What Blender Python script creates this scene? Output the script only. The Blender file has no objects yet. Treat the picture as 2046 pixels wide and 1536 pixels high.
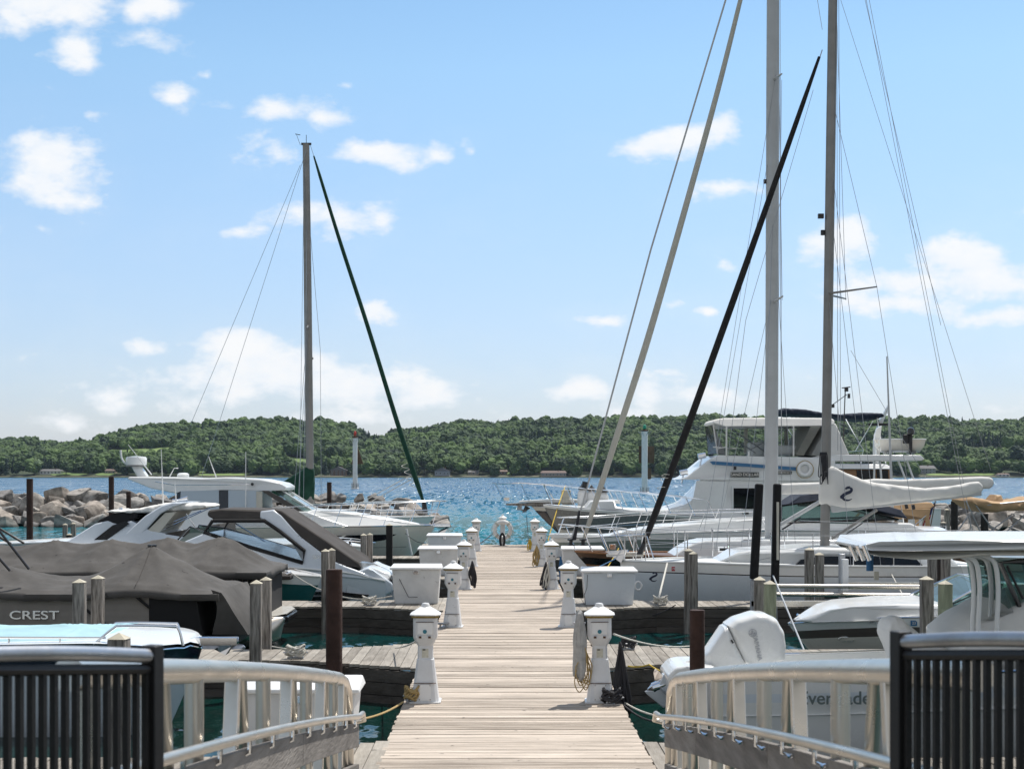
import bpy, bmesh, math, random
import numpy as np
from mathutils import Vector, noise, Matrix
random.seed(7)
R = math.radians
F, VX, VY, CZ = 3000.0, 1002.0, 948.0, 3.05     # focal length and vanishing point of the photograph, eye height over the water
DZ = 0.5                                         # dock deck height over the water
sc = bpy.context.scene
col = sc.collection

# ------------------------------------------------------------ camera, sky, sun, exposure
cd = bpy.data.cameras.new('camera'); cam = bpy.data.objects.new('camera', cd); col.objects.link(cam)
cam.location = (0, 0, CZ); cam.rotation_euler = (R(90), 0, 0)
cd.sensor_width = 36; cd.lens = F / 2046 * 36
cd.shift_x = (1023 - VX) / 2046; cd.shift_y = (VY - 768) / 2046
cd.clip_start = 0.1; cd.clip_end = 6000
cd.dof.use_dof = True; cd.dof.focus_distance = 30; cd.dof.aperture_fstop = 6.3
sc.camera = cam
sc.view_settings.view_transform = 'Standard'; sc.view_settings.look = 'None'
sc.view_settings.exposure = 0.22; sc.view_settings.gamma = 1
sc.render.engine = 'CYCLES'
sc.cycles.use_denoising = True
sc.cycles.max_bounces = 8; sc.cycles.transparent_max_bounces = 16
sc.cycles.volume_bounces = 0
SUN_EL, SUN_AZ = 62.0, 38.0      # azimuth from +Y towards +X
sd = bpy.data.lights.new('sun', 'SUN'); sun = bpy.data.objects.new('sun', sd); col.objects.link(sun)
sd.energy = 4.3; sd.angle = R(0.53); sd.color = (1.0, 0.955, 0.89)
sv = Vector((math.sin(R(SUN_AZ)) * math.cos(R(SUN_EL)), math.cos(R(SUN_AZ)) * math.cos(R(SUN_EL)), math.sin(R(SUN_EL))))
sun.rotation_euler = sv.to_track_quat('Z', 'Y').to_euler()
sun.location = (20, 20, 60)
world = bpy.data.worlds.new('World'); sc.world = world; world.use_nodes = True

CLOUDS = [  # centre and radii in photo pixels, strength
 (95,335,112,92,1.15),(60,290,70,45,1),(130,400,75,30,.8),(90,12,200,52,.95),(150,102,78,46,1),(300,18,80,38,.9),(290,85,85,30,.5),
 (20,40,80,40,.9),(355,182,52,22,.6),(412,152,28,22,.7),(430,215,90,26,.5),(560,225,115,40,.8),(645,242,62,32,.8),(545,300,62,40,.7),
 (765,305,98,38,1),(860,305,55,28,.8),(947,306,32,22,.75),(650,435,190,42,.7),(770,420,75,34,.8),(500,455,70,22,.5),(750,622,58,32,1),(80,455,40,20,.5),
 (1345,285,128,40,1.1),(1440,258,44,46,1),(1455,375,85,22,.7),(1385,385,50,14,.5),(1665,488,92,48,1),(1910,525,130,48,1.1),(1960,560,130,60,1.1),
 (1800,560,120,40,1),(1790,600,230,34,.8),(1990,635,120,28,.95),(1215,633,70,18,.7),(1415,633,28,12,.7),(1450,520,34,26,.55),(1330,612,40,12,.4),
 (300,690,80,26,.95),(490,690,120,42,1.2),(560,735,170,56,1.25),(440,760,300,60,.8),(200,788,110,42,.75),(230,805,60,30,.8),(700,770,190,50,1.1),(850,795,140,40,.95),
 (420,790,130,38,.7),(640,700,70,30,.6),(1155,782,90,36,1.0),(1300,775,65,46,1.0),(1335,748,42,14,.7),(1420,795,200,34,.75),(950,770,60,18,.4),(700,835,500,30,.5),
 (1250,820,260,26,.5),(1900,805,240,24,.45),(120,850,200,28,.5),(1700,755,120,18,.3),(60,720,90,14,.3),(2120,420,120,60,.9),(-200,500,220,90,.9),(2400,150,200,90,.9),
 (170,238,28,14,.5),(700,180,22,12,.4),(80,178,25,8,.3)]

def nn(nt, t, **kw):
    n = nt.nodes.new(t)
    for k, v in kw.items(): setattr(n, k, v)
    return n
def mth(nt, op, a, b=None, c=None, clamp=False):
    n = nt.nodes.new('ShaderNodeMath'); n.operation = op; n.use_clamp = clamp
    for i, v in enumerate((a, b, c)):
        if v is None: continue
        if isinstance(v, (int, float)): n.inputs[i].default_value = v
        else: nt.links.new(v, n.inputs[i])
    return n.outputs[0]
def vmth(nt, op, a, b=None):
    n = nt.nodes.new('ShaderNodeVectorMath'); n.operation = op
    for i, v in enumerate((a, b)):
        if v is None: continue
        if isinstance(v, tuple): n.inputs[i].default_value = v
        else: nt.links.new(v, n.inputs[i])
    return n.outputs['Value'] if op == 'LENGTH' else n.outputs[0]

def build_world():
    nt = world.node_tree; nt.nodes.clear()
    out = nn(nt, 'ShaderNodeOutputWorld')
    sky = nn(nt, 'ShaderNodeTexSky'); sky.sky_type = 'NISHITA'; sky.sun_disc = False
    sky.sun_elevation = R(SUN_EL); sky.sun_rotation = R(SUN_AZ)
    sky.air_density = 1.0; sky.dust_density = 0.6; sky.ozone_density = 1.6; sky.altitude = 180
    hs = nn(nt, 'ShaderNodeHueSaturation'); hs.inputs['Saturation'].default_value = 1.08
    nt.links.new(sky.outputs[0], hs.inputs['Color'])
    bg = nn(nt, 'ShaderNodeBackground'); bg.inputs['Strength'].default_value = 0.140
    tint = nn(nt, 'ShaderNodeMix'); tint.data_type = 'RGBA'; tint.blend_type = 'MULTIPLY'; tint.inputs[0].default_value = 1
    tint.inputs[7].default_value = (0.945, 1.02, .97, 1)
    nt.links.new(hs.outputs[0], tint.inputs[6])
    tcz = nn(nt, 'ShaderNodeTexCoord'); spz = nn(nt, 'ShaderNodeSeparateXYZ'); nt.links.new(tcz.outputs['Generated'], spz.inputs[0])
    gr = nn(nt, 'ShaderNodeMapRange'); gr.inputs['From Min'].default_value = 0; gr.inputs['From Max'].default_value = .26; gr.inputs['To Min'].default_value = .60; gr.inputs['To Max'].default_value = 1; nt.links.new(spz.outputs[2], gr.inputs['Value'])
    gv = nn(nt, 'ShaderNodeCombineXYZ'); nt.links.new(mth(nt, 'POWER', gr.outputs[0], 1.0), gv.inputs[0]); nt.links.new(mth(nt, 'POWER', gr.outputs[0], 1.1), gv.inputs[1]); nt.links.new(mth(nt, 'POWER', gr.outputs[0], .45), gv.inputs[2])
    nt.links.new(vmth(nt, 'MULTIPLY', tint.outputs[2], gv.outputs[0]), bg.inputs['Color'])
    tc = nn(nt, 'ShaderNodeTexCoord'); sp = nn(nt, 'ShaderNodeSeparateXYZ'); nt.links.new(tc.outputs['Generated'], sp.inputs[0])
    y = mth(nt, 'MAXIMUM', sp.outputs[1], 0.02)
    u = mth(nt, 'DIVIDE', sp.outputs[0], y); v = mth(nt, 'DIVIDE', sp.outputs[2], y)
    cb = nn(nt, 'ShaderNodeCombineXYZ'); nt.links.new(u, cb.inputs[0]); nt.links.new(v, cb.inputs[1])
    uv = cb.outputs[0]
    # gentle warp so that the masses have uneven outlines
    wn = nn(nt, 'ShaderNodeTexNoise'); wn.inputs['Scale'].default_value = 22; wn.inputs['Detail'].default_value = 4
    nt.links.new(uv, wn.inputs['Vector'])
    w1 = vmth(nt, 'SUBTRACT', wn.outputs['Color'], (.5, .5, .5)); w2 = vmth(nt, 'MULTIPLY', w1, (.034, .022, 0))
    wuv = vmth(nt, 'ADD', uv, w2)
    acc = None
    for (cx, cy, rx, ry, w) in CLOUDS:
        a = vmth(nt, 'SUBTRACT', wuv, ((cx - VX) / F, (VY - cy) / F, 0))
        a = vmth(nt, 'MULTIPLY', a, (F / rx / 1.25, F / ry / 1.25, 0))
        l = vmth(nt, 'LENGTH', a)
        s = mth(nt, 'MULTIPLY_ADD', l, -w, w)
        acc = s if acc is None else mth(nt, 'SMOOTH_MAX', acc, s, 0.12)
    n1 = nn(nt, 'ShaderNodeTexNoise'); n1.inputs['Scale'].default_value = 24; n1.inputs['Detail'].default_value = 12; n1.inputs['Roughness'].default_value = .60
    mp = vmth(nt, 'MULTIPLY', uv, (1, 1.7, 1)); nt.links.new(mp, n1.inputs['Vector'])
    d = mth(nt, 'MULTIPLY_ADD', n1.outputs['Fac'], 1.9, -0.95)
    d = mth(nt, 'ADD', acc, d)
    mr = nn(nt, 'ShaderNodeMapRange'); mr.interpolation_type = 'SMOOTHSTEP'
    mr.inputs['From Min'].default_value = 0.06; mr.inputs['From Max'].default_value = 0.80
    nt.links.new(d, mr.inputs['Value'])
    front = mth(nt, 'GREATER_THAN', sp.outputs[1], 0.03)
    m = mth(nt, 'MULTIPLY', mr.outputs[0], front)
    # a thin veil near the horizon
    veil = nn(nt, 'ShaderNodeMapRange'); veil.inputs['From Min'].default_value = 0.30; veil.inputs['From Max'].default_value = 0.0
    veil.inputs['To Max'].default_value = 0.30; nt.links.new(sp.outputs[2], veil.inputs['Value'])
    m = mth(nt, 'MULTIPLY', m, 0.93)
    m = mth(nt, 'MAXIMUM', m, mth(nt, 'MULTIPLY', veil.outputs[0], 1.0))
    cl = nn(nt, 'ShaderNodeMix'); cl.data_type = 'RGBA'
    cl.inputs[6].default_value = (.80, .89, 1.0, 1); cl.inputs[7].default_value = (1, 1, 1, 1)
    nt.links.new(mth(nt, 'MULTIPLY_ADD', n1.outputs['Fac'], 2.2, mth(nt, 'MULTIPLY_ADD', acc, .5, -.75), clamp=True), cl.inputs[0])
    cbg = nn(nt, 'ShaderNodeBackground'); cbg.inputs['Strength'].default_value = 0.86
    nt.links.new(cl.outputs[2], cbg.inputs['Color'])
    mx = nn(nt, 'ShaderNodeMixShader'); nt.links.new(m, mx.inputs[0]); nt.links.new(bg.outputs[0], mx.inputs[1]); nt.links.new(cbg.outputs[0], mx.inputs[2])
    # unseen bright cloud added behind and above the viewer as fill for the shade
    n3 = nn(nt, 'ShaderNodeTexNoise'); n3.inputs['Scale'].default_value = 2.6; n3.inputs['Detail'].default_value = 7; nt.links.new(tc.outputs['Generated'], n3.inputs['Vector'])
    r3 = nn(nt, 'ShaderNodeMapRange'); r3.interpolation_type = 'SMOOTHSTEP'; r3.inputs['From Min'].default_value = .40; r3.inputs['From Max'].default_value = .56; nt.links.new(n3.outputs['Fac'], r3.inputs['Value'])
    r4 = nn(nt, 'ShaderNodeMapRange'); r4.interpolation_type = 'SMOOTHSTEP'; r4.inputs['From Min'].default_value = .80; r4.inputs['From Max'].default_value = .55; nt.links.new(sp.outputs[1], r4.inputs['Value'])
    r5 = nn(nt, 'ShaderNodeMapRange'); r5.inputs['From Min'].default_value = .0; r5.inputs['From Max'].default_value = .06; nt.links.new(sp.outputs[2], r5.inputs['Value'])
    m3 = mth(nt, 'MULTIPLY', mth(nt, 'MULTIPLY', r3.outputs[0], r4.outputs[0]), r5.outputs[0])
    b3 = nn(nt, 'ShaderNodeBackground'); b3.inputs['Color'].default_value = (1, .98, .95, 1); b3.inputs['Strength'].default_value = .50
    mx3 = nn(nt, 'ShaderNodeMixShader'); nt.links.new(m3, mx3.inputs[0]); nt.links.new(mx.outputs[0], mx3.inputs[1]); nt.links.new(b3.outputs[0], mx3.inputs[2])
    nt.links.new(mx3.outputs[0], out.inputs[0])
build_world()

# ------------------------------------------------------------ materials
M = {}
def mat(name, color, rough=.5, metal=0, var=0, vscale=4, bump=0, bscale=20, coat=0, island=0, stretch=None, spec=None, color2=None, trans=0):
    m = bpy.data.materials.new(name); m.use_nodes = True; nt = m.node_tree
    b = nt.nodes['Principled BSDF']
    b.inputs['Base Color'].default_value = (*color, 1); b.inputs['Roughness'].default_value = rough; b.inputs['Metallic'].default_value = metal
    if coat: b.inputs['Coat Weight'].default_value = coat; b.inputs['Coat Roughness'].default_value = .08
    if spec is not None: b.inputs['Specular IOR Level'].default_value = spec
    if trans: b.inputs['Transmission Weight'].default_value = trans
    tc = None
    if var or bump:
        tc = nn(nt, 'ShaderNodeTexCoord'); vec = tc.outputs['Object']
        if stretch:
            vec = vmth(nt, 'MULTIPLY', vec, stretch)
        if island:   # each board gets its own piece of the grain
            ge = nn(nt, 'ShaderNodeNewGeometry')
            cx = nn(nt, 'ShaderNodeCombineXYZ')
            for i in range(3): nt.links.new(mth(nt, 'MULTIPLY', ge.outputs['Random Per Island'], 37.0 + i * 19), cx.inputs[i])
            vec = vmth(nt, 'ADD', vec, cx.outputs[0])
    if var or island:
        dark = color2 or tuple(c * (1 - var) for c in color)
        fac = None
        if var:
            n = nn(nt, 'ShaderNodeTexNoise'); n.inputs['Scale'].default_value = vscale; n.inputs['Detail'].default_value = 8; n.inputs['Roughness'].default_value = .62
            nt.links.new(vec, n.inputs['Vector'])
            mr = nn(nt, 'ShaderNodeMapRange'); mr.inputs['From Min'].default_value = .35; mr.inputs['From Max'].default_value = .65
            nt.links.new(n.outputs['Fac'], mr.inputs['Value']); fac = mr.outputs[0]
        if island:
            ge = nn(nt, 'ShaderNodeNewGeometry')
            i = mth(nt, 'MULTIPLY', ge.outputs['Random Per Island'], island)
            fac = i if fac is None else mth(nt, 'ADD', mth(nt, 'MULTIPLY', fac, 1 - island), i)
        mx = nn(nt, 'ShaderNodeMix'); mx.data_type = 'RGBA'
        mx.inputs[6].default_value = (*color, 1); mx.inputs[7].default_value = (*dark, 1)
        nt.links.new(fac, mx.inputs[0]); nt.links.new(mx.outputs[2], b.inputs['Base Color'])
        if var:
            rr = mth(nt, 'MULTIPLY_ADD', fac, .12, rough - .04, clamp=True); nt.links.new(rr, b.inputs['Roughness'])
    if bump:
        n = nn(nt, 'ShaderNodeTexNoise'); n.inputs['Scale'].default_value = bscale; n.inputs['Detail'].default_value = 6
        nt.links.new(vec, n.inputs['Vector'])
        bp = nn(nt, 'ShaderNodeBump'); bp.inputs['Strength'].default_value = bump; bp.inputs['Distance'].default_value = .02
        nt.links.new(n.outputs['Fac'], bp.inputs['Height']); nt.links.new(bp.outputs[0], b.inputs['Normal'])
    M[name] = m
    return m

mat('gelcoat', (.77, .78, .77), .22, var=.10, vscale=1.2, coat=.4)
mat('gelcoat_cool', (.66, .71, .76), .22, var=.08, vscale=1.2, coat=.4)
mat('gelcoat_cream', (.72, .69, .62), .25, var=.08, vscale=1.2, coat=.3)
mat('nonskid', (.70, .71, .70), .6, var=.08, vscale=3, bump=.1, bscale=200)
mat('navy_paint', (.012, .018, .035), .12, coat=.6)
mat('black_paint', (.012, .012, .014), .15, coat=.5, var=.3)
mat('teal_paint', (.012, .085, .085), .12, coat=.6, var=.15)
mat('grey_paint', (.16, .17, .17), .25, coat=.4, var=.1)
mat('green_grey_paint', (.22, .26, .24), .25, coat=.3, var=.1)
mat('brown_stripe', (.10, .085, .075), .3, coat=.3)
mat('blue_stripe', (.022, .13, .27), .3)
mat('aluminium', (.70, .655, .585), .30, 1, var=.10, vscale=3)
mat('aluminium_dull', (.45, .46, .48), .42, 1, var=.3, vscale=5, bump=.1)
mat('mast_metal', (.27, .26, .245), .4, .6, var=.12, vscale=2)
mat('mast_white', (.50, .51, .51), .35, .15, var=.1, vscale=2)
mat('chrome', (.80, .81, .83), .08, 1)
mat('wire', (.34, .35, .37), .35, .9)
mat('pedestal_white', (.74, .75, .76), .38, var=.10, vscale=5, bump=.05, bscale=30)
mat('roof_white', (.80, .80, .79), .4, var=.08, vscale=6)
mat('box_white', (.70, .71, .71), .5, var=.12, vscale=4, bump=.05, bscale=50)
mat('amber_band', (.30, .21, .05), .5, var=.4, vscale=30)
mat('dark_plastic', (.02, .02, .022), .4, bump=.05)
mat('label_cream', (.62, .60, .50), .5, var=.2, vscale=40)
mat('dial_teal', (.03, .18, .24), .3)
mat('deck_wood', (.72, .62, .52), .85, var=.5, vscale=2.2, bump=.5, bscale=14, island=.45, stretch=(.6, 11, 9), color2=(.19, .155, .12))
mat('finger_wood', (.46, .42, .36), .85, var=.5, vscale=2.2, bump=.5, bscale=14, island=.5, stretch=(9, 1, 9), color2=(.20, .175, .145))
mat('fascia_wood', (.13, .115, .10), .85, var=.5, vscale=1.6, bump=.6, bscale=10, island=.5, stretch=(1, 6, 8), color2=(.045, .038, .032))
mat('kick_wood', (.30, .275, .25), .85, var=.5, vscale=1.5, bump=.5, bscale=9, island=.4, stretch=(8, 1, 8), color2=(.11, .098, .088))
mat('post_wood', (.36, .33, .295), .85, var=.5, vscale=2.5, bump=.6, bscale=12, stretch=(10, 10, 1), color2=(.10, .088, .076))
mat('post_wood_green', (.40, .42, .28), .85, var=.45, vscale=2, bump=.6, bscale=12, stretch=(8, 8, 1))
mat('post_cap', (.52, .48, .38), .8, var=.3)
mat('steel_pile', (.060, .026, .017), .8, var=.5, vscale=3, bump=.5, bscale=18)
mat('dark_pile', (.022, .018, .016), .8, var=.3, vscale=3, bump=.4)
mat('black_pad', (.006, .006, .007), .9, bump=.3, bscale=60)
mat('black_fence', (.010, .009, .009), .55, bump=.1)
mat('canvas_grey', (.104, .098, .092), .95, var=.22, vscale=2, bump=.35, bscale=5)
mat('canvas_dark', (.060, .053, .048), .92, var=.2, vscale=2, bump=.3, bscale=6)
mat('canvas_black', (.010, .010, .011), .9, bump=.2, bscale=6)
mat('canvas_navy', (.016, .024, .045), .9, var=.2, bump=.4, bscale=5)
mat('canvas_green', (.006, .050, .030), .9, var=.25, vscale=3, bump=.4, bscale=5)
mat('canvas_white', (.70, .69, .66), .9, var=.08, vscale=2, bump=.5, bscale=4)
mat('canvas_cream', (.55, .53, .46), .9, var=.12, vscale=3, bump=.3, bscale=6)
mat('canvas_tan', (.44, .29, .16), .9, var=.15, vscale=3, bump=.4, bscale=5)
mat('canvas_blue', (.36, .56, .62), .9, var=.12, vscale=2, bump=.35, bscale=4)
mat('sail_black', (.020, .018, .018), .85, var=.3, vscale=5, bump=.4, bscale=10)
mat('teak', (.13, .065, .034), .45, var=.4, vscale=3, stretch=(1, 6, 6))
mat('teak_bright', (.34, .15, .055), .4, var=.3, vscale=3, stretch=(1, 6, 6), coat=.3)
mat('pontoon_panel', (.27, .25, .225), .42, .2, var=.1)
mat('orange_red', (.45, .05, .02), .5)
mat('rope_white', (.62, .60, .54), .9, bump=.6, bscale=90)
mat('rope_tan', (.42, .30, .13), .9, bump=.6, bscale=90)
mat('rope_yellow', (.60, .42, .06), .9, bump=.5, bscale=90)
mat('rope_dark', (.03, .03, .035), .8, bump=.4, bscale=90)
mat('hose_grey', (.42, .42, .41), .6, var=.3, vscale=12, bump=.3, bscale=30)
mat('rope_blue', (.03, .12, .26), .8)
mat('vinyl_white', (.68, .68, .67), .5, var=.06)
mat('logo_navy', (.010, .016, .045), .5)
mat('letter_faint', (.10, .13, .13), .5)
mat('letter_dark', (.03, .035, .035), .5)
mat('letter_silver', (.75, .74, .70), .25, .8)
mat('letter_grey', (.42, .43, .45), .5)
mat('red_lamp', (.55, .05, .03), .4)
mat('green_lamp', (.02, .30, .18), .4)
mat('daymark', (.14, .09, .06), .8, var=.3)
mat('rust', (.10, .055, .035), .8, var=.4)
mat('flag_red', (.40, .04, .05), .8)
mat('flag_blue', (.03, .05, .16), .8)
mat('house_white', (.62, .62, .60), .7, var=.08)
mat('house_tan', (.34, .28, .22), .8, var=.1)
mat('house_grey', (.26, .28, .30), .8, var=.1)
mat('house_brown', (.14, .09, .06), .8, var=.1)
mat('roof_grey', (.16, .155, .155), .8, var=.2)
mat('roof_brown', (.17, .12, .10), .8, var=.2)
mat('house_window', (.02, .025, .03), .1)
mat('bark', (.07, .05, .035), .9, var=.3)

def foliage(name, c1, c2, scale=.12):
    m = mat(name, c1, .75, spec=.25); nt = m.node_tree; b = nt.nodes['Principled BSDF']
    ge = nn(nt, 'ShaderNodeNewGeometry'); tc = nn(nt, 'ShaderNodeTexCoord')
    n = nn(nt, 'ShaderNodeTexNoise'); n.inputs['Scale'].default_value = scale; n.inputs['Detail'].default_value = 8
    nt.links.new(tc.outputs['Object'], n.inputs['Vector'])
    mr = nn(nt, 'ShaderNodeMapRange'); mr.inputs['From Min'].default_value = .38; mr.inputs['From Max'].default_value = .62
    nt.links.new(n.outputs['Fac'], mr.inputs['Value'])
    f = mth(nt, 'ADD', mth(nt, 'MULTIPLY', mr.outputs[0], .45), mth(nt, 'MULTIPLY', ge.outputs['Random Per Island'], .55))
    mx = nn(nt, 'ShaderNodeMix'); mx.data_type = 'RGBA'; mx.inputs[6].default_value = (*c1, 1); mx.inputs[7].default_value = (*c2, 1)
    nt.links.new(f, mx.inputs[0]); nt.links.new(mx.outputs[2], b.inputs['Base Color'])
    n2 = nn(nt, 'ShaderNodeTexNoise'); n2.inputs['Scale'].default_value = .5; n2.inputs['Detail'].default_value = 5
    nt.links.new(tc.outputs['Object'], n2.inputs['Vector'])
    bp = nn(nt, 'ShaderNodeBump'); bp.inputs['Strength'].default_value = 1.0; bp.inputs['Distance'].default_value = 1.6
    nt.links.new(n2.outputs['Fac'], bp.inputs['Height']); nt.links.new(bp.outputs[0], b.inputs['Normal'])
foliage('wood_foliage', (.008, .024, .010), (.10, .165, .040), .02)
foliage('tree_foliage', (.020, .045, .018), (.080, .125, .040))
foliage('tree_foliage_pale', (.085, .130, .065), (.16, .22, .11))
foliage('conifer_foliage', (.010, .026, .016), (.030, .055, .030))
mat('field_grass', (.17, .24, .06), .9, var=.3, vscale=.03, color2=(.10, .16, .045))
mat('forest_floor', (.045, .065, .022), .95, var=.4, vscale=.02)
mat('shore_sand', (.22, .20, .15), .95, var=.4, vscale=.1)

def glass(name, tint, alpha, rough=.03):
    m = bpy.data.materials.new(name); m.use_nodes = True; nt = m.node_tree; nt.nodes.clear()
    o = nn(nt, 'ShaderNodeOutputMaterial'); t = nn(nt, 'ShaderNodeBsdfTransparent'); t.inputs[0].default_value = (*tint, 1)
    g = nn(nt, 'ShaderNodeBsdfPrincipled'); g.inputs['Base Color'].default_value = (*[c * (.22 if alpha < .9 else .12) for c in tint], 1); g.inputs['Roughness'].default_value = rough
    lw = nn(nt, 'ShaderNodeFresnel'); lw.inputs[0].default_value = 1.5
    f = mth(nt, 'ADD', lw.outputs[0], 1 - alpha, clamp=True)
    mx = nn(nt, 'ShaderNodeMixShader'); nt.links.new(f, mx.inputs[0]); nt.links.new(t.outputs[0], mx.inputs[1]); nt.links.new(g.outputs[0], mx.inputs[2])
    nt.links.new(mx.outputs[0], o.inputs[0]); M[name] = m
glass('glass_green', (.66, .84, .80), .80)
glass('glass_dark', (.05, .06, .07), .35)
glass('glass_clear', (.96, .97, .97), .985, .05)
mat('glass_grey', (.42, .48, .53), .15, coat=.5)

def rock_mat():
    m = mat('rock', (.40, .39, .375), .85, var=.55, vscale=1.5, bump=1.0, bscale=6, color2=(.13, .125, .12))
    nt = m.node_tree; b = nt.nodes['Principled BSDF']
    src = b.inputs['Base Color'].links[0].from_socket
    oi = nn(nt, 'ShaderNodeObjectInfo'); ge = nn(nt, 'ShaderNodeNewGeometry')
    mx = nn(nt, 'ShaderNodeMix'); mx.data_type = 'RGBA'; mx.blend_type = 'MULTIPLY'; mx.inputs[0].default_value = 1
    cr = nn(nt, 'ShaderNodeValToRGB'); e = cr.color_ramp.elements
    e[0].color = (.50, .50, .51, 1); e[1].color = (1.3, 1.28, 1.22, 1); x = e.new(.55); x.color = (.95, .93, .90, 1); x = e.new(.9); x.color = (1.05, .93, .82, 1)
    nt.links.new(oi.outputs['Random'], cr.inputs[0]); nt.links.new(src, mx.inputs[6]); nt.links.new(cr.outputs[0], mx.inputs[7])
    # wet dark foot at the water line
    sp = nn(nt, 'ShaderNodeSeparateXYZ'); nt.links.new(ge.outputs['Position'], sp.inputs[0])
    w = nn(nt, 'ShaderNodeMapRange'); w.inputs['From Min'].default_value = .05; w.inputs['From Max'].default_value = .22; w.inputs['To Min'].default_value = .3
    nt.links.new(sp.outputs[2], w.inputs['Value'])
    mx2 = nn(nt, 'ShaderNodeMix'); mx2.data_type = 'RGBA'; mx2.blend_type = 'MULTIPLY'; mx2.inputs[0].default_value = 1
    nt.links.new(mx.outputs[2], mx2.inputs[6]); nt.links.new(w.outputs[0], mx2.inputs[7]); nt.links.new(mx2.outputs[2], b.inputs['Base Color'])
rock_mat()

def water_mat():
    m = bpy.data.materials.new('water'); m.use_nodes = True; nt = m.node_tree; b = nt.nodes['Principled BSDF']
    b.inputs['Roughness'].default_value = .08; b.inputs['IOR'].default_value = 1.33
    ge = nn(nt, 'ShaderNodeNewGeometry'); sp = nn(nt, 'ShaderNodeSeparateXYZ'); nt.links.new(ge.outputs['Position'], sp.inputs[0])
    # sheltered dark green harbour water, turquoise shallows at the mouth, deep blue lake
    cr = nn(nt, 'ShaderNodeValToRGB'); e = cr.color_ramp.elements
    mr = nn(nt, 'ShaderNodeMapRange'); mr.inputs['From Min'].default_value = 0; mr.inputs['From Max'].default_value = 300
    wn = nn(nt, 'ShaderNodeTexNoise'); wn.inputs['Scale'].default_value = .03; nt.links.new(ge.outputs['Position'], wn.inputs['Vector'])
    yy = mth(nt, 'MULTIPLY_ADD', wn.outputs['Fac'], 30, sp.outputs[1])
    nt.links.new(yy, mr.inputs['Value']); nt.links.new(mr.outputs[0], cr.inputs[0])
    e[0].position = .11; e[0].color = (.003, .024, .020, 1); e[1].position = 1; e[1].color = (.016, .095, .19, 1)
    x = e.new(.19); x.color = (.004, .045, .05, 1); x = e.new(.32); x.color = (.016, .17, .20, 1); x = e.new(.55); x.color = (.016, .115, .19, 1)
    nt.links.new(cr.outputs[0], b.inputs['Base Color'])
    # wave facets: each noise vector tilts the surface, calm between the piers, choppy on the lake
    amp = nn(nt, 'ShaderNodeMapRange'); amp.inputs['From Min'].default_value = 18; amp.inputs['From Max'].default_value = 85
    amp.inputs['To Min'].default_value = .28; amp.inputs['To Max'].default_value = 1.6; nt.links.new(sp.outputs[1], amp.inputs['Value'])
    acc = None
    def fade(y0, y1, a, c):
        f_ = nn(nt, 'ShaderNodeMapRange'); f_.interpolation_type = 'SMOOTHSTEP'; f_.inputs['From Min'].default_value = y0; f_.inputs['From Max'].default_value = y1
        f_.inputs['To Min'].default_value = a; f_.inputs['To Max'].default_value = c; nt.links.new(sp.outputs[1], f_.inputs['Value']); return f_.outputs[0]
    # ripples in the harbour, then longer and longer wave trains running down the open lake
    for sc_, wt, st, fd in ((6.0, .7, (1, .7, 1), (40, 120, 1, .25)), (2.6, .9, (1, .35, 1), (60, 160, 1, .2)), (3.0, 1.2, (1, .14, 1), (120, 300, 1, .1)), (2.4, 2.3, (1, .035, 1), (80, 200, 0, 1)),
                            (1.3, 1.9, (1, .012, 1), (200, 500, 0, 1)), (.30, .6, (1, .10, 1), (0, 1, 1, 1)), (.11, .4, (1, .06, 1), (0, 1, 1, 1))):
        vec = vmth(nt, 'MULTIPLY', ge.outputs['Position'], st)
        n = nn(nt, 'ShaderNodeTexNoise'); n.inputs['Scale'].default_value = sc_; n.inputs['Detail'].default_value = 1.5; n.inputs['Roughness'].default_value = .6
        nt.links.new(vec, n.inputs['Vector'])
        t = vmth(nt, 'MULTIPLY', vmth(nt, 'SUBTRACT', n.outputs['Color'], (.5, .5, .5)), (wt * .8, wt, 0))
        fo = fade(*fd); fc = nn(nt, 'ShaderNodeCombineXYZ')
        for k_ in range(3): nt.links.new(fo, fc.inputs[k_])
        t = vmth(nt, 'MULTIPLY', t, fc.outputs[0])
        acc = t if acc is None else vmth(nt, 'ADD', acc, t)
    nt.links.new(fade(40, 130, .06, .15), b.inputs['Roughness'])
    ac = nn(nt, 'ShaderNodeCombineXYZ')
    for k_ in range(3): nt.links.new(amp.outputs[0], ac.inputs[k_])
    t = vmth(nt, 'ADD', vmth(nt, 'MULTIPLY', acc, ac.outputs[0]), (0, -.03, 1))
    nt.links.new(vmth(nt, 'NORMALIZE', t), b.inputs['Normal'])
    M['water'] = m
water_mat()

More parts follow.
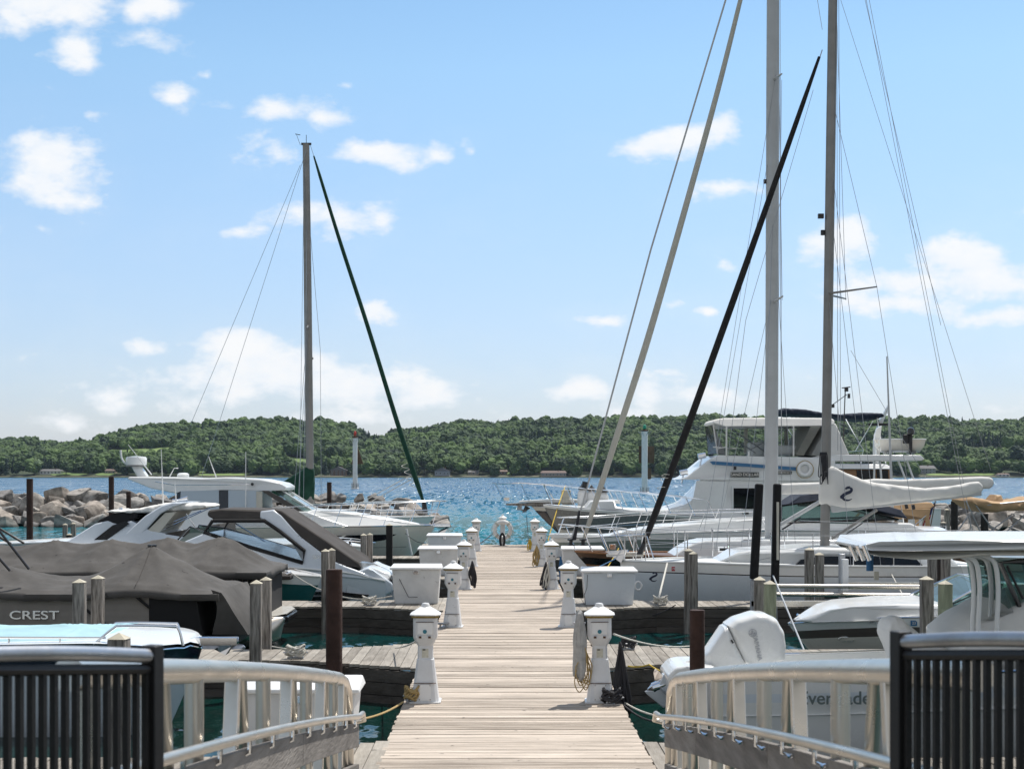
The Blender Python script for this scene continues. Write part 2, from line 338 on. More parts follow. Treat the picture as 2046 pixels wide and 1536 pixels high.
def stain(name, amt):
    m = M[name]; nt = m.node_tree; b = nt.nodes['Principled BSDF']; src = b.inputs['Base Color'].links[0].from_socket
    ge = nn(nt, 'ShaderNodeNewGeometry'); n = nn(nt, 'ShaderNodeTexNoise'); n.inputs['Scale'].default_value = 1.1; n.inputs['Detail'].default_value = 9; n.inputs['Roughness'].default_value = .65
    nt.links.new(ge.outputs['Position'], n.inputs['Vector'])
    r = nn(nt, 'ShaderNodeMapRange'); r.inputs['From Min'].default_value = .35; r.inputs['From Max'].default_value = .6; r.inputs['To Min'].default_value = 1 - amt; nt.links.new(n.outputs['Fac'], r.inputs['Value'])
    k = nn(nt, 'ShaderNodeTexNoise'); k.inputs['Scale'].default_value = 9; k.inputs['Detail'].default_value = 2; nt.links.new(ge.outputs['Position'], k.inputs['Vector'])
    r2 = nn(nt, 'ShaderNodeMapRange'); r2.inputs['From Min'].default_value = .70; r2.inputs['From Max'].default_value = .76; r2.inputs['To Min'].default_value = 1; r2.inputs['To Max'].default_value = .45; nt.links.new(k.outputs['Fac'], r2.inputs['Value'])
    mx = nn(nt, 'ShaderNodeMix'); mx.data_type = 'RGBA'; mx.blend_type = 'MULTIPLY'; mx.inputs[0].default_value = 1
    nt.links.new(src, mx.inputs[6]); nt.links.new(mth(nt, 'MULTIPLY', r.outputs[0], r2.outputs[0]), mx.inputs[7]); nt.links.new(mx.outputs[2], b.inputs['Base Color'])
stain('deck_wood', .12); stain('finger_wood', .3); stain('canvas_grey', .25); stain('box_white', .08); stain('pedestal_white', .08)

# ------------------------------------------------------------ mesh helpers
def at(px, py, Y): return Vector(((px - VX) * Y / F, Y, CZ - (py - VY) * Y / F))

class MB:
    def __init__(s): s.v = []; s.f = []; s.m = []
    def add(s, vs, fs, mi=0):
        o = len(s.v); s.v += [tuple(v) for v in vs]
        for f in fs: s.f.append([i + o for i in f]); s.m.append(mi)
        return s
    def box(s, c, d, mi=0, rz=0, taper=1.0, rx=0, ry=0):
        hx, hy, hz = d[0] / 2, d[1] / 2, d[2] / 2; M_ = Matrix.Rotation(rz, 3, 'Z') @ Matrix.Rotation(rx, 3, 'X') @ Matrix.Rotation(ry, 3, 'Y')
        vs = []
        for z in (-1, 1):
            t = taper if z > 0 else 1
            for x, y in ((-1, -1), (1, -1), (1, 1), (-1, 1)):
                vs.append(Vector(c) + M_ @ Vector((x * hx * t, y * hy * t, z * hz)))
        return s.add(vs, [(3, 2, 1, 0), (4, 5, 6, 7), (0, 1, 5, 4), (1, 2, 6, 5), (2, 3, 7, 6), (3, 0, 4, 7)], mi)
    def tube(s, pts, r, n=8, mi=0, cap=True, sx=1.0):
        pts = [Vector(p) for p in pts]; k = len(pts)
        rs = r if isinstance(r, (list, tuple)) else [r] * k
        ref = None; vs = []
        for i, p in enumerate(pts):
            t = (pts[min(i + 1, k - 1)] - pts[max(i - 1, 0)])
            if t.length < 1e-9: t = Vector((0, 0, 1))
            t.normalize()
            if ref is None:
                ref = Vector((0, 1, 0)) if abs(t.y) < .9 else Vector((1, 0, 0))
            a = (ref - t * ref.dot(t)).normalized(); b = t.cross(a); ref = a
            for j in range(n):
                q = 2 * math.pi * j / n
                vs.append(p + (a * math.cos(q) * sx + b * math.sin(q)) * rs[i])
        fs = []
        for i in range(k - 1):
            for j in range(n):
                fs.append((i * n + j, i * n + (j + 1) % n, (i + 1) * n + (j + 1) % n, (i + 1) * n + j))
        if cap: fs.append(tuple(range(n))[::-1]); fs.append(tuple((k - 1) * n + j for j in range(n)))
        return s.add(vs, fs, mi)
    def lathe(s, c, prof, n=16, mi=0, sq=None):
        """prof: list of (radius, z). sq: chamfered square section instead of a circle (corner cut fraction)."""
        vs = []; c = Vector(c)
        if sq is not None:
            k = sq; un = [(1, -1 + k), (1, 1 - k), (1 - k, 1), (-1 + k, 1), (-1, 1 - k), (-1, -1 + k), (-1 + k, -1), (1 - k, -1)]; n = 8
        else: un = [(math.cos(2 * math.pi * j / n), math.sin(2 * math.pi * j / n)) for j in range(n)]
        for r, z in prof:
            for x, y in un: vs.append(c + Vector((x * r, y * r, z)))
        fs = []
        for i in range(len(prof) - 1):
            for j in range(n): fs.append((i * n + j, i * n + (j + 1) % n, (i + 1) * n + (j + 1) % n, (i + 1) * n + j))
        fs.append(tuple(range(n))[::-1]); fs.append(tuple((len(prof) - 1) * n + j for j in range(n)))
        return s.add(vs, fs, mi)
    def grid(s, P, mi=0, flip=False):
        nr, nc = len(P), len(P[0]); vs = [p for r in P for p in r]; fs = []
        for i in range(nr - 1):
            for j in range(nc - 1):
                q = (i * nc + j, i * nc + j + 1, (i + 1) * nc + j + 1, (i + 1) * nc + j)
                fs.append(q[::-1] if flip else q)
        return s.add(vs, fs, mi)
    def extr(s, pts, mi=0, y0=0.0):
        """side profile [(x, z, halfwidth)] -> solid between y0-w and y0+w"""
        n = len(pts)
        vs = [(x, y0 - w, z) for x, z, w in pts] + [(x, y0 + w, z) for x, z, w in pts]
        fs = [tuple(range(n)), tuple(range(2 * n - 1, n - 1, -1))]
        for i in range(n):
            j = (i + 1) % n; fs.append((i, i + n, j + n, j))
        return s.add(vs, fs, mi)
    def slab(s, pts, th, mi=0):
        """polygon of 3-D points thickened backwards along +Y by th"""
        n = len(pts); vs = [tuple(p) for p in pts] + [(p[0], p[1] + th, p[2]) for p in pts]
        fs = [tuple(range(n)), tuple(range(2 * n - 1, n - 1, -1))]
        for i in range(n):
            j = (i + 1) % n; fs.append((i, i + n, j + n, j))
        return s.add(vs, fs, mi)
    def build(s, name, mats, parent=None, bevel=0, smooth=40, loc=None, fixn=True):
        me = bpy.data.meshes.new(name); me.from_pydata(s.v, [], s.f)
        if isinstance(mats, str): mats = [mats]
        for k in mats: me.materials.append(M[k])
        for p, mi in zip(me.polygons, s.m): p.material_index = mi
        if fixn:
            bm = bmesh.new(); bm.from_mesh(me); bmesh.ops.recalc_face_normals(bm, faces=bm.faces); bm.to_mesh(me); bm.free()
        if smooth:
            me.shade_smooth(); me.set_sharp_from_angle(angle=R(smooth))
        o = bpy.data.objects.new(name, me); col.objects.link(o)
        if loc: o.location = loc
        if parent: o.parent = parent
        if bevel:
            b = o.modifiers.new('bevel', 'BEVEL'); b.width = bevel; b.segments = 2; b.limit_method = 'ANGLE'; b.angle_limit = R(35)
        return o

def tag(o, label=None, cat=None, group=None, kind=None):
    if label: o['label'] = label
    if cat: o['category'] = cat
    if group: o['group'] = group
    if kind: o['kind'] = kind
    return o
def thing(name, label, cat, loc=(0, 0, 0), group=None, rz=0):
    o = bpy.data.objects.new(name, None); col.objects.link(o); o.location = loc; o.rotation_euler.z = rz; o.empty_display_size = .2
    return tag(o, label, cat, group)
def kids(o): return [c for c in bpy.data.objects if c.parent == o]
def copy_tree(o, label=None, loc=None, rz=None):
    def rec(a, par):
        c = a.copy(); col.objects.link(c); c.parent = par
        for k in KIDS.get(a.name, []): rec(k, c)
        return c
    KIDS = {}
    for x in bpy.data.objects:
        if x.parent: KIDS.setdefault(x.parent.name, []).append(x)
    c = rec(o, None)
    if label: c['label'] = label
    if loc is not None: c.location = loc
    if rz is not None: c.rotation_euler.z = rz
    return c
def text(body, size, loc, mname, parent=None, name='lettering', sx=1.0, shear=0, rz=0, bold=.0, ry=0):
    cu = bpy.data.curves.new(name, 'FONT'); cu.body = body; cu.size = size; cu.extrude = .004; cu.offset = bold * size; cu.shear = shear
    cu.align_x = 'CENTER'; cu.align_y = 'CENTER'; cu.materials.append(M[mname])
    tmp = bpy.data.objects.new(name, cu); col.objects.link(tmp); bpy.context.view_layer.update()
    me = bpy.data.meshes.new_from_object(tmp.evaluated_get(bpy.context.evaluated_depsgraph_get())); bpy.data.objects.remove(tmp)
    me.name = name; o = bpy.data.objects.new(name, me); col.objects.link(o); o.location = loc; o.rotation_euler = (R(90), ry, rz); o.scale = (sx, 1, 1)
    if parent: o.parent = parent
    return o
def sag(a, b, s, n=10):
    a, b = Vector(a), Vector(b)
    return [a.lerp(b, t / n) - Vector((0, 0, s * 4 * (t / n) * (1 - t / n))) for t in range(n + 1)]
def arc(pts, n=6):
    """Catmull-Rom through pts"""
    P = [Vector(p) for p in pts]; P = [P[0] * 2 - P[1]] + P + [P[-1] * 2 - P[-2]]; out = []
    for i in range(1, len(P) - 2):
        for k in range(n):
            t = k / n; a, b, c, d = P[i - 1], P[i], P[i + 1], P[i + 2]
            out.append(.5 * ((2 * b) + (c - a) * t + (2 * a - 5 * b + 4 * c - d) * t * t + (3 * b - a - 3 * c + d) * t ** 3))
    out.append(P[-2]); return out

# ------------------------------------------------------------ water, lake bed, hills
def sheet(name, x0, x1, y0, y1, z, m, nx=1, ny=1):
    mb = MB(); P = [[(x0 + (x1 - x0) * i / nx, y0 + (y1 - y0) * j / ny, z) for i in range(nx + 1)] for j in range(ny + 1)]
    mb.grid(P); return mb.build(name, m, smooth=0, fixn=False)
tag(sheet('lake_water', -3000, 3000, -60, 1560, 0, 'water', 4, 4), kind='structure')
tag(sheet('lake_bed', -4400, 4400, -2300, 5300, -3, 'shore_sand'), kind='structure')

RIDGE = [(-500,882),(-100,880),(0,880),(60,875),(120,882),(160,880),(205,887),(224,884),(240,862),(300,846),(420,842),(500,836),(600,838),(640,835),(700,844),(740,864),(765,874),(790,858),(860,850),(900,845),
 (1040,836),(1150,832),(1300,831),(1440,829),(1560,835),(1700,836),(1830,831),(1900,833),(1975,839),(2046,837),(2600,840)]
def ridge(px):
    for (a, ya), (b, yb) in zip(RIDGE, RIDGE[1:]):
        if a <= px <= b: return ya + (yb - ya) * (px - a) / (b - a)
    return 850
YS, YR = 1540.0, 2050.0
def ground(x, y):
    """height of the far shore; the crest is crest(px) minus one tree"""
    px = VX + x * F / YR
    top = CZ + (VY - ridge(px)) * YR / F - 15
    t = max(0, min(1, (y - YS) / (YR - YS)))
    prof = .10 * min(1, t / .12) + .90 * (max(0, t - .1) / .9) ** 1.05
    z = 1.0 + (top - 1) * prof
    if y > YR: z -= (y - YR) * .12
    z += 3.5 * noise.noise(Vector((x / 90, y / 90, 0))) * min(1, t * 6)
    return z
mb = MB(); xs = np.linspace(-1700, 1700, 171); ysl = [YS - 6] + list(np.linspace(YS, YR + 250, 44))
mb.grid([[(x, y, ground(x, y) if y >= YS else -.5) for x in xs] for y in ysl])
tag(mb.build('hill_terrain', 'forest_floor', smooth=60, fixn=False), kind='structure')
# mown fields and shore lawns
def patch(name, pts, m, lift=.8):
    """pts = (px, Y); draped on the terrain"""
    mb = MB(); rows = []
    for (pl, pr, Y) in pts:
        rows.append([((pl + (pr - pl) * k / 12 - VX) * Y / F, Y, ground((pl + (pr - pl) * k / 12 - VX) * Y / F, Y) + lift) for k in range(13)])
    mb.grid(rows); return tag(mb.build(name, m, smooth=60, fixn=False), kind='structure')
FIELDS = [(205, 345, 1700, 1835), (560, 700, 1640, 1720), (1900, 2060, 1690, 1780), (100, 175, 1545, 1570), (395, 500, 1545, 1575), (500, 620, 1600, 1650), (190, 235, 1545, 1570), (355, 420, 1590, 1640), (1010,1030,1545,1575), (1085, 1130, 1545, 1568), (1850, 1990, 1545, 1566)]
for f in FIELDS: patch('meadow', [(f[0] + 6, f[1] - 12, f[2]), (f[0], f[1] - 4, (f[2] * 2 + f[3]) / 3), (f[0] + 2, f[1], (f[2] + 2 * f[3]) / 3), (f[0] + 14, f[1] - 6, f[3])], 'field_grass')
patch('shore_beach', [(-600, 2600, YS + .5), (-600, 2600, YS + 7)], 'shore_sand', .25)

def ico(sub):
    bm = bmesh.new(); bmesh.ops.create_icosphere(bm, subdivisions=sub, radius=1)
    v = np.array([x.co[:] for x in bm.verts]); f = np.array([[q.index for q in t.verts] for t in bm.faces]); bm.free(); return v, f
rng = np.random.default_rng(3)
def crowns_mesh(items, sub=3, variants=10, rough=.30):
    """items: (x, y, z, rx, rz); returns vertices and triangles of lumpy crowns"""
    V, T = ico(sub); var = []
    for k in range(variants):
        off = Vector((k * 7.3, k * 3.1, 0)); d = np.empty(len(V))
        for i, p in enumerate(V):
            q = Vector(p)
            d[i] = 1 + rough * noise.noise(q * 1.6 + off) * 1.3 + rough * .9 * noise.noise(q * 4.3 + off) + rough * .55 * noise.noise(q * 9 + off)
        var.append(V * d[:, None])
    vs, fs = [], []
    for n, (x, y, z, rx, rz) in enumerate(items):
        a = rng.uniform(0, 6.28); W = var[n % variants]; ca, sa = math.cos(a), math.sin(a)
        X = (W[:, 0] * ca - W[:, 1] * sa) * rx + x; Y_ = (W[:, 0] * sa + W[:, 1] * ca) * rx + y; Z_ = W[:, 2] * rz + z
        vs.append(np.stack([X, Y_, Z_], 1)); fs.append(T + n * len(V))
    return np.concatenate(vs), np.concatenate(fs)
def np_mesh(name, v, f, m, smooth=False):
    me = bpy.data.meshes.new(name); me.vertices.add(len(v)); me.vertices.foreach_set('co', v.astype(np.float32).ravel())
    n = len(f); me.loops.add(n * 3); me.loops.foreach_set('vertex_index', f.astype(np.int32).ravel())
    me.polygons.add(n); me.polygons.foreach_set('loop_start', np.arange(0, n * 3, 3, dtype=np.int32))
    me.polygons.foreach_set('use_smooth', np.full(n, smooth))
    me.update(calc_edges=True); me.materials.append(M[m]); o = bpy.data.objects.new(name, me); col.objects.link(o); return o
HOUSES = [  # px, py of base, width px, height px, material, roof, storeys
 (103,947,42,10,'house_white','roof_grey','wide white lakeside house with a low grey roof at the left end of the shore'),
 (222,946,20,9,'house_tan','roof_brown','small tan shore house among trees right of the white lakeside house'),
 (326,940,16,9,'house_grey','roof_grey','small pale blue-grey cottage just behind the radar dome'),
 (633,905,22,14,'house_grey','roof_grey','grey hillside house high in the wood beside the left mast'),
 (600,945,22,14,'house_white','roof_brown','white gabled cottage on the shore left of the left mast'),
 (677,950,32,18,'house_brown','roof_grey','dark brown lake house with a grey roof between mast and red beacon'),
 (884,951,30,16,'house_grey','roof_grey','tall grey gabled house with white porch windows on the mid shore'),
 (946,948,22,8,'house_tan','roof_grey','low shore house with flat grey roof right of the tall gabled house'),
 (1005,948,18,9,'house_brown','roof_brown','small brown cottage on the shore above the life ring'),
 (1106,952,50,11,'house_tan','roof_brown','long low tan house with a row of windows near the right beacon'),
 (1733,893,34,8,'house_brown','roof_brown','long brown house high in the wood above the grey motor yacht roof'),
 (1845,946,44,16,'house_grey','roof_grey','large grey shore house behind the yacht roof supports'),
 (1882,935,14,9,'house_grey','roof_grey','narrow grey house beside the large grey shore house'),
 (1980,938,40,14,'house_white','roof_grey','pale house with verandas on the shore at the far right'),
 (2003,957,22,6,'house_white','roof_brown','row of low white boathouses at the water at the far right')]
def solve_ground(px, py):
    Y = YS + 4
    while Y < YR:
        x = (px - VX) * Y / F
        if VY - (ground(x, Y) - CZ) * F / Y <= py: return x, Y
        Y += 4
    return (px - VX) * YR / F, YR
HP = [solve_ground(h[0], h[1]) for h in HOUSES]
items = []; con = []
y = YS + 10
while y < YR + 45:
    x = -760
    while x < 800:
        X = x + rng.uniform(-4, 4); Y = y + rng.uniform(-4, 4); px = VX + X * F / Y; skip = False
        for f in FIELDS:
            if f[0] < px < f[1] and f[2] - 2 < Y < f[3]: skip = True
        for (hx, hy), h in zip(HP, HOUSES):
            if abs(X - hx) < h[2] * hy / F * .55 + 3 and hy - 26 < Y < hy + 12: skip = True
        if noise.noise(Vector((X / 60, Y / 40, 5))) > .28 and Y < YS + 90: skip = True
        if not skip:
            s = rng.choice([4.6, 5.6, 6.6, 7.8, 9.6], p=[.2, .25, .25, .2, .1]) * rng.uniform(.9, 1.1) * (1 if Y > YS + 60 else .85); hgt = rng.uniform(10, 15.5)
            if Y > YR: hgt = rng.uniform(9, 17)
            z = ground(X, Y)
            if noise.noise(Vector((X / 70, Y / 70, 9))) > .22 and rng.uniform() < .8: con.append((X, Y, z, rng.uniform(2.6, 4.2), rng.uniform(13, 19)))
            else: items.append((X, Y, z + hgt - s * .75, s, s * rng.uniform(.8, 1.15)))
        x += 10.5
    y += 10.5
v, f = crowns_mesh(items, 3 if False else 3, 10)
tag(np_mesh('far_wood', v, f, 'wood_foliage'), kind='stuff', label='dense dark green hardwood forest covering the far shore hills')
# conifers in the far wood: stacked ragged cones
cv, cf = [], []
for (X, Y, z, r, h) in con:
    n = 9; base = len(cv)
    for k in range(7):
        zz = z + h * (k / 7) * .98; rr = r * (1 - k / 7.0)
        for j in range(n):
            a = 6.283 * j / n + k; q = rr * rng.uniform(.75, 1.2)
            cv.append((X + q * math.cos(a), Y + q * math.sin(a), zz + 1.5 - (0.9 if j % 2 else 0)))
    cv.append((X, Y, z + h)); tip = len(cv) - 1
    for k in range(6):
        for j in range(n):
            a_, b_, c_, d_ = base + k * n + j, base + k * n + (j + 1) % n, base + (k + 1) * n + (j + 1) % n, base + (k + 1) * n + j
            cf += [(a_, b_, c_), (a_, c_, d_)]
    for j in range(n): cf.append((base + 6 * n + j, base + 6 * n + (j + 1) % n, tip))
tag(np_mesh('far_conifers', np.array(cv), np.array(cf), 'conifer_foliage'), kind='stuff', label='dark conifers scattered through the far hillside wood')

def far_tree(px, py_base, hpx, wpx, m, label, conifer=False):
    X, Y = solve_ground(px, py_base); s = Y / F; h = hpx * s; w = wpx * s / 2; z = ground(X, Y)
    t = thing('shore_tree', label, 'tree', (X, Y, z), 'trees along the far shore')
    mb = MB(); mb.tube([(0, 0, -.3), (.1, 0, h * .3), (-.1, .1, h * .6)], [.45, .32, .15], 7)
    for k in range(4):
        a = k * 1.6 + px; mb.tube([(0, 0, h * .28), (math.cos(a) * w * .6, math.sin(a) * w * .6, h * .6)], [.2, .06], 5)
    mb.build('trunk', 'bark', t)
    its = []
    if conifer:
        for k in range(9): its.append((rng.uniform(-.3, .3), rng.uniform(-.3, .3), h * (.15 + .09 * k), w * (1.05 - .1 * k), h * .09))
    else:
        for k in range(34):
            a = rng.uniform(0, 6.28); rr = w * .72 * math.sqrt(rng.uniform()); e = rr / w
            zz = h * (.30 + (.58 * math.sqrt(max(0, 1 - e * e))) * rng.uniform(.3, 1)); q = w * rng.uniform(.20, .34)
            its.append((rr * math.cos(a), rr * math.sin(a), zz, q, q * .8))
    v, f = crowns_mesh(its, 2, 6, .45); c = np_mesh('crown', v, f, m); c.parent = t
    return t
TREES = [(68,948,34,40,'tree_foliage_pale','large pale round tree on the shore at the far left'),(132,950,30,34,'tree_foliage','round green tree just right of the white lakeside house'),
 (180,946,36,26,'conifer_foliage','tall dark tree group left of the radar dome'),(10,950,30,30,'tree_foliage','leafy shore tree at the left edge of the photo'),(205,905,34,22,'conifer_foliage','narrow dark tree standing in front of the green field'),
 (350,945,34,30,'tree_foliage','round shore tree right of the radar dome'),(428,938,44,66,'tree_foliage','broad domed tree, largest on the shore behind the white hardtop'),(387,946,30,32,'tree_foliage','medium round tree left of the broad domed tree'),
 (545,948,32,50,'tree_foliage','wide dark green tree left of the left sailboat mast'),(780,948,40,34,'tree_foliage_pale','pale green tree by the shore right of the red beacon'),(760,905,34,34,'tree_foliage_pale','pale tree higher up the slope right of the red beacon'),
 (848,948,44,40,'tree_foliage','yellow-green tree beside the tall gabled house'),(896,905,44,40,'tree_foliage','big round tree crown above the tall gabled house'),(965,946,44,34,'tree_foliage','dense shore tree between the gabled house and the brown cottage'),
 (1048,948,46,44,'tree_foliage','dense shore tree left of the long tan house'),(1150,950,44,38,'tree_foliage','dark shore tree right of the long tan house'),(1215,950,42,40,'tree_foliage','shore tree just left of the green-topped beacon'),
 (1355,950,42,44,'tree_foliage','shore tree just right of the green-topped beacon'),(1905,935,56,60,'tree_foliage','tall domed tree above the end of the white boom'),(1925,946,26,26,'tree_foliage_pale','small bright round tree by the boom end'),(1890,912,44,44,'tree_foliage','bushy tree upslope behind the dinghy'),(2035,945,60,44,'conifer_foliage','dark conifer group at the right edge of the photo')]
for a in TREES: far_tree(*a)

for (hx, hy), (px, py, w, h, hm, rm, lab) in zip(HP, HOUSES):
    s = hy / F; W, H = w * s, h * s; D = 9; z = ground(hx, hy)
    t = thing('lake_house', lab, 'house', (hx, hy, z), 'houses along the far shore')
    hw = H * .60
    MB().box((0, 0, hw / 2 - 1), (W, D, hw + 2)).build('wall', hm, t)
    mb = MB()
    if w / h < 2: # gable towards the lake
        vs = [(-W * .56, -D * .56, hw - .02), (W * .56, -D * .56, hw - .02), (0, -D * .56, H), (-W * .56, D * .56, hw - .02), (W * .56, D * .56, hw - .02), (0, D * .56, H)]
        mb.add(vs, [(0, 1, 2), (5, 4, 3), (0, 2, 5, 3), (1, 4, 5, 2), (0, 3, 4, 1)])
    else:
        vs = [(-W * .54, -D * .6, hw - .02), (W * .54, -D * .6, hw - .02), (W * .54, D * .6, hw - .02), (-W * .54, D * .6, hw - .02), (-W * .46, 0, H), (W * .46, 0, H)]
        mb.add(vs, [(0, 1, 5, 4), (1, 2, 5), (2, 3, 4, 5), (3, 0, 4), (0, 3, 2, 1)])
    rf = mb.build('roof', rm, t, smooth=0)
    MB().box((W * .2, 0, H), (1.0, 1.0, 2.0)).build('chimney', 'house_brown', rf)
    nwin = max(2, int(W / 3.4)); rows = 2 if hw > 5 else 1
    for r_ in range(rows):
        for k in range(nwin):
            wx = -W / 2 + W * (k + .5) / nwin
            fr = MB().box((wx, -D / 2 - .03, hw * (r_ + .5) / rows), (1.7, .12, 1.7)).build('window', 'house_white', t)
            MB().box((wx, -D / 2 - .12, hw * (r_ + .5) / rows), (1.35, .1, 1.35)).build('pane', 'house_window', fr)
# ------------------------------------------------------------ breakwaters
def rock_protos():
    out = []
    for k in range(9):
        bm = bmesh.new(); bmesh.ops.create_cube(bm, size=1.7)
        r = random.Random(k + 40)
        for v in bm.verts: v.co = Vector((v.co.x * r.uniform(.7, 1.25), v.co.y * r.uniform(.7, 1.2), v.co.z * r.uniform(.6, 1.0)))
        for _ in range(4):
            n = Vector((r.uniform(-1, 1), r.uniform(-1, 1), r.uniform(-.4, 1))).normalized()
            g = bmesh.ops.bisect_plane(bm, geom=bm.verts[:] + bm.edges[:] + bm.faces[:], plane_co=n * r.uniform(.55, .8), plane_no=n, clear_outer=True)
            es = [e for e in g['geom_cut'] if isinstance(e, bmesh.types.BMEdge)]
            if es: bmesh.ops.contextual_create(bm, geom=es)
        bmesh.ops.remove_doubles(bm, verts=bm.verts, dist=.12)
        bmesh.ops.triangulate(bm, faces=bm.faces[:])
        bmesh.ops.subdivide_edges(bm, edges=bm.edges[:], cuts=2, use_grid_fill=True)
        bmesh.ops.smooth_vert(bm, verts=bm.verts, factor=.45, use_axis_x=True, use_axis_y=True, use_axis_z=True)
        bmesh.ops.triangulate(bm, faces=bm.faces[:])
        for v in bm.verts: v.co = v.co * 1.12 + v.co.normalized() * (.11 * noise.noise(v.co * 1.7 + Vector((k, 0, 0))) + .05 * noise.noise(v.co * 5 + Vector((k, 0, 0))))
        me = bpy.data.meshes.new('boulder'); bm.to_mesh(me); bm.free(); me.materials.append(M['rock']); me.shade_smooth(); me.set_sharp_from_angle(angle=R(24)); out.append(me)
    return out
RP = rock_protos()
def ORD(n):
    T = 'first second third fourth fifth sixth seventh eighth ninth tenth eleventh twelfth thirteenth fourteenth fifteenth sixteenth seventeenth eighteenth nineteenth'.split()
    if n <= 19: return T[n - 1]
    a, b = divmod(n, 10); t = {2: 'twent', 3: 'thirt', 4: 'fort', 5: 'fift'}[a]
    return t + 'ieth' if b == 0 else t + 'y-' + T[b - 1]
def breakwater(x0, x1, yc, wid, top, grp, lab, n_rows=5, step=.82, taper=True):
    x = x0; cnt = [0] * n_rows
    while x < x1:
        tt = min(1, (x1 - x) / 4.0) ** .6 if taper else 1
        for r_ in range(n_rows):
            q = r_ / (n_rows - 1); yy = yc - wid * (1 - q)
            s = random.choice([.34, .42, .5, .6, .75]) * random.uniform(.9, 1.1)
            o = bpy.data.objects.new('boulder', random.choice(RP)); col.objects.link(o)
            o.location = (x + random.uniform(-.4, .4), yy + random.uniform(-.25, .25), -.1 + (top - .35) * q * tt + random.uniform(-.12, .18))
            o.scale = (s * random.uniform(.9, 1.35), s, s * random.uniform(.75, 1.0)); o.rotation_euler = (random.uniform(-.4, .4), random.uniform(-.4, .4), random.uniform(0, 6.28))
            cnt[r_] += 1; tag(o, f'{ORD(cnt[r_])} boulder from the left {lab[r_]}', 'rock', grp)
        x += step * random.uniform(.8, 1.15)
    mb = MB(); prof = [(-wid - .5, -3), (-wid, -.5), (0, top - .75), (2, top - .75), (4, -3)]
    mb.grid([[(x0 - 2, yc + p[0], p[1]) for p in prof], [(x1 - 4.5, yc + p[0], p[1]) for p in prof], [(x1 - 1.5, yc + p[0] * .6, min(p[1], -.3)) for p in prof]])
    tag(mb.build('breakwater_core', 'dark_pile', smooth=0), kind='structure')
breakwater(-33, -3.7, 92, 4.2, 1.95, 'boulders of the left breakwater', ['at the waterline of the left breakwater', 'just above the waterline on the left breakwater', 'halfway up the left breakwater', 'just below the crest of the left breakwater', 'on the crest of the left breakwater'])
breakwater(20.5, 40, 82, 4.2, 1.5, 'boulders of the right breakwater', ['at the waterline of the right breakwater', 'just above the waterline on the right breakwater', 'halfway up the right breakwater', 'just below the crest of the right breakwater', 'on the crest of the right breakwater'], taper=False)

def beacon(px, py_top, py_base, Y, wpx, lampm, label, marks):
    b = at(px, py_base, Y); t = thing('harbour_beacon', label, 'beacon', b); s = Y / F; r = wpx * s / 2; h = (py_base - py_top) * s
    MB().lathe((0, 0, 0), [(r * 1.7, 0), (r * 1.7, .06), (r * 1.15, .1), (r, .45), (r, h - .35), (r * .95, h - .3)], 20).build('column', 'pedestal_white', t)
    mb = MB()
    for k in range(6):
        a = k * 1.047; mb.box((math.cos(a) * r * 1.35, math.sin(a) * r * 1.35, .2), (.05, .05, .35), rz=a)
        mb.tube([(math.cos(a) * r, math.sin(a) * r, h - .6), (math.cos(a) * r * 2.2, math.sin(a) * r * 2.2, h - .32)], .015, 5)
    mb.build('bracket', 'aluminium_dull', t)
    MB().lathe((0, 0, h - .34), [(r * 1.0, 0), (r * 1.25, .04), (r * 1.25, .08), (r * .5, .1), (r * .5, .14)], 16).build('platform', 'rust', t)
    MB().lathe((0, 0, h - .2), [(r * .35, 0), (r * .55, .05), (r * .55, .2), (r * .3, .28), (.02, .3)], 14).build('lamp', lampm, t)
    for (dx0, dx1, z0, z1, tri) in marks:
        mb = MB(); y = r + .05
        P = [(dx0 * s, y, z0 * s), (dx1 * s, y, z0 * s), (dx1 * s, y, z1 * s), (dx0 * s, y, z1 * s)] if not tri else [(dx0 * s, y, z0 * s), (dx1 * s, y, z0 * s), ((dx0 + dx1) / 2 * s, y, z1 * s)]
        mb.slab([Vector(p) for p in P], .05).build('daymark', 'daymark', t)
beacon(709.5, 864, 977, 93, 9.5, 'red_lamp', 'white harbour light column with a red lamp and triangular daymark on the rock pile', [(-9, 16, 50, 88, True)])
beacon(1288, 851, 985, 96, 12, 'green_lamp', 'white harbour light column with a green lamp and square daymarks beside the motor yachts', [(-11, 20, 60, 94, False), (-5, 14, 28, 50, False)])

# ------------------------------------------------------------ docks
DX0, DX1, DY0, DY1 = -1.10, 1.34, 12.35, 54.6
FING = [12.9 + 8.4 * k for k in range(6)]
def plank_run(mb, x0, x1, y0, y1, z, pitch, along, th=.04, gap=.008, ends=None):
    """boards whose length runs along X ('x') or Y ('y')"""
    a, b = (y0, y1) if along == 'x' else (x0, x1); q = a
    while q < b - .02:
        w = pitch - gap; c = q + pitch / 2; jz = random.uniform(-.004, .004)
        if along == 'x':
            j = random.uniform(-.012, .012)
            mb.box(((x0 + x1) / 2 + j, c, z - th / 2 + jz), (x1 - x0, w, th), rx=random.uniform(-.01, .01))
        else:
            e0, e1 = ends(c) if ends else (y0, y1)
            mb.box((c, (e0 + e1) / 2 + random.uniform(-.01, .01), z - th / 2 + jz), (w, e1 - e0, th), ry=random.uniform(-.01, .01))
        q += pitch
t = thing('main_dock', 'long weathered wooden dock walkway running from the gangway to the life ring', 'dock', (0, 0, 0))
mb = MB(); plank_run(mb, DX0, DX1, DY0, DY1, DZ, .142, 'x'); mb.build('deck_boards', 'deck_wood', t, smooth=0)
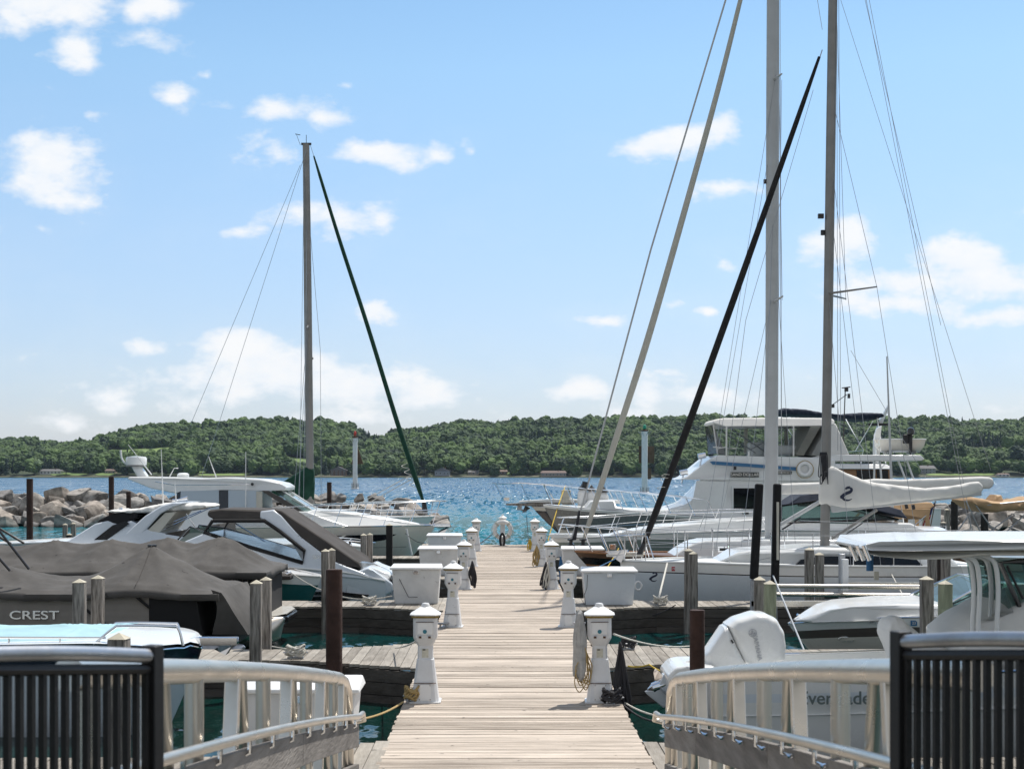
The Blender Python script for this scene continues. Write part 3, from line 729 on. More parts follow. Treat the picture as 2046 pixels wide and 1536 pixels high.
for x in (DX0 + .05, DX1 - .05):
    mb = MB()
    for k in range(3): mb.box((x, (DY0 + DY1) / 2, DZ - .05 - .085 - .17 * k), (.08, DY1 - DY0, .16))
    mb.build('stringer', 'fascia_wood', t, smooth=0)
mb = MB()
for k in range(14): mb.box((.12, DY0 + 1 + 3.1 * k, -.05), (2.1, 1.6, .5))
mb.build('float', 'dark_plastic', t)
def finger(side, Yc, length, label, no_front=False):
    xa = DX0 if side < 0 else DX1
    t = thing('finger_pier', label, 'pier', (xa, Yc, 0), 'finger piers off the main dock')
    hw = .65; gl, gd = 1.65, .85
    def ends(c):
        d = abs(c); e = gd * max(0, 1 - (d / gl)) + hw
        return (-e, e)
    x0, x1 = (-length, -.01) if side < 0 else (.01, length)
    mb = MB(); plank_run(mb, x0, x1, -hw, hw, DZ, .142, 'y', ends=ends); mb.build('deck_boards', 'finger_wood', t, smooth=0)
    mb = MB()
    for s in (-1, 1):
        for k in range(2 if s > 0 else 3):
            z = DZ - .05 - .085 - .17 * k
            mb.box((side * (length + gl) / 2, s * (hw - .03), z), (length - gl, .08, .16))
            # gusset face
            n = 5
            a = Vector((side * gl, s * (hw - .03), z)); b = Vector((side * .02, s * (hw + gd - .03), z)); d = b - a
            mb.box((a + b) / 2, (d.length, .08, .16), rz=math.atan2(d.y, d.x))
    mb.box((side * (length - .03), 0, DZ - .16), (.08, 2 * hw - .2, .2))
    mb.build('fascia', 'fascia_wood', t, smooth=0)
    mb = MB()
    for k in range(4): mb.box((side * (1.2 + k * (length - 2) / 3), 0, -.06), (1.3, 1.0, .46))
    mb.build('float', 'dark_plastic', t)
nm = ['nearest', 'second', 'third', 'fourth', 'fifth', 'farthest']
for k, Y in enumerate(FING):
    finger(-1, Y, 8.2, f'{nm[k]} finger pier on the left side of the main dock')
    finger(1, Y, 8.6, f'{nm[k]} finger pier on the right side of the main dock')

def post(X, Y, ztop, w, label, m='post_wood', grp='wooden mooring posts beside the finger piers', dx=0):
    t = thing('mooring_post', label, 'post', (X, Y, 0), grp, rz=random.uniform(-.12, .12))
    MB().box((0, 0, (ztop - 2.5) / 2), (w, w, ztop + 2.5)).build('shaft', m, t, bevel=.012)
    MB().add([(-w / 2 - .004, -w / 2 - .004, ztop), (w / 2 + .004, -w / 2 - .004, ztop), (w / 2 + .004, w / 2 + .004, ztop), (-w / 2 - .004, w / 2 + .004, ztop), (0, 0, ztop + .05)],
             [(3, 2, 1, 0), (0, 1, 4), (1, 2, 4), (2, 3, 4), (3, 0, 4)]).build('cap', 'post_cap', t, smooth=0)
    t.rotation_euler.x = random.uniform(-.008, .008); t.rotation_euler.y = random.uniform(-.01, .01)
    return t
def ppx(px, py, Y, w, label, m='post_wood', grp='wooden mooring posts beside the finger piers'):
    p = at(px, py, Y); return post(p.x, Y, p.z, w, label, m, grp)
ppx(238, 1275, 12.2, .15, 'short post top showing just above the left black fence')
ppx(160, 1163, 20.5, .165, 'left post of the pair standing before the lettering on the grey pontoon boat')
ppx(194, 1155, 22.1, .165, 'right post of the pair standing before the lettering on the grey pontoon boat', )
ppx(510, 1165, 20.5, .155, 'front post of the pair on the second left finger pier beside the pontoon bow', )
ppx(531, 1158, 22.15, .155, 'rear post of the pair on the second left finger pier beside the pontoon bow')
ppx(651, 1101, 28.85, .145, 'post with white lower half right behind the rusty steel pile')
ppx(664, 1099, 30.5, .145, 'darker post peeking out behind the post by the rusty steel pile')
ppx(727, 1069, 37.3, .145, 'front post of the pair between the canvas cruiser and the hardtop cruiser')
ppx(738, 1068, 38.9, .145, 'rear post of the pair between the canvas cruiser and the hardtop cruiser')
ppx(778, 1049, 45.6, .19, 'dark square post against the side of the hardtop cruiser', 'dark_pile')
ppx(130, 1048, 52, .16, 'left small grey post in open water beyond the grey covers')
ppx(147, 1046, 54, .16, 'right small grey post in open water beyond the grey covers')
ppx(139, 1068, 50, .16, 'stubby brown post between the two small grey posts in open water', 'dark_pile')
ppx(1375, 1100, 28.85, .15, 'left post of the dark pair in front of the white sailboat bow')
ppx(1386, 1106, 28.3, .15, 'right post of the dark pair in front of the white sailboat bow')
ppx(1516, 1158, 20.55, .15, 'grey left post of the pair below the black padded poles')
ppx(1537, 1166, 20.0, .15, 'green-stained right post of the pair below the black padded poles', 'post_wood_green')
ppx(1617, 1098, 29.0, .16, 'grey post left of the sailboat mast at the boat lift')
ppx(1638, 1108, 28.2, .16, 'grey post right of the sailboat mast foot at the boat lift')
ppx(1853, 1157, 20.55, .165, 'left post of the pair before the white bowrider windshield')
ppx(1887, 1166, 20.0, .165, 'right post of the pair before the white bowrider windshield', 'post_wood_green')
ppx(1863, 1115, 29.0, .15, 'shaded post behind the pair before the bowrider')
ppx(1889, 1113, 29.6, .16, 'shaded post right of the black pile under the white hardtop')
ppx(1892, 1018, 60, .2, 'pale post standing by the right breakwater')
ppx(1885, 1044, 58, .2, 'short pale post standing before the right breakwater')
ppx(1292, 1073, 40, .17, 'brown post between the black furled sail and the white bow')
ppx(1244, 1047, 55, .17, 'pointed post by the side of the motor yacht bow')
ppx(1510, 1070, 40, .2, 'brown post end behind the white cabin top')

def pile(px, py, Y, w, label, m='steel_pile'):
    p = at(px, py, Y); t = thing('steel_pile', label, 'pile', (p.x, Y, 0), 'round steel piles in the harbour')
    r = w / 2
    MB().lathe((0, 0, 0), [(r, -3), (r, p.z - .02), (r * .97, p.z)], 20).build('tube', m, t)
    MB().lathe((0, 0, .0), [(r * 1.03, -.5), (r * 1.03, .16)], 20).build('waterline_band', 'dark_pile', t)
pile(667.5, 1137, 20.2, .222, 'rusty brown steel pile at the second left finger pier')
pile(1393, 1218, 15.85, .16, 'rusty brown steel pile in front of the tilted outboard motor')
pile(59.5, 956, 58, .25, 'tall dark steel pile at the far left before the rocks')
pile(222.5, 952, 62, .22, 'tall steel pile left of the radar dome')
pile(257, 982, 66, .21, 'shorter steel pile below the hardtop overhang')
pile(658, 963, 66, .21, 'steel pile before the rocks below the red-topped beacon')
pile(1907, 1001, 57, .26, 'black pile standing under the end of the white sail cover', 'dark_pile')
pile(1967, 1026, 57, .28, 'black pile under the tan awning at the right', 'dark_pile')
pile(1876, 1116, 30.6, .14, 'black pile between two shaded posts under the white hardtop', 'dark_pile')

# pedestals
def make_pedestal(label):
    t = thing('power_pedestal', label, 'power pedestal', (0, 0, 0), 'white power pedestals lining the dock')
    mb = MB()
    mb.lathe((0, 0, 0), [(.175, 0), (.175, .018)], sq=.12)
    mb.lathe((0, 0, .018), [(.155, 0), (.150, .02), (.095, .46), (.086, .472), (.083, .60), (.083, .615), (.128, .70), (.133, .715), (.133, .935)], sq=.22)
    mb.build('body', 'pedestal_white', t, bevel=.004, smooth=25)
    MB().lathe((0, 0, .95), [(.150, 0), (.153, .004), (.153, .026)], sq=.25).build('light_band', 'amber_band', t, smooth=25)
    c = MB().lathe((0, 0, .976), [(.172, 0), (.172, .012), (.060, .085), (.048, .092)], sq=.30).build('roof', 'roof_white', t, bevel=.004, smooth=25)
    MB().lathe((0, 0, 1.066), [(.048, 0), (.048, .022), (.036, .04), (.01, .044)], 16).build('knob', 'roof_white', c)
    MB().box((0, -.139, .835), (.17, .012, .135)).build('hinged_cover', 'roof_white', t, bevel=.004)
    MB().box((0, -.148, .906), (.20, .008, .006)).build('hinge', 'rust', t)
    MB().tube([(0, -.14, .80), (0, -.152, .80)], .023, 16).build('dial', 'dial_teal', t)
    for x in (-.052, .052):
        o = MB().box((x, -.124, .742), (.042, .05, .036)).build('outlet', 'pedestal_white', t, bevel=.004)
        MB().box((x, -.150, .738), (.030, .006, .024)).build('socket', 'rust', o)
    MB().box((0, -.086, .555), (.072, .008, .098)).build('label_plate', 'label_cream', t)
    MB().box((-.012, -.092, .592), (.03, .004, .012)).build('label_print', 'letter_dark', t)
    # access panel lying on the sloping foot
    n = MB(); vs = [(-.066, -.158, .03), (.066, -.158, .03), (.064, -.137, .21), (-.064, -.137, .21)]
    n.slab([Vector(v) for v in vs], .02); n.build('access_panel', 'roof_white', t, bevel=.003)
    MB().box((0, -.134, .224), (.25, .02, .005)).build('seam', 'rust', t)
    mb = MB()
    for x, z in ((-.058, .20), (.058, .20), (-.06, .045), (.06, .045)): mb.tube([(x, -.15 - (.2 - z) * .06, z), (x, -.157 - (.2 - z) * .06, z)], .005, 6)
    mb.build('screws', 'rust', t)
    return t
PY = [16.9, 25.2, 33.5, 41.8, 50.1]
ordn = ['nearest', 'second', 'middle', 'fourth', 'farthest']
ped = make_pedestal('nearest white power pedestal on the left edge of the dock')
ped.location = (-.855, PY[0], DZ)
for side, X in ((-1, -.825), (1, 1.125)):
    for k, Y in enumerate(PY):
        if side < 0 and k == 0: continue
        copy_tree(ped, f'{ordn[k]} white power pedestal on the {"left" if side < 0 else "right"} edge of the dock', (X + random.uniform(-.02, .02) if k else 1.112, Y, DZ), random.uniform(-.09, .09)).rotation_euler.y = random.uniform(-.014, .014)
# life ring station at the dock end
t = thing('life_ring_post', 'slim white cabinet post with a pointed cap at the far end of the dock', 'post', (.04, 54.25, DZ))
MB().lathe((0, 0, 0), [(.14, 0), (.14, .02), (.10, .03), (.085, .5), (.085, .8), (.12, .84), (.12, .98)], sq=.2).build('column', 'pedestal_white', t)
MB().lathe((0, 0, .98), [(.17, 0), (.16, .02), (.05, .08), (.04, .12), (.01, .13)], 16).build('cap', 'roof_white', t)
t = thing('life_ring', 'round white life ring hanging on the post at the far end of the dock', 'life ring', (.04, 54.06, DZ + .56))
mb = MB(); mb.tube([(.29 * math.cos(a * .196), 0, .29 * math.sin(a * .196)) for a in range(33)], .078, 12, cap=False); mb.build('ring', 'roof_white', t)
for k in range(4):
    a = .785 + k * 1.571; mb = MB(); c = Vector((.29 * math.cos(a), 0, .29 * math.sin(a))); d = Vector((-math.sin(a), 0, math.cos(a)))
    mb.tube([c - d * .035, c + d * .035], .083, 12); mb.build('band', 'canvas_cream', t)
mb = MB(); mb.tube([(.40 * math.cos(a * .26) , -.02, .40 * math.sin(a * .26) - .03 * abs(math.sin(a * .52))) for a in range(25)], .008, 6); mb.build('grab_line', 'rope_white', t)
mb = MB()
for k in range(7):
    w = .05 + .012 * k; mb.tube([(-.01 + w * math.cos(a * .524) * .9, -.1 - .008 * k, -.36 + (.20 + .012 * k) * math.sin(a * .524)) for a in range(13)], .012, 6)
tag(mb.build('rope_coil', 'rope_dark', loc=(.04, 53.98, DZ + .56)), 'dark rope coil hanging in the middle of the life ring', 'rope')
def loops(name, label, X, Y, z, m, n, w, h, r, lean=0.0, cat='hose', dyy=.02, seed=1):
    rr = random.Random(seed); mb = MB()
    for k in range(n):
        ww = w * rr.uniform(.25, .9); hh = h * rr.uniform(.80, 1.08); dx = rr.uniform(-.7, .7) * w; ph = rr.uniform(-.5, .5)
        pts = []
        for a in range(25):
            q = a * 2 * math.pi / 24; c, s_ = math.cos(q), math.sin(q)
            wx = ww * (1 - .75 * (s_ > 0) * s_) * (1 + .25 * math.sin(3 * q + ph * 6))
            pts.append((dx * (1 - s_) * .7 + wx * c + lean * (1 - s_) * h * .5, .012 * math.sin(2 * q + ph * 9) - dyy * k * .4, -hh * .98 + hh * s_))
        mb.tube(pts, r * rr.uniform(.85, 1.1), 7, cap=False)
    return tag(mb.build(name, m, loc=(X, Y, z)), label, cat)
loops('fat_hose', 'thick grey-white hose bundle hanging left of the nearest right pedestal', .87, 16.78, DZ + 1.0, 'hose_grey', 4, .05, .37, .036, -.05, seed=3)
loops('rope_coil', 'thin tan rope coil hanging below the grey hose on the nearest right pedestal', .93, 16.80, DZ + .62, 'rope_tan', 9, .075, .24, .006, -.12, 'rope', seed=5)
loops('black_cable', 'black power cable bundle hanging on the right of the nearest right pedestal', 1.33, 16.85, DZ + .66, 'rope_dark', 9, .07, .42, .014, .14, 'cable', seed=9)
loops('black_hose', 'black and white hose coil leaning on the left side of the middle right pedestal', .99, 33.35, DZ + .60, 'rope_dark', 8, .07, .29, .014, -.25, seed=11)
loops('white_hose', 'white hose loops beside the black coil on the middle right pedestal', 1.03, 33.30, DZ + .56, 'rope_white', 4, .06, .27, .013, -.2, seed=12)
loops('tan_rope', 'tan rope coil hanging on the fourth right pedestal', .98, 41.7, DZ + .58, 'rope_tan', 9, .08, .28, .013, -.15, 'rope', seed=13)
loops('yellow_rope', 'yellow rope coil at the farthest right pedestal', .95, 50.0, DZ + .42, 'rope_yellow', 6, .07, .19, .014, -.1, 'rope', seed=14)
loops('dark_hose', 'dark hose coil hanging on the right side of the middle left pedestal', -.65, 33.4, DZ + .62, 'rope_dark', 8, .06, .28, .014, .08, seed=15)
loops('blue_hose', 'blue rope coil behind the middle right pedestal', 1.32, 33.6, DZ + .7, 'rope_blue', 6, .05, .3, .016, .05, 'rope', seed=16)

def cleat(x, y, m, label, coil=None, s=1):
    t = thing('dock_cleat', label, 'cleat', (x, y, DZ))
    mb = MB(); mb.box((0, 0, .012), (.22 * s, .07, .02)); mb.tube([(-.05, 0, .02), (-.045, 0, .07)], .016, 8); mb.tube([(.05, 0, .02), (.045, 0, .07)], .016, 8)
    mb.tube([(-.17 * s, 0, .085), (-.08, 0, .075), (.08, 0, .075), (.17 * s, 0, .085)], [.010, .018, .018, .010], 8); mb.build('horn', 'aluminium_dull', t)
    if coil:
        mb = MB(); rr = random.Random(int(x * 100))
        for k in range(9):
            pts = []
            for a in range(13):
                q = a * .5236; pts.append((.13 * s * math.cos(q) * rr.uniform(.8, 1.1), .06 * math.sin(q) + rr.uniform(-.02, .02), .06 + .016 * k * .8 + .03 * math.sin(2 * q + k)))
            mb.tube(pts, .013, 6, cap=False)
        tag(mb.build('mooring_line', coil, loc=(x, y, DZ)), 'rope bundled on the ' + label.replace(' pedestal', ' pedestal').replace('cleat at the foot of', 'cleat below').replace('cleat on the', 'cleat of the'), 'rope')
cleat(-2.86, 20.85, 'aluminium', 'cleat on the second left finger pier by the pontoon boat', 'rope_white')
cleat(-2.58, 29.25, 'aluminium', 'cleat on the third left finger pier by the white dock box', 'rope_white')
cleat(3.1, 29.3, 'aluminium', 'cleat on the third right finger pier before the sailboat', 'rope_white')
cleat(-1.0, 16.78, 'aluminium', 'cleat at the foot of the nearest left pedestal', 'rope_tan', .6)
cleat(1.22, 16.62, 'aluminium', 'cleat at the foot of the nearest right pedestal', 'rope_dark', .8)
cleat(-.97, 25.0, 'aluminium', 'cleat at the foot of the second left pedestal', None, .6)
cleat(1.3, 25.0, 'aluminium', 'cleat at the foot of the second right pedestal', None, .6)
cleat(1.85, 21.9, 'aluminium', 'cleat on the second right finger pier near the rusty pile', 'rope_dark', .8)
ppx(824, 1381, 17.05, .12, 'stubby grey pipe in the water beside the nearest left pedestal', 'aluminium_dull')

# dock boxes
def dock_box(x0, x1, Y, ztop, label, dep=.62, m='box_white'):
    w = x1 - x0; t = thing('dock_box', label, 'dock box', ((x0 + x1) / 2, Y, DZ), 'white dock boxes')
    h = ztop - DZ
    mb = MB(); a, b = w / 2 - .04, w / 2 - .09
    lid = .055
    vs = [(-b, -dep / 2 + .06, .0), (b, -dep / 2 + .06, 0), (b, dep / 2 - .04, 0), (-b, dep / 2 - .04, 0), (-a, -dep / 2, h - lid), (a, -dep / 2, h - lid), (a, dep / 2, h - lid), (-a, dep / 2, h - lid)]
    mb.add(vs, [(3, 2, 1, 0), (4, 5, 6, 7), (0, 1, 5, 4), (1, 2, 6, 5), (2, 3, 7, 6), (3, 0, 4, 7)]); mb.build('bin', m, t, bevel=.015)
    mb = MB(); c = w / 2
    vs = [(-c, -dep / 2 - .05, h - lid), (c, -dep / 2 - .05, h - lid), (c, dep / 2 + .02, h - lid), (-c, dep / 2 + .02, h - lid),
          (-c, -dep / 2 - .05, h - .012), (c, -dep / 2 - .05, h - .012), (c - .03, dep / 2, h + .03), (-c + .03, dep / 2, h + .03)]
    mb.add(vs, [(3, 2, 1, 0), (4, 5, 6, 7), (0, 1, 5, 4), (1, 2, 6, 5), (2, 3, 7, 6), (3, 0, 4, 7)]); mb.build('lid', 'roof_white', t, bevel=.012)
    MB().box((0, -dep / 2 - .052, h - lid - .05), (.09, .02, .07)).build('latch', 'chrome', t, bevel=.004)
    return t
dock_box(-2.39, -1.27, 13.75, 1.15, 'white dock box in the bottom left behind the aluminium handrail')
b = dock_box(-2.20, -1.17, 29.9, 1.235, 'large white dock box on the left before the second pedestal')
mb = MB(); mb.tube([(-.33, -.325, .5), (-.15, -.30, .14), (.03, -.30, .14)], .006, 5); mb.build('cable', 'rope_dark', b)
dock_box(-2.13, -1.06, 38.3, 1.20, 'white dock box in the middle of the left row')
dock_box(-2.32, -1.20, 46.6, 1.20, 'farthest white dock box on the left', m='gelcoat_cool')
b = dock_box(1.55, 2.66, 29.6, 1.195, 'white dock box on the right beside the black cleated pier', m='gelcoat_cool')
mb = MB(); mb.tube([(-.43, -.36, .60), (-.44, -.35, .35), (-.49, -.33, .2), (-.47, -.33, .02)], .006, 5); mb.build('cable', 'rope_dark', b)
dock_box(1.50, 2.60, 38.2, 1.20, 'white dock box behind the dark bow on the right')
dock_box(1.50, 2.62, 46.5, 1.20, 'farthest white dock box on the right')

# ------------------------------------------------------------ gangway and black fences
def gz(Y):  # top rail height along the arch
    return 2.44 - .122 * (Y - 4.6) - .0022 * (Y - 4.6) ** 2
gang = thing('gangway', 'arched aluminium gangway with round handrails and grey timber kick boards', 'gangway', (0, 12.4, DZ))
def gl(v): return (v[0], v[1] - 12.4, v[2] - DZ)
for side, X in ((-1, -1.27), (1, 1.40)):
    xin = X - side * .11
    top = [(X, Y, gz(Y)) for Y in np.linspace(4.4, 11.7, 16)] + [(X, 12.05, gz(12) - .03), (X, 12.3, gz(12) - .15), (X, 12.38, gz(12) - .38), (X, 12.4, .95), (X, 12.4, .45)]
    MB().tube([gl(p) for p in top], .050, 18).build('top_rail', 'aluminium', gang)
    low = [(xin, Y, gz(Y) - .30) for Y in np.linspace(4.4, 12.2, 18)] + [(xin, 12.55, gz(12.2) - .33), (xin, 12.66, gz(12.2) - .40), (xin + side * .08, 12.66, gz(12.2) - .42)]
    MB().tube([gl(p) for p in low], .023, 14).build('handrail', 'aluminium', gang)
    Ys = [4.6, 6.2, 8.0, 9.75, 11.3]
    for i, Y in enumerate(Ys):
        MB().tube([gl((X, Y, gz(Y) - .02)), gl((X, Y, gz(Y) - 1.5))], .040, 14).build('upright', 'aluminium', gang)
        Y2 = Ys[i + 1] if i < len(Ys) - 1 else 12.3; ym = Y + (Y2 - Y) * .5
        w = .034
        for (ya, yb, sq) in ((ym, ym - .28, 1), (ym + .22, ym + .50, 0)):
            a = Vector((X, ya, gz(ya) - .03)); bb = Vector((X, yb, gz(yb) - 1.45))
            if sq:
                d = bb - a; up = Vector((1, 0, 0)); n = d.normalized().cross(up); mb = MB()
                vs = [a + up * w + n * w, a - up * w + n * w, a - up * w - n * w, a + up * w - n * w]; vs += [v + d for v in vs]
                mb.add([gl(v) for v in vs], [(0, 1, 2, 3), (7, 6, 5, 4), (0, 4, 5, 1), (1, 5, 6, 2), (2, 6, 7, 3), (3, 7, 4, 0)])
                mb.build('diagonal', 'aluminium', gang, bevel=.006)
            else: MB().tube([gl(a), gl(bb)], .030, 12).build('diagonal', 'aluminium', gang)
    for Y in np.arange(4.75, 12.4, .72):
        MB().tube([gl((xin, Y, gz(Y) - .32)), gl((xin, Y, gz(Y) - .375)), gl((xin + side * .03, Y, gz(Y) - .39)), gl((X, Y, gz(Y) - .39))], .011, 8).build('bracket', 'chrome', gang)
    for q, (dz, h) in enumerate(((.36, .19), (.69, .16))):
        segs = ([4.4, 7.6, 10.4, 12.4] if side > 0 else [4.4, 8.9, 12.4])
        mb = MB(); xb = X - side * .055
        for a, b in zip(segs, segs[1:]):
            yy = np.linspace(a + .005, b - .005, 9); n = len(yy)
            vs = []
            for Y in yy:
                for xx, zz in ((xb, -dz), (xb, -dz - h), (xb + .04, -dz - h), (xb + .04, -dz)): vs.append(gl((xx, Y, gz(Y) + zz)))
            fs = [(0, 1, 2, 3), tuple(4 * n - 4 + k for k in (3, 2, 1, 0))]
            for i in range(n - 1):
                for k in range(4): fs.append((i * 4 + k, i * 4 + (k + 1) % 4, i * 4 + 4 + (k + 1) % 4, i * 4 + 4 + k))
            mb.add(vs, fs)
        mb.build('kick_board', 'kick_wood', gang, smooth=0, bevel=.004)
mb = MB()
yy = np.arange(4.4, 12.4, .142)
for Y in yy:
    z = gz(Y) - 1.12; mb.box(gl((.065, Y + .07, max(z, DZ + .012) - .02)), (2.46, .134, .035), rx=-math.atan(.14))
mb.build('walkway_boards', 'finger_wood', gang, smooth=0)

def fence(label, A, B, n):
    """A = post at the gangway, B = outer end; top follows the ramp"""
    t = thing('picket_fence', label, 'fence', (A[0], A[1], 0)); A = Vector(A); B = Vector(B)
    d = B - A; o = Vector((A.x, A.y, 0)); ang = math.atan2(d.y, d.x)
    loc = lambda v: tuple(Vector(v) - o)
    MB().box(loc((A.x, A.y, A.z - .80 + .012)), (.05, .05, 1.6), rz=ang).build('end_post', 'black_fence', t, bevel=.004)
    MB().tube([loc(A + d * q - Vector((0, 0, .022 - .006 * math.sin(q * 3)))) for q in np.linspace(.035, 1.05, 10)], .022, 14).build('top_rail', 'aluminium_dull', t)
    MB().tube([loc(A + d * q - Vector((0, 0, .062))) for q in (0.0, 1.05)], .016, 8).build('upper_bar', 'black_fence', t)
    for k in range(n):
        p = A + d * ((k + .8) / n)
        MB().box(loc((p.x, p.y, p.z - .06 - .71)), (.016, .019, 1.42), rz=ang).build('picket', 'black_fence', t)
    return t
A = at(305, 1296, 4.60); B = at(-40, 1291, 3.88); fence('black picket fence panel with metal rail at the lower left', A, B, 16)
A = at(1800, 1268, 4.60); B = at(2090, 1262, 3.98); fence('black picket fence panel with metal rail at the lower right', A, B, 14)

# ------------------------------------------------------------ boats
class Boat:
    """Helper: a boat whose parts are laid out round its own centreline (x along the hull, y across, z up from the water)."""
    def __init__(s, name, label, cat, Y, px0, group='boats moored along the finger piers'):
        s.Y = Y; s.X0 = (px0 - VX) * Y / F; s.t = thing(name, label, cat, (s.X0, Y, 0), group)
    def p(s, px, py, dy=0.0):
        Yw = s.Y + dy; return Vector(((px - VX) * Yw / F - s.X0, dy, CZ - (py - VY) * Yw / F))
    def pr(s, pts, w=None):
        """[(px,py,w)] seen on the near face -> [(x,z,w)]"""
        o = []
        for q in pts:
            ww = q[2] if len(q) > 2 else w
            v = s.p(q[0], q[1], -ww); o.append((v.x, v.z, ww))
        return o
    def ex(s, name, pts, m, w=None, parent=None, bevel=.02, smooth=35, y0=0.0):
        return MB().extr(s.pr(pts, w), y0=y0).build(name, m, parent or s.t, bevel=bevel, smooth=smooth)
    def panel(s, name, pts, w, m, parent=None, th=.03, proud=.012, both=False, bevel=0):
        """a window or plate lying on the near side at half width w (per point if given)"""
        P = [s.p(q[0], q[1], -((q[2] if len(q) > 2 else w) + proud)) for q in pts]
        if both: MB().slab([Vector((v.x, -v.y - th, v.z)) for v in P], th).build(name, m, parent or s.t, bevel=bevel)
        return MB().slab(P, th).build(name, m, parent or s.t, bevel=bevel)
    def tube(s, name, pts, r, m, parent=None, n=8, smooth_path=0, mirror=False):
        mb = MB(); P = [s.p(*q) for q in pts]
        if smooth_path: P = arc(P, smooth_path)
        mb.tube(P, r, n)
        if mirror: MB().tube([Vector((v.x, -v.y, v.z)) for v in P], r, n).build(name, m, parent or s.t)
        return mb.build(name, m, parent or s.t)

def plan(u, entry, pw, aft):
    e = 1 - (1 - min(1, u / entry)) ** pw
    return max(.015, e ** .85 * (1 - (1 - aft) * max(0, (u - entry) / (1 - entry)) ** 2))
def hull(b, bow, stern, sheer, B, rake=.9, entry=.5, pw=2.1, aft=.9, flare=.35, bands=((0, 1, 'gelcoat'),), deck='nonskid', zb=-.25, rub='vinyl_white', camber=.05, rub_r=.03, stern_rake=0.0, chine=.5, name='hull', bulwark=.04, power=1.5):
    """bow/stern: (px, py) of the sheer ends; sheer: [(px,py)] between; bands: (t0,t1,material) from sheer (0) to foot (1)"""
    xb, zbow = b.p(bow[0], bow[1], 0).x, b.p(bow[0], bow[1], 0).z
    vs = b.p(stern[0], stern[1], -B / 2 * aft); xs = vs.x
    L = abs(xs - xb); d = 1 if xb > xs else -1
    Z = [(0, zbow)]
    for q in sheer:
        v = b.p(q[0], q[1], -B / 2); u = abs(v.x - xb) / L; v = b.p(q[0], q[1], -B / 2 * plan(u, entry, pw, aft)); Z.append((abs(v.x - xb) / L, v.z))
    Z.append((1, vs.z)); Z.sort()
    def zs(u):
        for (a, za), (c, zc) in zip(Z, Z[1:]):
            if a <= u <= c: t = (u - a) / max(1e-6, c - a); return za + (zc - za) * t
        return Z[-1][1]
    nu = 44; U = [(i / (nu - 1)) ** 1.6 for i in range(nu)]
    T = sorted(set([0, .04, .1, .2, .3, .4, .5, .6, .7, .8, .9, 1] + [x for q in bands for x in (q[0], q[1])]))
    def pt(u, t, sgn):
        z0 = sum(zs(min(1, max(0, u + k))) for k in (-.02, 0, .02)) / 3 if u > .02 else zs(u)
        x = xb - d * (L * u + rake * (t ** 1.15) * (1 - u) ** 2.2 - stern_rake * t * u ** 6)
        w = B / 2 * plan(u, entry, pw, aft) * (1 - t ** power * (flare * .45 + flare * (1 - u) ** 1.5 * 1.2))
        if t > .75: w *= 1 - (t - .75) * chine
        return (x, sgn * max(.012, w), z0 + (zb - z0) * t)
    names = []; mb = MB()
    for (t0, t1, m) in bands:
        if m not in names: names.append(m)
    for sgn in (-1, 1):
        for i in range(len(T) - 1):
            tm = (T[i] + T[i + 1]) / 2; m = [q[2] for q in bands if q[0] <= tm <= q[1]][-1]
            mb.grid([[pt(u, T[i], sgn) for u in U], [pt(u, T[i + 1], sgn) for u in U]], names.index(m))
    # transom, stem
    mb.grid([[pt(1, t, -1) for t in T], [pt(1, t, 1) for t in T]], 0)
    mb.grid([[pt(0, t, -1) for t in T], [pt(0, t, 1) for t in T]], 0)
    bm = bmesh.new()
    o = mb.build(name, names, b.t, smooth=30)
    me = o.data; bm.from_mesh(me); bmesh.ops.remove_doubles(bm, verts=bm.verts, dist=.002); bmesh.ops.recalc_face_normals(bm, faces=bm.faces); bm.to_mesh(me); bm.free(); me.set_sharp_from_angle(angle=R(30))
    if deck:
        mb = MB(); rows = []
        for k in range(9):
            q = -1 + k / 4; rows.append([(pt(u, 0, 1)[0], pt(u, 0, 1)[1] * q * .985, pt(u, 0, 1)[2] - bulwark + camber * (1 - q * q) * plan(u, entry, pw, aft)) for u in U])
        mb.grid(rows); mb.build('deck', deck, b.t, smooth=60)
    mb = MB(); n = [pt(u, .015, -1) for u in U]; mb.tube([(x, y - rub_r * .4, z) for x, y, z in n], rub_r, 6)
    mb.tube([(x, -y + rub_r * .4, z) for x, y, z in n], rub_r, 6); mb.build('rub_rail', rub, b.t)
    b.pt = pt; b.L = L; b.d = d; b.xb = xb
    return o
def on(b, px, py, off=.012):
    """point on the near side of the hull seen at (px, py)"""
    best = None
    for u in np.linspace(.002, .98, 110):
        for t in np.linspace(0, .95, 30):
            x, y, z = b.pt(u, t, -1); Yw = b.Y + y; qx = VX + (x + b.X0) * F / Yw; qy = VY - (z - CZ) * F / Yw
            e = (qx - px) ** 2 + (qy - py) ** 2
            if best is None or e < best[0]: best = (e, Vector((x, y - off, z)), u, t)
    return best[1], best[2], best[3]
def decal(b, body, size, px, py, m, **kw):
    p, u, t = on(b, px, py, .02); a = Vector(b.pt(max(0, u - .03), t, -1)); c = Vector(b.pt(u + .03, t, -1)); d = (c - a) if c.x > a.x else (a - c)
    return text(body, size, tuple(p), m, b.t, rz=math.atan2(d.y, d.x), **kw)
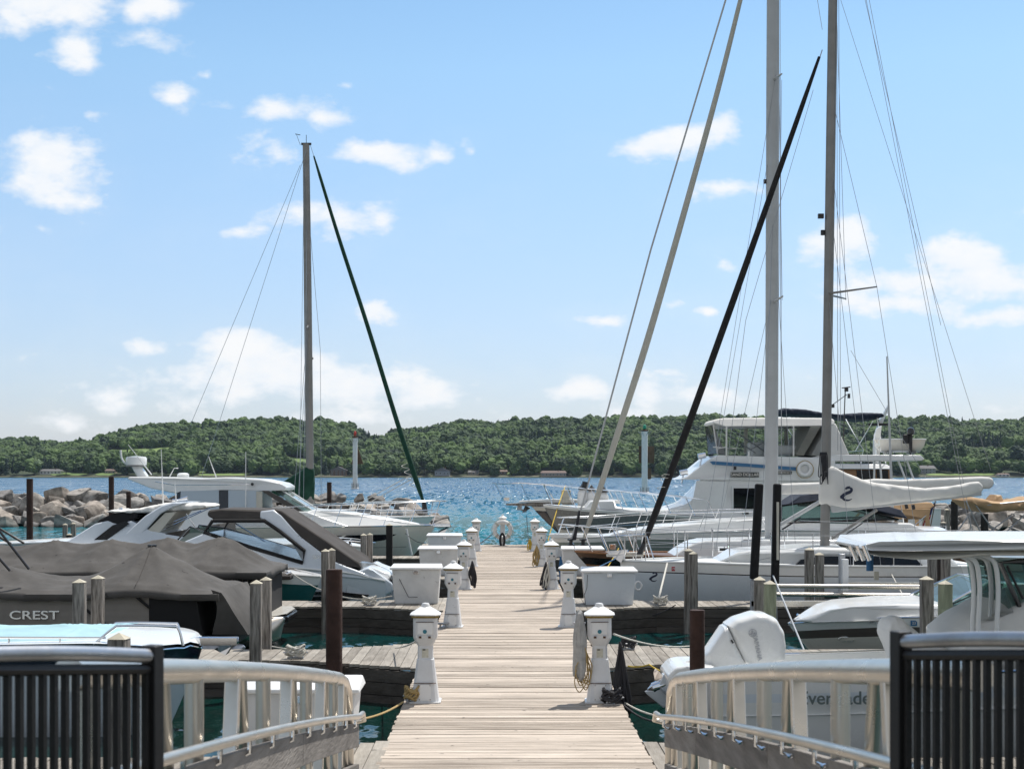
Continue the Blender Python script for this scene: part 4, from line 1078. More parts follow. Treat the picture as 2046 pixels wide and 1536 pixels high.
def rail(b, u0, u1, n, h, hb=None, inset=.04, r=.013, m='chrome', lean=.12, mid=False, name='bow_rail'):
    """guard rail following the sheer, over the stem, with leaning stanchions"""
    def q(u, s, dz): 
        x, y, z = b.pt(u, 0, s); return Vector((x + b.d * lean * (1 if dz else 0), y * (1 - inset), z + dz))
    hb = h if hb is None else hb
    hh = lambda u: hb + (h - hb) * min(1, u / max(.01, u1))
    us = np.linspace(u0, u1, 16); mb = MB()
    for s in (-1, 1): mb.tube([q(u, s, hh(u)) for u in us] + [q(u1 + .02, s, .02)], r, 7)
    mb.tube([q(u0, -1, hh(u0)), q(u0, -1, hh(u0)) * .5 + q(u0, 1, hh(u0)) * .5 + Vector((b.d * .12, 0, .0)), q(u0, 1, hh(u0))], r, 7)
    if mid:
        for s in (-1, 1): mb.tube([q(u, s, hh(u) * .5) for u in us], r * .6, 6)
    mb.build(name, m, b.t)
    for k in range(n):
        u = u0 + (u1 - u0) * (k + .1) / n
        for s in (-1, 1):
            mb = MB(); a = q(u, s, 0); c = q(u, s, hh(u)); mb.tube([a, c], r * .85, 6); mb.build('stanchion', m, b.t)
def cover(b, name, x0, x1, w, zE, peaks, m, drop=.12, wr=.02, ridge=0.0, nx=130, ny=44, seed=0, droop=.05, pp=1.9, zE1=None, parent=None):
    """draped canvas: a tent over poles. peaks: (x, y, height above edge, radius x, radius y)"""
    zE1 = zE if zE1 is None else zE1
    rows = []
    for j in range(-1, ny + 2):
        row = []
        for i in range(-1, nx + 2):
            ic, jc = min(max(i, 0), nx), min(max(j, 0), ny)
            x = x0 + (x1 - x0) * ic / nx; y = -w + 2 * w * jc / ny
            ex = min((ic / nx), 1 - ic / nx) * abs(x1 - x0); ey = w - abs(y)
            e = min(1, min(ex, ey) / .18); e = e * e * (3 - 2 * e)
            z = 0
            for (qx, qy, h, rx, ry) in peaks:
                r = math.hypot((x - qx) / rx, (y - qy) / ry)
                z = max(z, h * max(0, 1 - r) ** pp)
            rd = ridge * max(0, 1 - abs(y) / w) ** 1.1 * min(1, ex / .8)
            z = (z ** 2 + rd ** 2) ** .5
            a = math.atan2(y, x - min(peaks, key=lambda q: abs(q[0] - x))[0]) if peaks else 0
            z += wr * noise.noise(Vector((x * 1.3 + seed, y * 3.5, seed))) * e + wr * .7 * math.sin(a * 7 + seed + 2 * noise.noise(Vector((x, y, seed)))) * e * min(1, .3 + z)
            z += wr * 1.5 * (1 - abs(math.sin(a * 4.5 + seed + 1.5 * noise.noise(Vector((x * .8, y * .8, seed)))))) ** 3 * e * max(0, 1 - abs(x - min(peaks, key=lambda q: abs(q[0] - x))[0]) / 1.6) if peaks else 0
            z += wr * .55 * noise.noise(Vector((x * 4.2 - y * 3, y * 7.5 + x * 2, seed + 3))) * e
            zz = zE + (zE1 - zE) * ic / nx + z - droop * (1 - e)
            if i != ic or j != jc: zz -= drop + .02 * noise.noise(Vector((x * 4, y * 4, seed))); x = x + (.01 if i > nx else -.01 if i < 0 else 0); y = y * 1.004
            row.append((x, y, zz))
        rows.append(row)
    mb = MB(); mb.grid(rows); o = mb.build(name, m, parent or b.t, smooth=70)
    s = o.modifiers.new('cloth', 'SOLIDIFY'); s.thickness = .006
    return o

def soft(b, name, top, bot, w, m, wr=.03, n=60, seed=0, parent=None, sq=.75, fx=5.0):
    """stuffed canvas: top and bottom outlines in pixels along x, half width w (number or list of (px, w))"""
    xs0, xs1 = top[0][0], top[-1][0]; rows = []
    sgn = 1 if xs1 > xs0 else -1
    f = lambda q, L: float(np.interp(q * sgn, [a[0] * sgn for a in L], [a[1] for a in L]))
    for i in range(n + 1):
        q = xs0 + (xs1 - xs0) * i / n; W = w if isinstance(w, (int, float)) else f(q, w)
        T = b.p(q, f(q, top), -W * .3); B_ = b.p(q, f(q, bot), -W * .3); c = (T + B_) / 2; h = max(.01, (T.z - B_.z) / 2); e = 1 if 0 < i < n else .02
        row = []
        for k in range(25):
            a = 2 * math.pi * k / 24; ca, sa = math.cos(a), math.sin(a)
            y = W * math.copysign(abs(ca) ** sq, ca); z = h * math.copysign(abs(sa) ** sq, sa)
            nz = wr * (noise.noise(Vector((c.x * fx + z * 2.2, z * 7, seed + (0 if y < 0 else 9)))) + .6 * noise.noise(Vector((c.x * fx * 2.1 - z * 5, z * 3, seed + 4))))
            row.append((c.x, (y * (1 + nz / max(.08, W))) * e, c.z + (z * (1 + .3 * nz / h)) * e))
        rows.append(row)
    return MB().grid(rows).build(name, m, parent or b.t, smooth=70)

# --- L1 launch with pale blue cover
b = Boat('canopy_launch', 'launch with a pale blue cover and looping chrome rails at the lower left', 'boat', 18.4, 404)
hull(b, (404, 1291), (-560, 1300), [(380, 1287), (200, 1290)], 2.2, rake=.5, entry=.12, pw=2.4, aft=.97, flare=.15, bands=((0, .17, 'navy_paint'), (.17, .9, 'gelcoat_cool'), (.9, 1, 'gelcoat')), rub='chrome', rub_r=.012, deck='gelcoat', bulwark=-.03)
x1 = b.p(262, 1290, 0).x; x0 = b.p(-540, 1290, 0).x
b.X1 = x1
cover(b, 'boat_cover', x0, x1, 1.0, b.p(250, 1283, -1).z, [(x1 - .55, 0, .10, 2.4, 1.6), (x1 - 2.4, 0, .10, 2, 1.6)], 'canvas_blue', drop=.1, wr=.015, ridge=.06, seed=4)
for dy, off in ((-.96, 0), (.9, 0)):
    P = [(183, 1289, dy), (225, 1256 if dy < 0 else 1250, dy), (245, 1250 if dy < 0 else 1244, dy), (340, 1251 if dy < 0 else 1245, dy), (356, 1256 if dy < 0 else 1250, dy), (364, 1289, dy)]
    P = [b.p(q[0], q[1] , q[2]) for q in [(183, 1291, dy)]] + [b.p(*q) for q in P[1:5]] + [b.p(366, 1289, dy)]
    MB().tube(arc(P, 5), .017, 10).build('grab_rail', 'chrome', b.t)
    P = [b.p(-540, 1272 if dy < 0 else 1258, dy), b.p(212, 1274 if dy < 0 else 1259, dy)]
    MB().tube(P, .014, 8).build('side_rail', 'chrome', b.t)
    for px in (-300, -120, 18, 120):
        MB().tube([b.p(px, 1274 if dy < 0 else 1259, dy), b.p(px, 1288 if dy < 0 else 1271, dy)], .011, 6).build('rail_post', 'chrome', b.t)
for px, py, dy in ((302, 1282, -.45), (308, 1272, .3)):
    p = b.p(px, py, dy); MB().tube([(p.x - .09, p.y, p.z + .04), (p.x + .09, p.y, p.z + .04)], .012, 8).tube([(p.x - .04, p.y, p.z), (p.x - .04, p.y, p.z + .04)], .01, 6).tube([(p.x + .04, p.y, p.z), (p.x + .04, p.y, p.z + .04)], .01, 6).build('deck_cleat', 'chrome', b.t)
p = b.p(405, 1280, 0)
MB().box((p.x + .12, 0, p.z - .02), (.62, .14, .03)).box((p.x + .12, -.07, p.z), (.62, .012, .09)).box((p.x + .12, .07, p.z), (.62, .012, .09)).build('anchor_roller', 'chrome', b.t)
MB().tube([(p.x - .1, 0, p.z + .03), (p.x + .42, 0, p.z + .02)], .016, 8).add([(p.x + .30, -.12, p.z - .16), (p.x + .42, -.02, p.z + .04), (p.x + .42, .02, p.z + .04), (p.x + .30, .12, p.z - .16), (p.x + .14, 0, p.z - .10)], [(0, 1, 4), (1, 2, 4), (2, 3, 4), (0, 1, 2, 3)]).build('anchor', 'chrome', b.t)

# --- L2 pontoon boat, "CREST"
b = Boat('pontoon_boat', 'grey covered pontoon boat with silver lettering on its ribbed side panel', 'boat', 24.35, 490)
Yn = -1.2
mb = MB()
for y in (-.95, .95): mb.tube([b.p(-420, 1310, y), b.p(440, 1310, y), b.p(470, 1304, y), b.p(488, 1290, y)], [.31, .31, .2, .03], 16)
mb.build('pontoon', 'aluminium_dull', b.t)
x0 = b.p(-420, 1270, Yn).x; x1 = b.p(470, 1270, Yn).x; zd = b.p(0, 1272, Yn).z
MB().box(((x0 + x1) / 2, 0, zd - .06), (x1 - x0, 2.4, .12)).build('deck_frame', 'dark_plastic', b.t, bevel=.01)
pz0, pz1 = zd + .01, b.p(0, 1191, Yn).z; px1 = b.p(298, 1200, Yn).x
mb = MB(); nr = 34
prof = []
for k in range(nr * 2 + 1): prof.append((-1.2 - (.006 if k % 2 else 0), pz0 + (pz1 - pz0) * k / (nr * 2)))
mb.grid([[(x0, y, z) for y, z in prof], [(px1, y, z) for y, z in prof]]); mb.grid([[(x0, -y, z) for y, z in prof], [(px1, -y, z) for y, z in prof]])
mb.build('side_panel', 'pontoon_panel', b.t, smooth=0)
xf = b.p(404, 1200, Yn).x
MB().add([(px1, -1.21, pz0), (xf, -1.16, pz0), (xf - .1, -1.2, pz1 + .03), (px1, -1.21, pz1 + .03), (px1, 1.2, pz0), (xf, 1.16, pz0), (xf - .1, 1.2, pz1 + .03), (px1, 1.2, pz1 + .03)], [(0, 1, 2, 3), (7, 6, 5, 4), (1, 5, 6, 2), (0, 3, 7, 4)]).build('bow_curtain', 'canvas_black', b.t)
MB().box(((x0 + px1) / 2, -1.2, pz1 + .02), (px1 - x0, .045, .045)).box(((x0 + px1) / 2, 1.2, pz1 + .02), (px1 - x0, .045, .045)).build('fence_rail', 'black_paint', b.t, bevel=.01)
mb = MB(); 
for k in range(14): mb.tube([(px1 - .35 - .42 * k, -1.225, pz1 + .015), (px1 - .35 - .42 * k, -1.235, pz1 + .015)], .012, 8)
mb.build('snaps', 'chrome', b.t)
MB().tube([b.p(136, 1191, -1.235), b.p(240, 1268, -1.235)], .022, 6).tube([b.p(270, 1190, -1.235), b.p(298, 1213, -1.235)], .022, 6).build('strap', 'canvas_black', b.t)
c = b.p(68, 1229, -1.225); text('CREST', .185, (c.x, c.y, c.z), 'letter_silver', b.t, sx=1.45, bold=.012)
c = b.p(266, 1266, -1.235); MB().box((c.x - .9, c.y, c.z), (2.4, .012, .10)).build('side_sticker', 'orange_red', b.t)
c = b.p(283, 1266, -1.245); text('44 L', .085, (c.x, c.y, c.z), 'letter_dark', b.t, shear=.3)
zc = b.p(300, 1181, Yn).z; xp = b.p(304, 1092, 0).x; hp = b.p(304, 1092, 0).z - zc; xe = b.p(438, 1170, Yn).x
cover(b, 'boat_cover', x0, xe, 1.27, zc, [(xp, 0, hp + .02, 1.35, 1.5), (b.p(-140, 1092, 0).x, 0, hp, 1.9, 1.5), (b.p(20, 1140, 0).x, -.2, hp * .5, 1.2, 1.3)], 'canvas_grey', drop=.10, wr=.020, ridge=.14, seed=2, pp=1.35, droop=.04)
# apron hanging over the bow
P0 = [(xe - .12, -1.24, zc + .03), (xe + .01, -1.22, zc - .02), (xe + .02, -.6, zc), (xe + .02, .6, zc), (xe, 1.2, zc - .02)]
x2 = b.p(486, 1278, Yn).x
P1 = [(x2 - .48, -1.05, zd + .02), (x2, -.9, zd + .0), (x2 + .06, -.4, zd + .02), (x2 + .06, .4, zd), (x2, 1.0, zd)]
rows = []
for k in range(9):
    q = k / 8; rows.append([tuple(Vector(a).lerp(Vector(c), q) + Vector((.05 * math.sin(q * 3.1) + .03 * math.sin(i * 2.1 + q * 5), 0, 0))) for i, (a, c) in enumerate(zip(P0, P1))])
MB().grid(rows).build('bow_apron', 'canvas_grey', b.t, smooth=70)
MB().tube([(xp + .02, -1.28 * q_, zc + .012 + hp * max(0, 1 - q_ * 1.28 / 1.5) ** 1.35 + .14 * (1 - q_) * .6) for q_ in (.08, .2, .35, .5, .65, .8, .93)], .006, 5).build('seam', 'canvas_dark', b.t)
MB().tube([(xp, 0, zc + hp - .06), (xp, 0, zc + hp + .035)], .075, 12).build('pole_cap', 'dark_plastic', b.t)
mb = MB()
for (a, c) in (((-40, 1010, -1.0), (58, 1137, -1.0)), ((-60, 1050, -1.0), (20, 1140, -1.0)), ((-60, 1020, .9), (48, 1085, .9)), ((-50, 1045, .9), (22, 1086, .9))): mb.tube([b.p(*a), b.p(*c)], .020, 8)
mb.build('bimini_frame', 'black_paint', b.t)

# --- L3 black pontoon boat
b = Boat('pontoon_boat', 'black sided pontoon boat under a long grey cover with four pole peaks', 'boat', 27.2, 568)
Yn = -1.25; mb = MB()
for y in (-.98, .98): mb.tube([b.p(-300, 1262, y), b.p(520, 1262, y), b.p(548, 1252, y), b.p(567, 1234, y)], [.30, .30, .22, .03], 16)
mb.build('pontoon', 'aluminium', b.t)
x0 = b.p(-300, 1262, Yn).x; zd = b.p(0, 1238, Yn).z; x1 = b.p(528, 1230, Yn).x
MB().extr([(x0, zd - .12, 1.25), (x0, zd, 1.25), (x1, zd + .02, 1.25), (x1 + .2, zd + .02, 1.0), (x1 + .32, zd, .6), (x1 + .32, zd - .1, .6), (x1 + .2, zd - .16, 1.0), (x1, zd - .2, 1.25)]).build('deck_edge', 'black_paint', b.t, bevel=.02)
MB().extr([(x1 - .3, zd + .021, 1.2), (x1 + .15, zd + .045, 1.0), (x1 + .28, zd + .045, .55), (x1 + .28, zd + .03, .55), (x1 - .3, zd + .0, 1.2)]).build('bow_deck', 'gelcoat_cream', b.t)
zt = b.p(0, 1150, Yn).z; xe = b.p(533, 1143, Yn).x
MB().box(((x0 + xe - .1) / 2, -1.22, (zd + zt) / 2), (xe - .1 - x0, .05, zt - zd)).box(((x0 + xe - .1) / 2, 1.22, (zd + zt) / 2), (xe - .1 - x0, .05, zt - zd)).build('side_panel', 'canvas_black', b.t)
MB().box((xe - .12, 0, (zd + zt) / 2), (.05, 2.4, zt - zd)).build('bow_gate', 'canvas_black', b.t)
mb = MB()
for k in range(9): mb.tube([(xe - .15 - .09 * k, -1.255, zt - .05 ), (xe - .15 - .09 * k, -1.255, zt - .26 - .05 * (k % 3))], .012, 5)
mb.build('fringe', 'canvas_dark', b.t)
zc = b.p(0, 1140, Yn).z
pk = [(b.p(px, py, 0).x, 0, math.sqrt(max(.01, (b.p(px, py, 0).z - zc) ** 2 - .37 ** 2)), 1.1, 1.35) for px, py in ((-70, 1078), (110, 1079), (222, 1077), (333, 1074), (443, 1072))]
cover(b, 'boat_cover', x0, xe, 1.30, zc, pk, 'canvas_grey', drop=.11, wr=.022, ridge=.37, seed=8, pp=1.25, droop=.03, nx=130)
for q in pk[1:4]: MB().tube([(q[0], 0, zc + q[2] + .0), (q[0], 0, zc + q[2] + .05)], .07, 12).build('pole_cap', 'dark_plastic', b.t)
c = b.p(488, 1243, -1.27); text('SL UR', .13, (c.x - .12, c.y, c.z + .14), 'letter_grey', b.t, shear=.35, sx=1.1)
p = b.p(564, 1233, -.4); MB().tube([(p.x - .02, p.y, p.z), (p.x + .03, p.y, p.z)], .03, 10).build('bow_eye', 'chrome', b.t)

# --- L4 teal runabout
b = Boat('runabout', 'small runabout with a dark teal hull and white deck behind the black pontoon boat', 'boat', 31.9, 643)
hull(b, (643, 1149), (200, 1150), [(560, 1143), (400, 1142)], 2.2, rake=.55, entry=.5, flare=.4, bands=((0, .18, 'gelcoat'), (.18, .85, 'teal_paint'), (.85, 1, 'gelcoat')), deck='gelcoat', camber=.10)
x0 = b.p(230, 1140, 0).x; x1 = b.p(592, 1140, 0).x; zc = b.p(560, 1144, -.7).z
cover(b, 'boat_cover', x0, x1, .95, zc, [(x0 + 1.6, 0, .35, 1.8, 1.1)], 'canvas_dark', drop=.08, ridge=.10, seed=5)
MB().tube([b.p(573, 1147, -.8), b.p(582, 1144, -.8)], .03, 8).build('deck_cleat', 'chrome', b.t)

# --- L5 express cruiser, stern to the dock
b = Boat('express_cruiser', 'white express cruiser with brown-grey canvas, sweeping arch and clear side curtains', 'boat', 34.6, 784)
W = 1.4
hull(b, (60, 1118), (770, 1160), [(200, 1108), (400, 1112), (560, 1130), (700, 1142)], 2.85, rake=1.2, entry=.4, aft=.94, flare=.35, bands=((0, .9, 'gelcoat_cool'), (.9, 1, 'navy_paint')), rub='gelcoat', deck='gelcoat', camber=.06)
# cockpit side and arch in one sweep
b.ex('cockpit_coaming', [(240, 1110, 1.2), (330, 1098, 1.25), (410, 1064, 1.25), (470, 1080, 1.28), (605, 1122, 1.32), (585, 1087, 1.2), (519, 1034, 1.12), (520, 1021, 1.08), (546, 1018, 1.08), (562, 1030, 1.12), (600, 1072, 1.2), (660, 1118, 1.3), (690, 1131, 1.36), (720, 1142, 1.38), (765, 1160, 1.38), (640, 1150, 1.4), (420, 1130, 1.4)], 'gelcoat_cool', bevel=.03)
b.ex('swim_platform', [(735, 1133, 1.3), (745, 1140, 1.36), (784, 1165, 1.25), (784, 1182, 1.25), (740, 1203, 1.3), (690, 1203, 1.3), (690, 1150, 1.36)], 'gelcoat_cool', bevel=.04)
b.ex('aft_canvas', [(546, 1017, 1.06), (562, 1020, 1.06), (640, 1072, 1.16), (717, 1124, 1.26), (722, 1134, 1.28), (686, 1131, 1.3), (650, 1112, 1.24), (596, 1068, 1.18), (556, 1032, 1.1)], 'canvas_dark', bevel=.03)
b.ex('canvas_top', [(413, 1030, .95), (416, 1019, .92), (440, 1016, .9), (519, 1018, 1.0), (548, 1018, 1.05), (550, 1032, 1.1), (519, 1040, 1.12), (428, 1038, 1.05)], 'canvas_dark', bevel=.05)
fr = b.tube('curtain_frame', [(425, 1040, -1.1), (408, 1064, -1.22), (470, 1084, -1.3), (605, 1124, -1.34), (608, 1100, -1.3), (560, 1062, -1.2), (528, 1040, -1.14), (425, 1040, -1.1)], .045, 'canvas_black', mirror=True, n=6)
b.panel('side_curtain', [(428, 1042, 1.10), (411, 1062, 1.21), (470, 1082, 1.28), (603, 1121, 1.32), (605, 1101, 1.28), (560, 1062, 1.19), (527, 1042, 1.12)], 1.2, 'glass_clear', th=.006, proud=0, both=True)
mb = MB(); mb.tube([b.p(470, 1045, -1.1), b.p(530, 1082, -1.1)], .014, 6); mb.tube([b.p(452, 1068, 1.0), b.p(600, 1110, 1.0)], .014, 6); mb.build('canvas_bows', 'chrome', b.t)
ws = b.panel('windshield', [(345, 1090, 1.1), (378, 1064, .6), (380, 1053, .5), (408, 1063, 1.2), (470, 1080, 1.27), (440, 1092, 1.27)], 1.2, 'glass_green', th=.01, both=True)
b.tube('windshield_frame', [(343, 1091, -1.12), (380, 1052, -.5), (410, 1062, -1.2), (606, 1124, -1.33)], .02, 'black_paint', n=6, mirror=True)
b.ex('lower_glass', [(400, 1082, 1.24), (560, 1114, 1.32), (470, 1106, 1.3), (390, 1092, 1.24)], 'glass_green', bevel=0)
b.panel('hull_graphic', [(615, 1182), (668, 1181), (738, 1188), (728, 1197), (690, 1190), (622, 1187)], 1.36, 'black_paint', proud=.01)
b.panel('hull_graphic', [(600, 1192), (668, 1191), (700, 1197), (690, 1201), (600, 1200)], 1.34, 'black_paint', proud=.02)
# sunpad seat back over the transom
mb = MB(); P = []
for k in range(13):
    a = math.pi * k / 12
    P.append(a)
rows = []
for q in range(5):
    rows.append([tuple(b.p(716 + 34 * (1 - math.cos(a)) + q * 1.0, 1123 + 13 * (1 - math.cos(a)) + 0, -1.15 + 2.3 * 0) + Vector((0, .02 + 2.2 * math.sin(a) * .5, -.045 * q))) for a in P])
mb.grid(rows); o = mb.build('sunpad_back', 'grey_paint', b.t, smooth=60); s_ = o.modifiers.new('s', 'SOLIDIFY'); s_.thickness = .04
b.ex('transom_seat', [(722, 1136, .9), (740, 1132, 1.0), (778, 1146, 1.0), (784, 1158, 1.0), (770, 1160, 1.1), (726, 1144, 1.1)], 'gelcoat', bevel=.05)
mb = MB()
for k in range(14):
    q = k / 13; p = b.p(596 + 96 * q, 1070 + 62 * q, -1.24 - .08 * q); mb.tube([p, p + Vector((0, -.02, 0))], .012, 6)
for k in range(12):
    q = k / 11; p = b.p(420 + 180 * q, 1068 + 53 * q, -1.29 - .04 * q); mb.tube([p, p + Vector((0, -.03, 0))], .012, 6)
mb.build('snaps', 'chrome', b.t)
c = b.p(632, 1112, -1.36); text('SLX', .10, (c.x, c.y, c.z), 'letter_silver', b.t)

# --- L7 small dark bow boat
b = Boat('runabout', 'small dark blue hulled boat with a low bow rail beside the third left post pair', 'boat', 40.6, 744)
hull(b, (744, 1093), (350, 1092), [(700, 1088), (600, 1086)], 2.3, rake=.5, entry=.45, flare=.35, bands=((0, .12, 'gelcoat'), (.12, .85, 'navy_paint'), (.85, 1, 'gelcoat')), deck='gelcoat', camber=.16)
rail(b, .03, .35, 3, .12, .1)
p = b.p(699, 1087, -.5); MB().tube([p, p + Vector((0, 0, .1))], .03, 8).tube([p + Vector((0, 0, .08)), p + Vector((.2, 0, -.35))], .012, 6).build('cleat_and_line', 'rope_dark', b.t)

# --- L8 sport cruiser with sloping arch
b = Boat('sport_cruiser', 'white sport cruiser with a raked arch, cream folded top and dark sunshade', 'boat', 43.6, 420)
hull(b, (-60, 1086), (470, 1098), [(100, 1082), (300, 1090)], 3.2, rake=1.3, entry=.45, aft=.93, flare=.35, bands=((0, .9, 'gelcoat_cool'), (.9, 1, 'navy_paint')), deck='gelcoat')
b.ex('cabin_side', [(100, 1090, 1.35), (137, 1079, 1.3), (190, 1046, 1.15), (215, 1040, 1.1), (236, 1046, 1.1), (262, 1040, 1.15), (300, 1060, 1.3), (440, 1086, 1.4), (440, 1096, 1.45), (100, 1096, 1.4)], 'gelcoat_cool', bevel=.03)
b.panel('side_window', [(188, 1078, 1.33), (225, 1049, 1.2), (252, 1040, 1.15), (258, 1046, 1.2), (214, 1078, 1.33)], 1.2, 'glass_dark', proud=.03)
b.ex('sun_shade', [(192, 1045, 1.1), (200, 1036, 1.05), (228, 1025, 1.0), (268, 1022, 1.0), (275, 1027, 1.05), (272, 1036, 1.08), (240, 1048, 1.12)], 'canvas_black', bevel=.05)
b.ex('arch', [(230, 1082, 1.35), (252, 1064, 1.3), (290, 1030, 1.22), (322, 1010, 1.15), (345, 1003, 1.1), (372, 1004, 1.1), (346, 1012, 1.18), (320, 1026, 1.25), (288, 1062, 1.32), (272, 1082, 1.36)], 'gelcoat_cool', bevel=.04)
soft(b, 'cream_top', [(222, 1021), (230, 1017), (262, 1018), (330, 1005), (350, 1002), (400, 1005), (420, 1006), (425, 1010)], [(222, 1023), (270, 1024), (330, 1024), (395, 1019), (425, 1012)], 1.05, 'canvas_white', wr=.06, seed=5, sq=.5)
b.ex('side_curtain', [(330, 1024, 1.12), (352, 1022, 1.12), (318, 1064, 1.3), (284, 1070, 1.33)], 'canvas_cream', bevel=.01)
mb = MB()
for s in (-1.1, 1.1): mb.tube([b.p(282, 1068, s), b.p(402, 1020, s)], .016, 6); mb.tube([b.p(312, 1064, s), b.p(420, 1014, s)], .016, 6); mb.tube([b.p(372, 1026, s), b.p(390, 1052, s)], .016, 6)
mb.build('top_frame', 'chrome', b.t)
b.ex('cockpit_cover', [(274, 1082, 1.36), (285, 1074, 1.34), (400, 1052, 1.3), (440, 1046, 1.2), (440, 1085, 1.36)], 'canvas_dark', bevel=.03)
b.tube('horn', [(345, 1000, -.6), (355, 999, -.6), (375, 996, -.6)], [.05, .03, .08], 'chrome')
MB().lathe(b.p(241, 1022, -.5), [(.06, 0), (.06, .08), (.04, .12)], 10).build('nav_light', 'chrome', b.t)
mb = MB()
for a in (((352, 1004, -.7), (349, 960, -.7)), ((326, 1006, .5), (322, 897, .5))): mb.tube([b.p(*a[0]), b.p(*a[1])], [.022, .008], 6)
mb.build('antenna', 'roof_white', b.t)

# --- L6 hardtop cruiser
b = Boat('hardtop_cruiser', 'large white hardtop cruiser with radar dome on a raked mast and long bow rail', 'boat', 50.4, 872)
W = 1.7
hull(b, (872, 1047), (262, 1062), [(820, 1048), (700, 1050), (500, 1052)], 3.5, rake=1.3, entry=.5, aft=.93, flare=.42, bands=((0, .88, 'gelcoat_cream'), (.88, 1, 'navy_paint')), rub='chrome', rub_r=.02, deck='gelcoat', camber=.10)
b.ex('coach_roof', [(640, 1052, 1.45), (600, 1026, 1.2), (625, 1018, 1.0), (680, 1021, .9), (743, 1031, .7), (800, 1039, .4), (838, 1046, .2), (838, 1056, .2), (740, 1056, 1.1)], 'gelcoat', bevel=.05)
b.ex('cabin_side', [(262, 1060, 1.5), (330, 1020, 1.42), (360, 1012, 1.4), (500, 1018, 1.4), (612, 1022, 1.35), (640, 1032, 1.3), (700, 1052, 1.3), (640, 1060, 1.6)], 'gelcoat', bevel=.04)
b.ex('hardtop', [(253, 956, 1.1), (258, 952, 1.05), (350, 953, 1.2), (400, 955, 1.2), (450, 953, 1.2), (520, 957, 1.2), (560, 965, 1.15), (572, 972, 1.1), (570, 980, 1.1), (530, 980, 1.25), (430, 980, 1.3), (352, 986, 1.3), (300, 975, 1.25)], 'gelcoat', bevel=.05)
b.panel('side_window', [(360, 981, 1.3), (437, 979, 1.3), (438, 1017, 1.4), (358, 1017, 1.4)], 1.4, 'glass_grey', both=True)
b.panel('side_window', [(456, 979, 1.3), (518, 980, 1.3), (518, 1018, 1.4), (456, 1018, 1.4)], 1.4, 'glass_grey', both=True)
b.panel('window_pillar', [(438, 979, 1.3), (456, 979, 1.3), (456, 1018, 1.4), (438, 1018, 1.4)], 1.4, 'black_paint', th=.05, proud=.02, both=True)
b.panel('window_pillar', [(354, 984, 1.3), (361, 981, 1.3), (359, 1020, 1.4), (348, 1020, 1.42)], 1.4, 'black_paint', th=.05, proud=.02, both=True)
b.panel('cabin_door', [(512, 981, 1.3), (524, 982, 1.3), (524, 1017, 1.39), (512, 1017, 1.39)], 1.4, 'canvas_cream', th=.04, proud=.03)
b.panel('front_pillar', [(522, 980, 1.28), (537, 980, 1.26), (572, 1000, 1.26), (607, 1021, 1.25), (594, 1021, 1.3), (560, 1005, 1.3)], 1.3, 'black_paint', th=.06, both=True)
mb = MB(); P = [b.p(546, 979, -1.15), b.p(558, 977, -.8), b.p(622, 1018, -.75), b.p(602, 1020, -1.22)]
mb.slab(P, .01); P2 = [b.p(558, 977, -.8), b.p(622, 1018, -.75)]
vs = [P2[0], P2[1], Vector((P2[1].x, .75, P2[1].z)), Vector((P2[0].x, .8, P2[0].z))]; mb.add(vs, [(0, 1, 2, 3)])
mb.slab([Vector((v.x, -v.y, v.z)) for v in P], .01); mb.build('windshield', 'glass_green', b.t)
b.tube('windshield_frame', [(558, 977, -.8), (622, 1018, -.75)], .03, 'gelcoat', mirror=True)
b.tube('wiper', [(583, 998, -1.0), (612, 1014, -1.0)], .014, 'dark_plastic')
b.panel('hull_window', [(664, 1071), (705, 1069), (793, 1067), (768, 1079), (740, 1083), (690, 1085)], 1.62, 'glass_dark', proud=.04, both=False, th=.2)
b.panel('window_slash', [(661, 1085), (686, 1069), (692, 1069), (668, 1085)], 1.63, 'gelcoat_cream', proud=.06)
rail(b, -.005 + .01, .56, 7, .62, .78, lean=.25, mid=True, r=.016)
b.tube('lower_rail', [(640, 1021, -1.4), (720, 1020, -1.2), (800, 1021, -.6), (860, 1019, -.15), (882, 1019, 0)], .012, 'chrome', mirror=True)
b.tube('hull_line', [(700, 1094, -1.64), (780, 1093, -1.3), (812, 1092, -1.05)], .008, 'dark_plastic')
p = b.p(872, 1050, 0)
MB().box((p.x + .1, 0, p.z), (.7, .18, .05)).tube([(p.x - .1, 0, p.z + .06), (p.x + .45, 0, p.z + .03)], .022, 8).add([(p.x + .2, -.16, p.z - .35), (p.x + .48, -.02, p.z + .05), (p.x + .48, .02, p.z + .05), (p.x + .2, .16, p.z - .35), (p.x + .05, 0, p.z - .2)], [(0, 1, 4), (1, 2, 4), (2, 3, 4), (0, 1, 2, 3)]).build('anchor', 'chrome', b.t)
r_ = b.ex('radar_mast', [(264, 930, .14), (277, 929, .14), (281, 932, .14), (293, 952, .2), (275, 954, .2), (262, 933, .14)], 'gelcoat', bevel=.03)
c = b.p(272.5, 922, 0); MB().lathe((c.x, 0, c.z - .14), [(.30, 0), (.34, .03), (.345, .10), (.345, .24), (.31, .30), (.1, .32)], 26).build('radar_dome', 'gelcoat', r_)
MB().lathe((c.x, 0, c.z - .17), [(.34, 0), (.34, .05)], 26).build('dome_base', 'grey_paint', r_)
b.tube('light_arm', [(262, 929, -.1), (250, 925, -.1), (243, 915, -.1), (241, 899, -.1)], .035, 'gelcoat', smooth_path=5)
c = b.p(366, 950, .2); MB().lathe((c.x, c.y, c.z - .06), [(.18, 0), (.2, .04), (.2, .1), (.14, .15), (.02, .16)], 20).build('satellite_dome', 'gelcoat', b.t)
mb = MB()
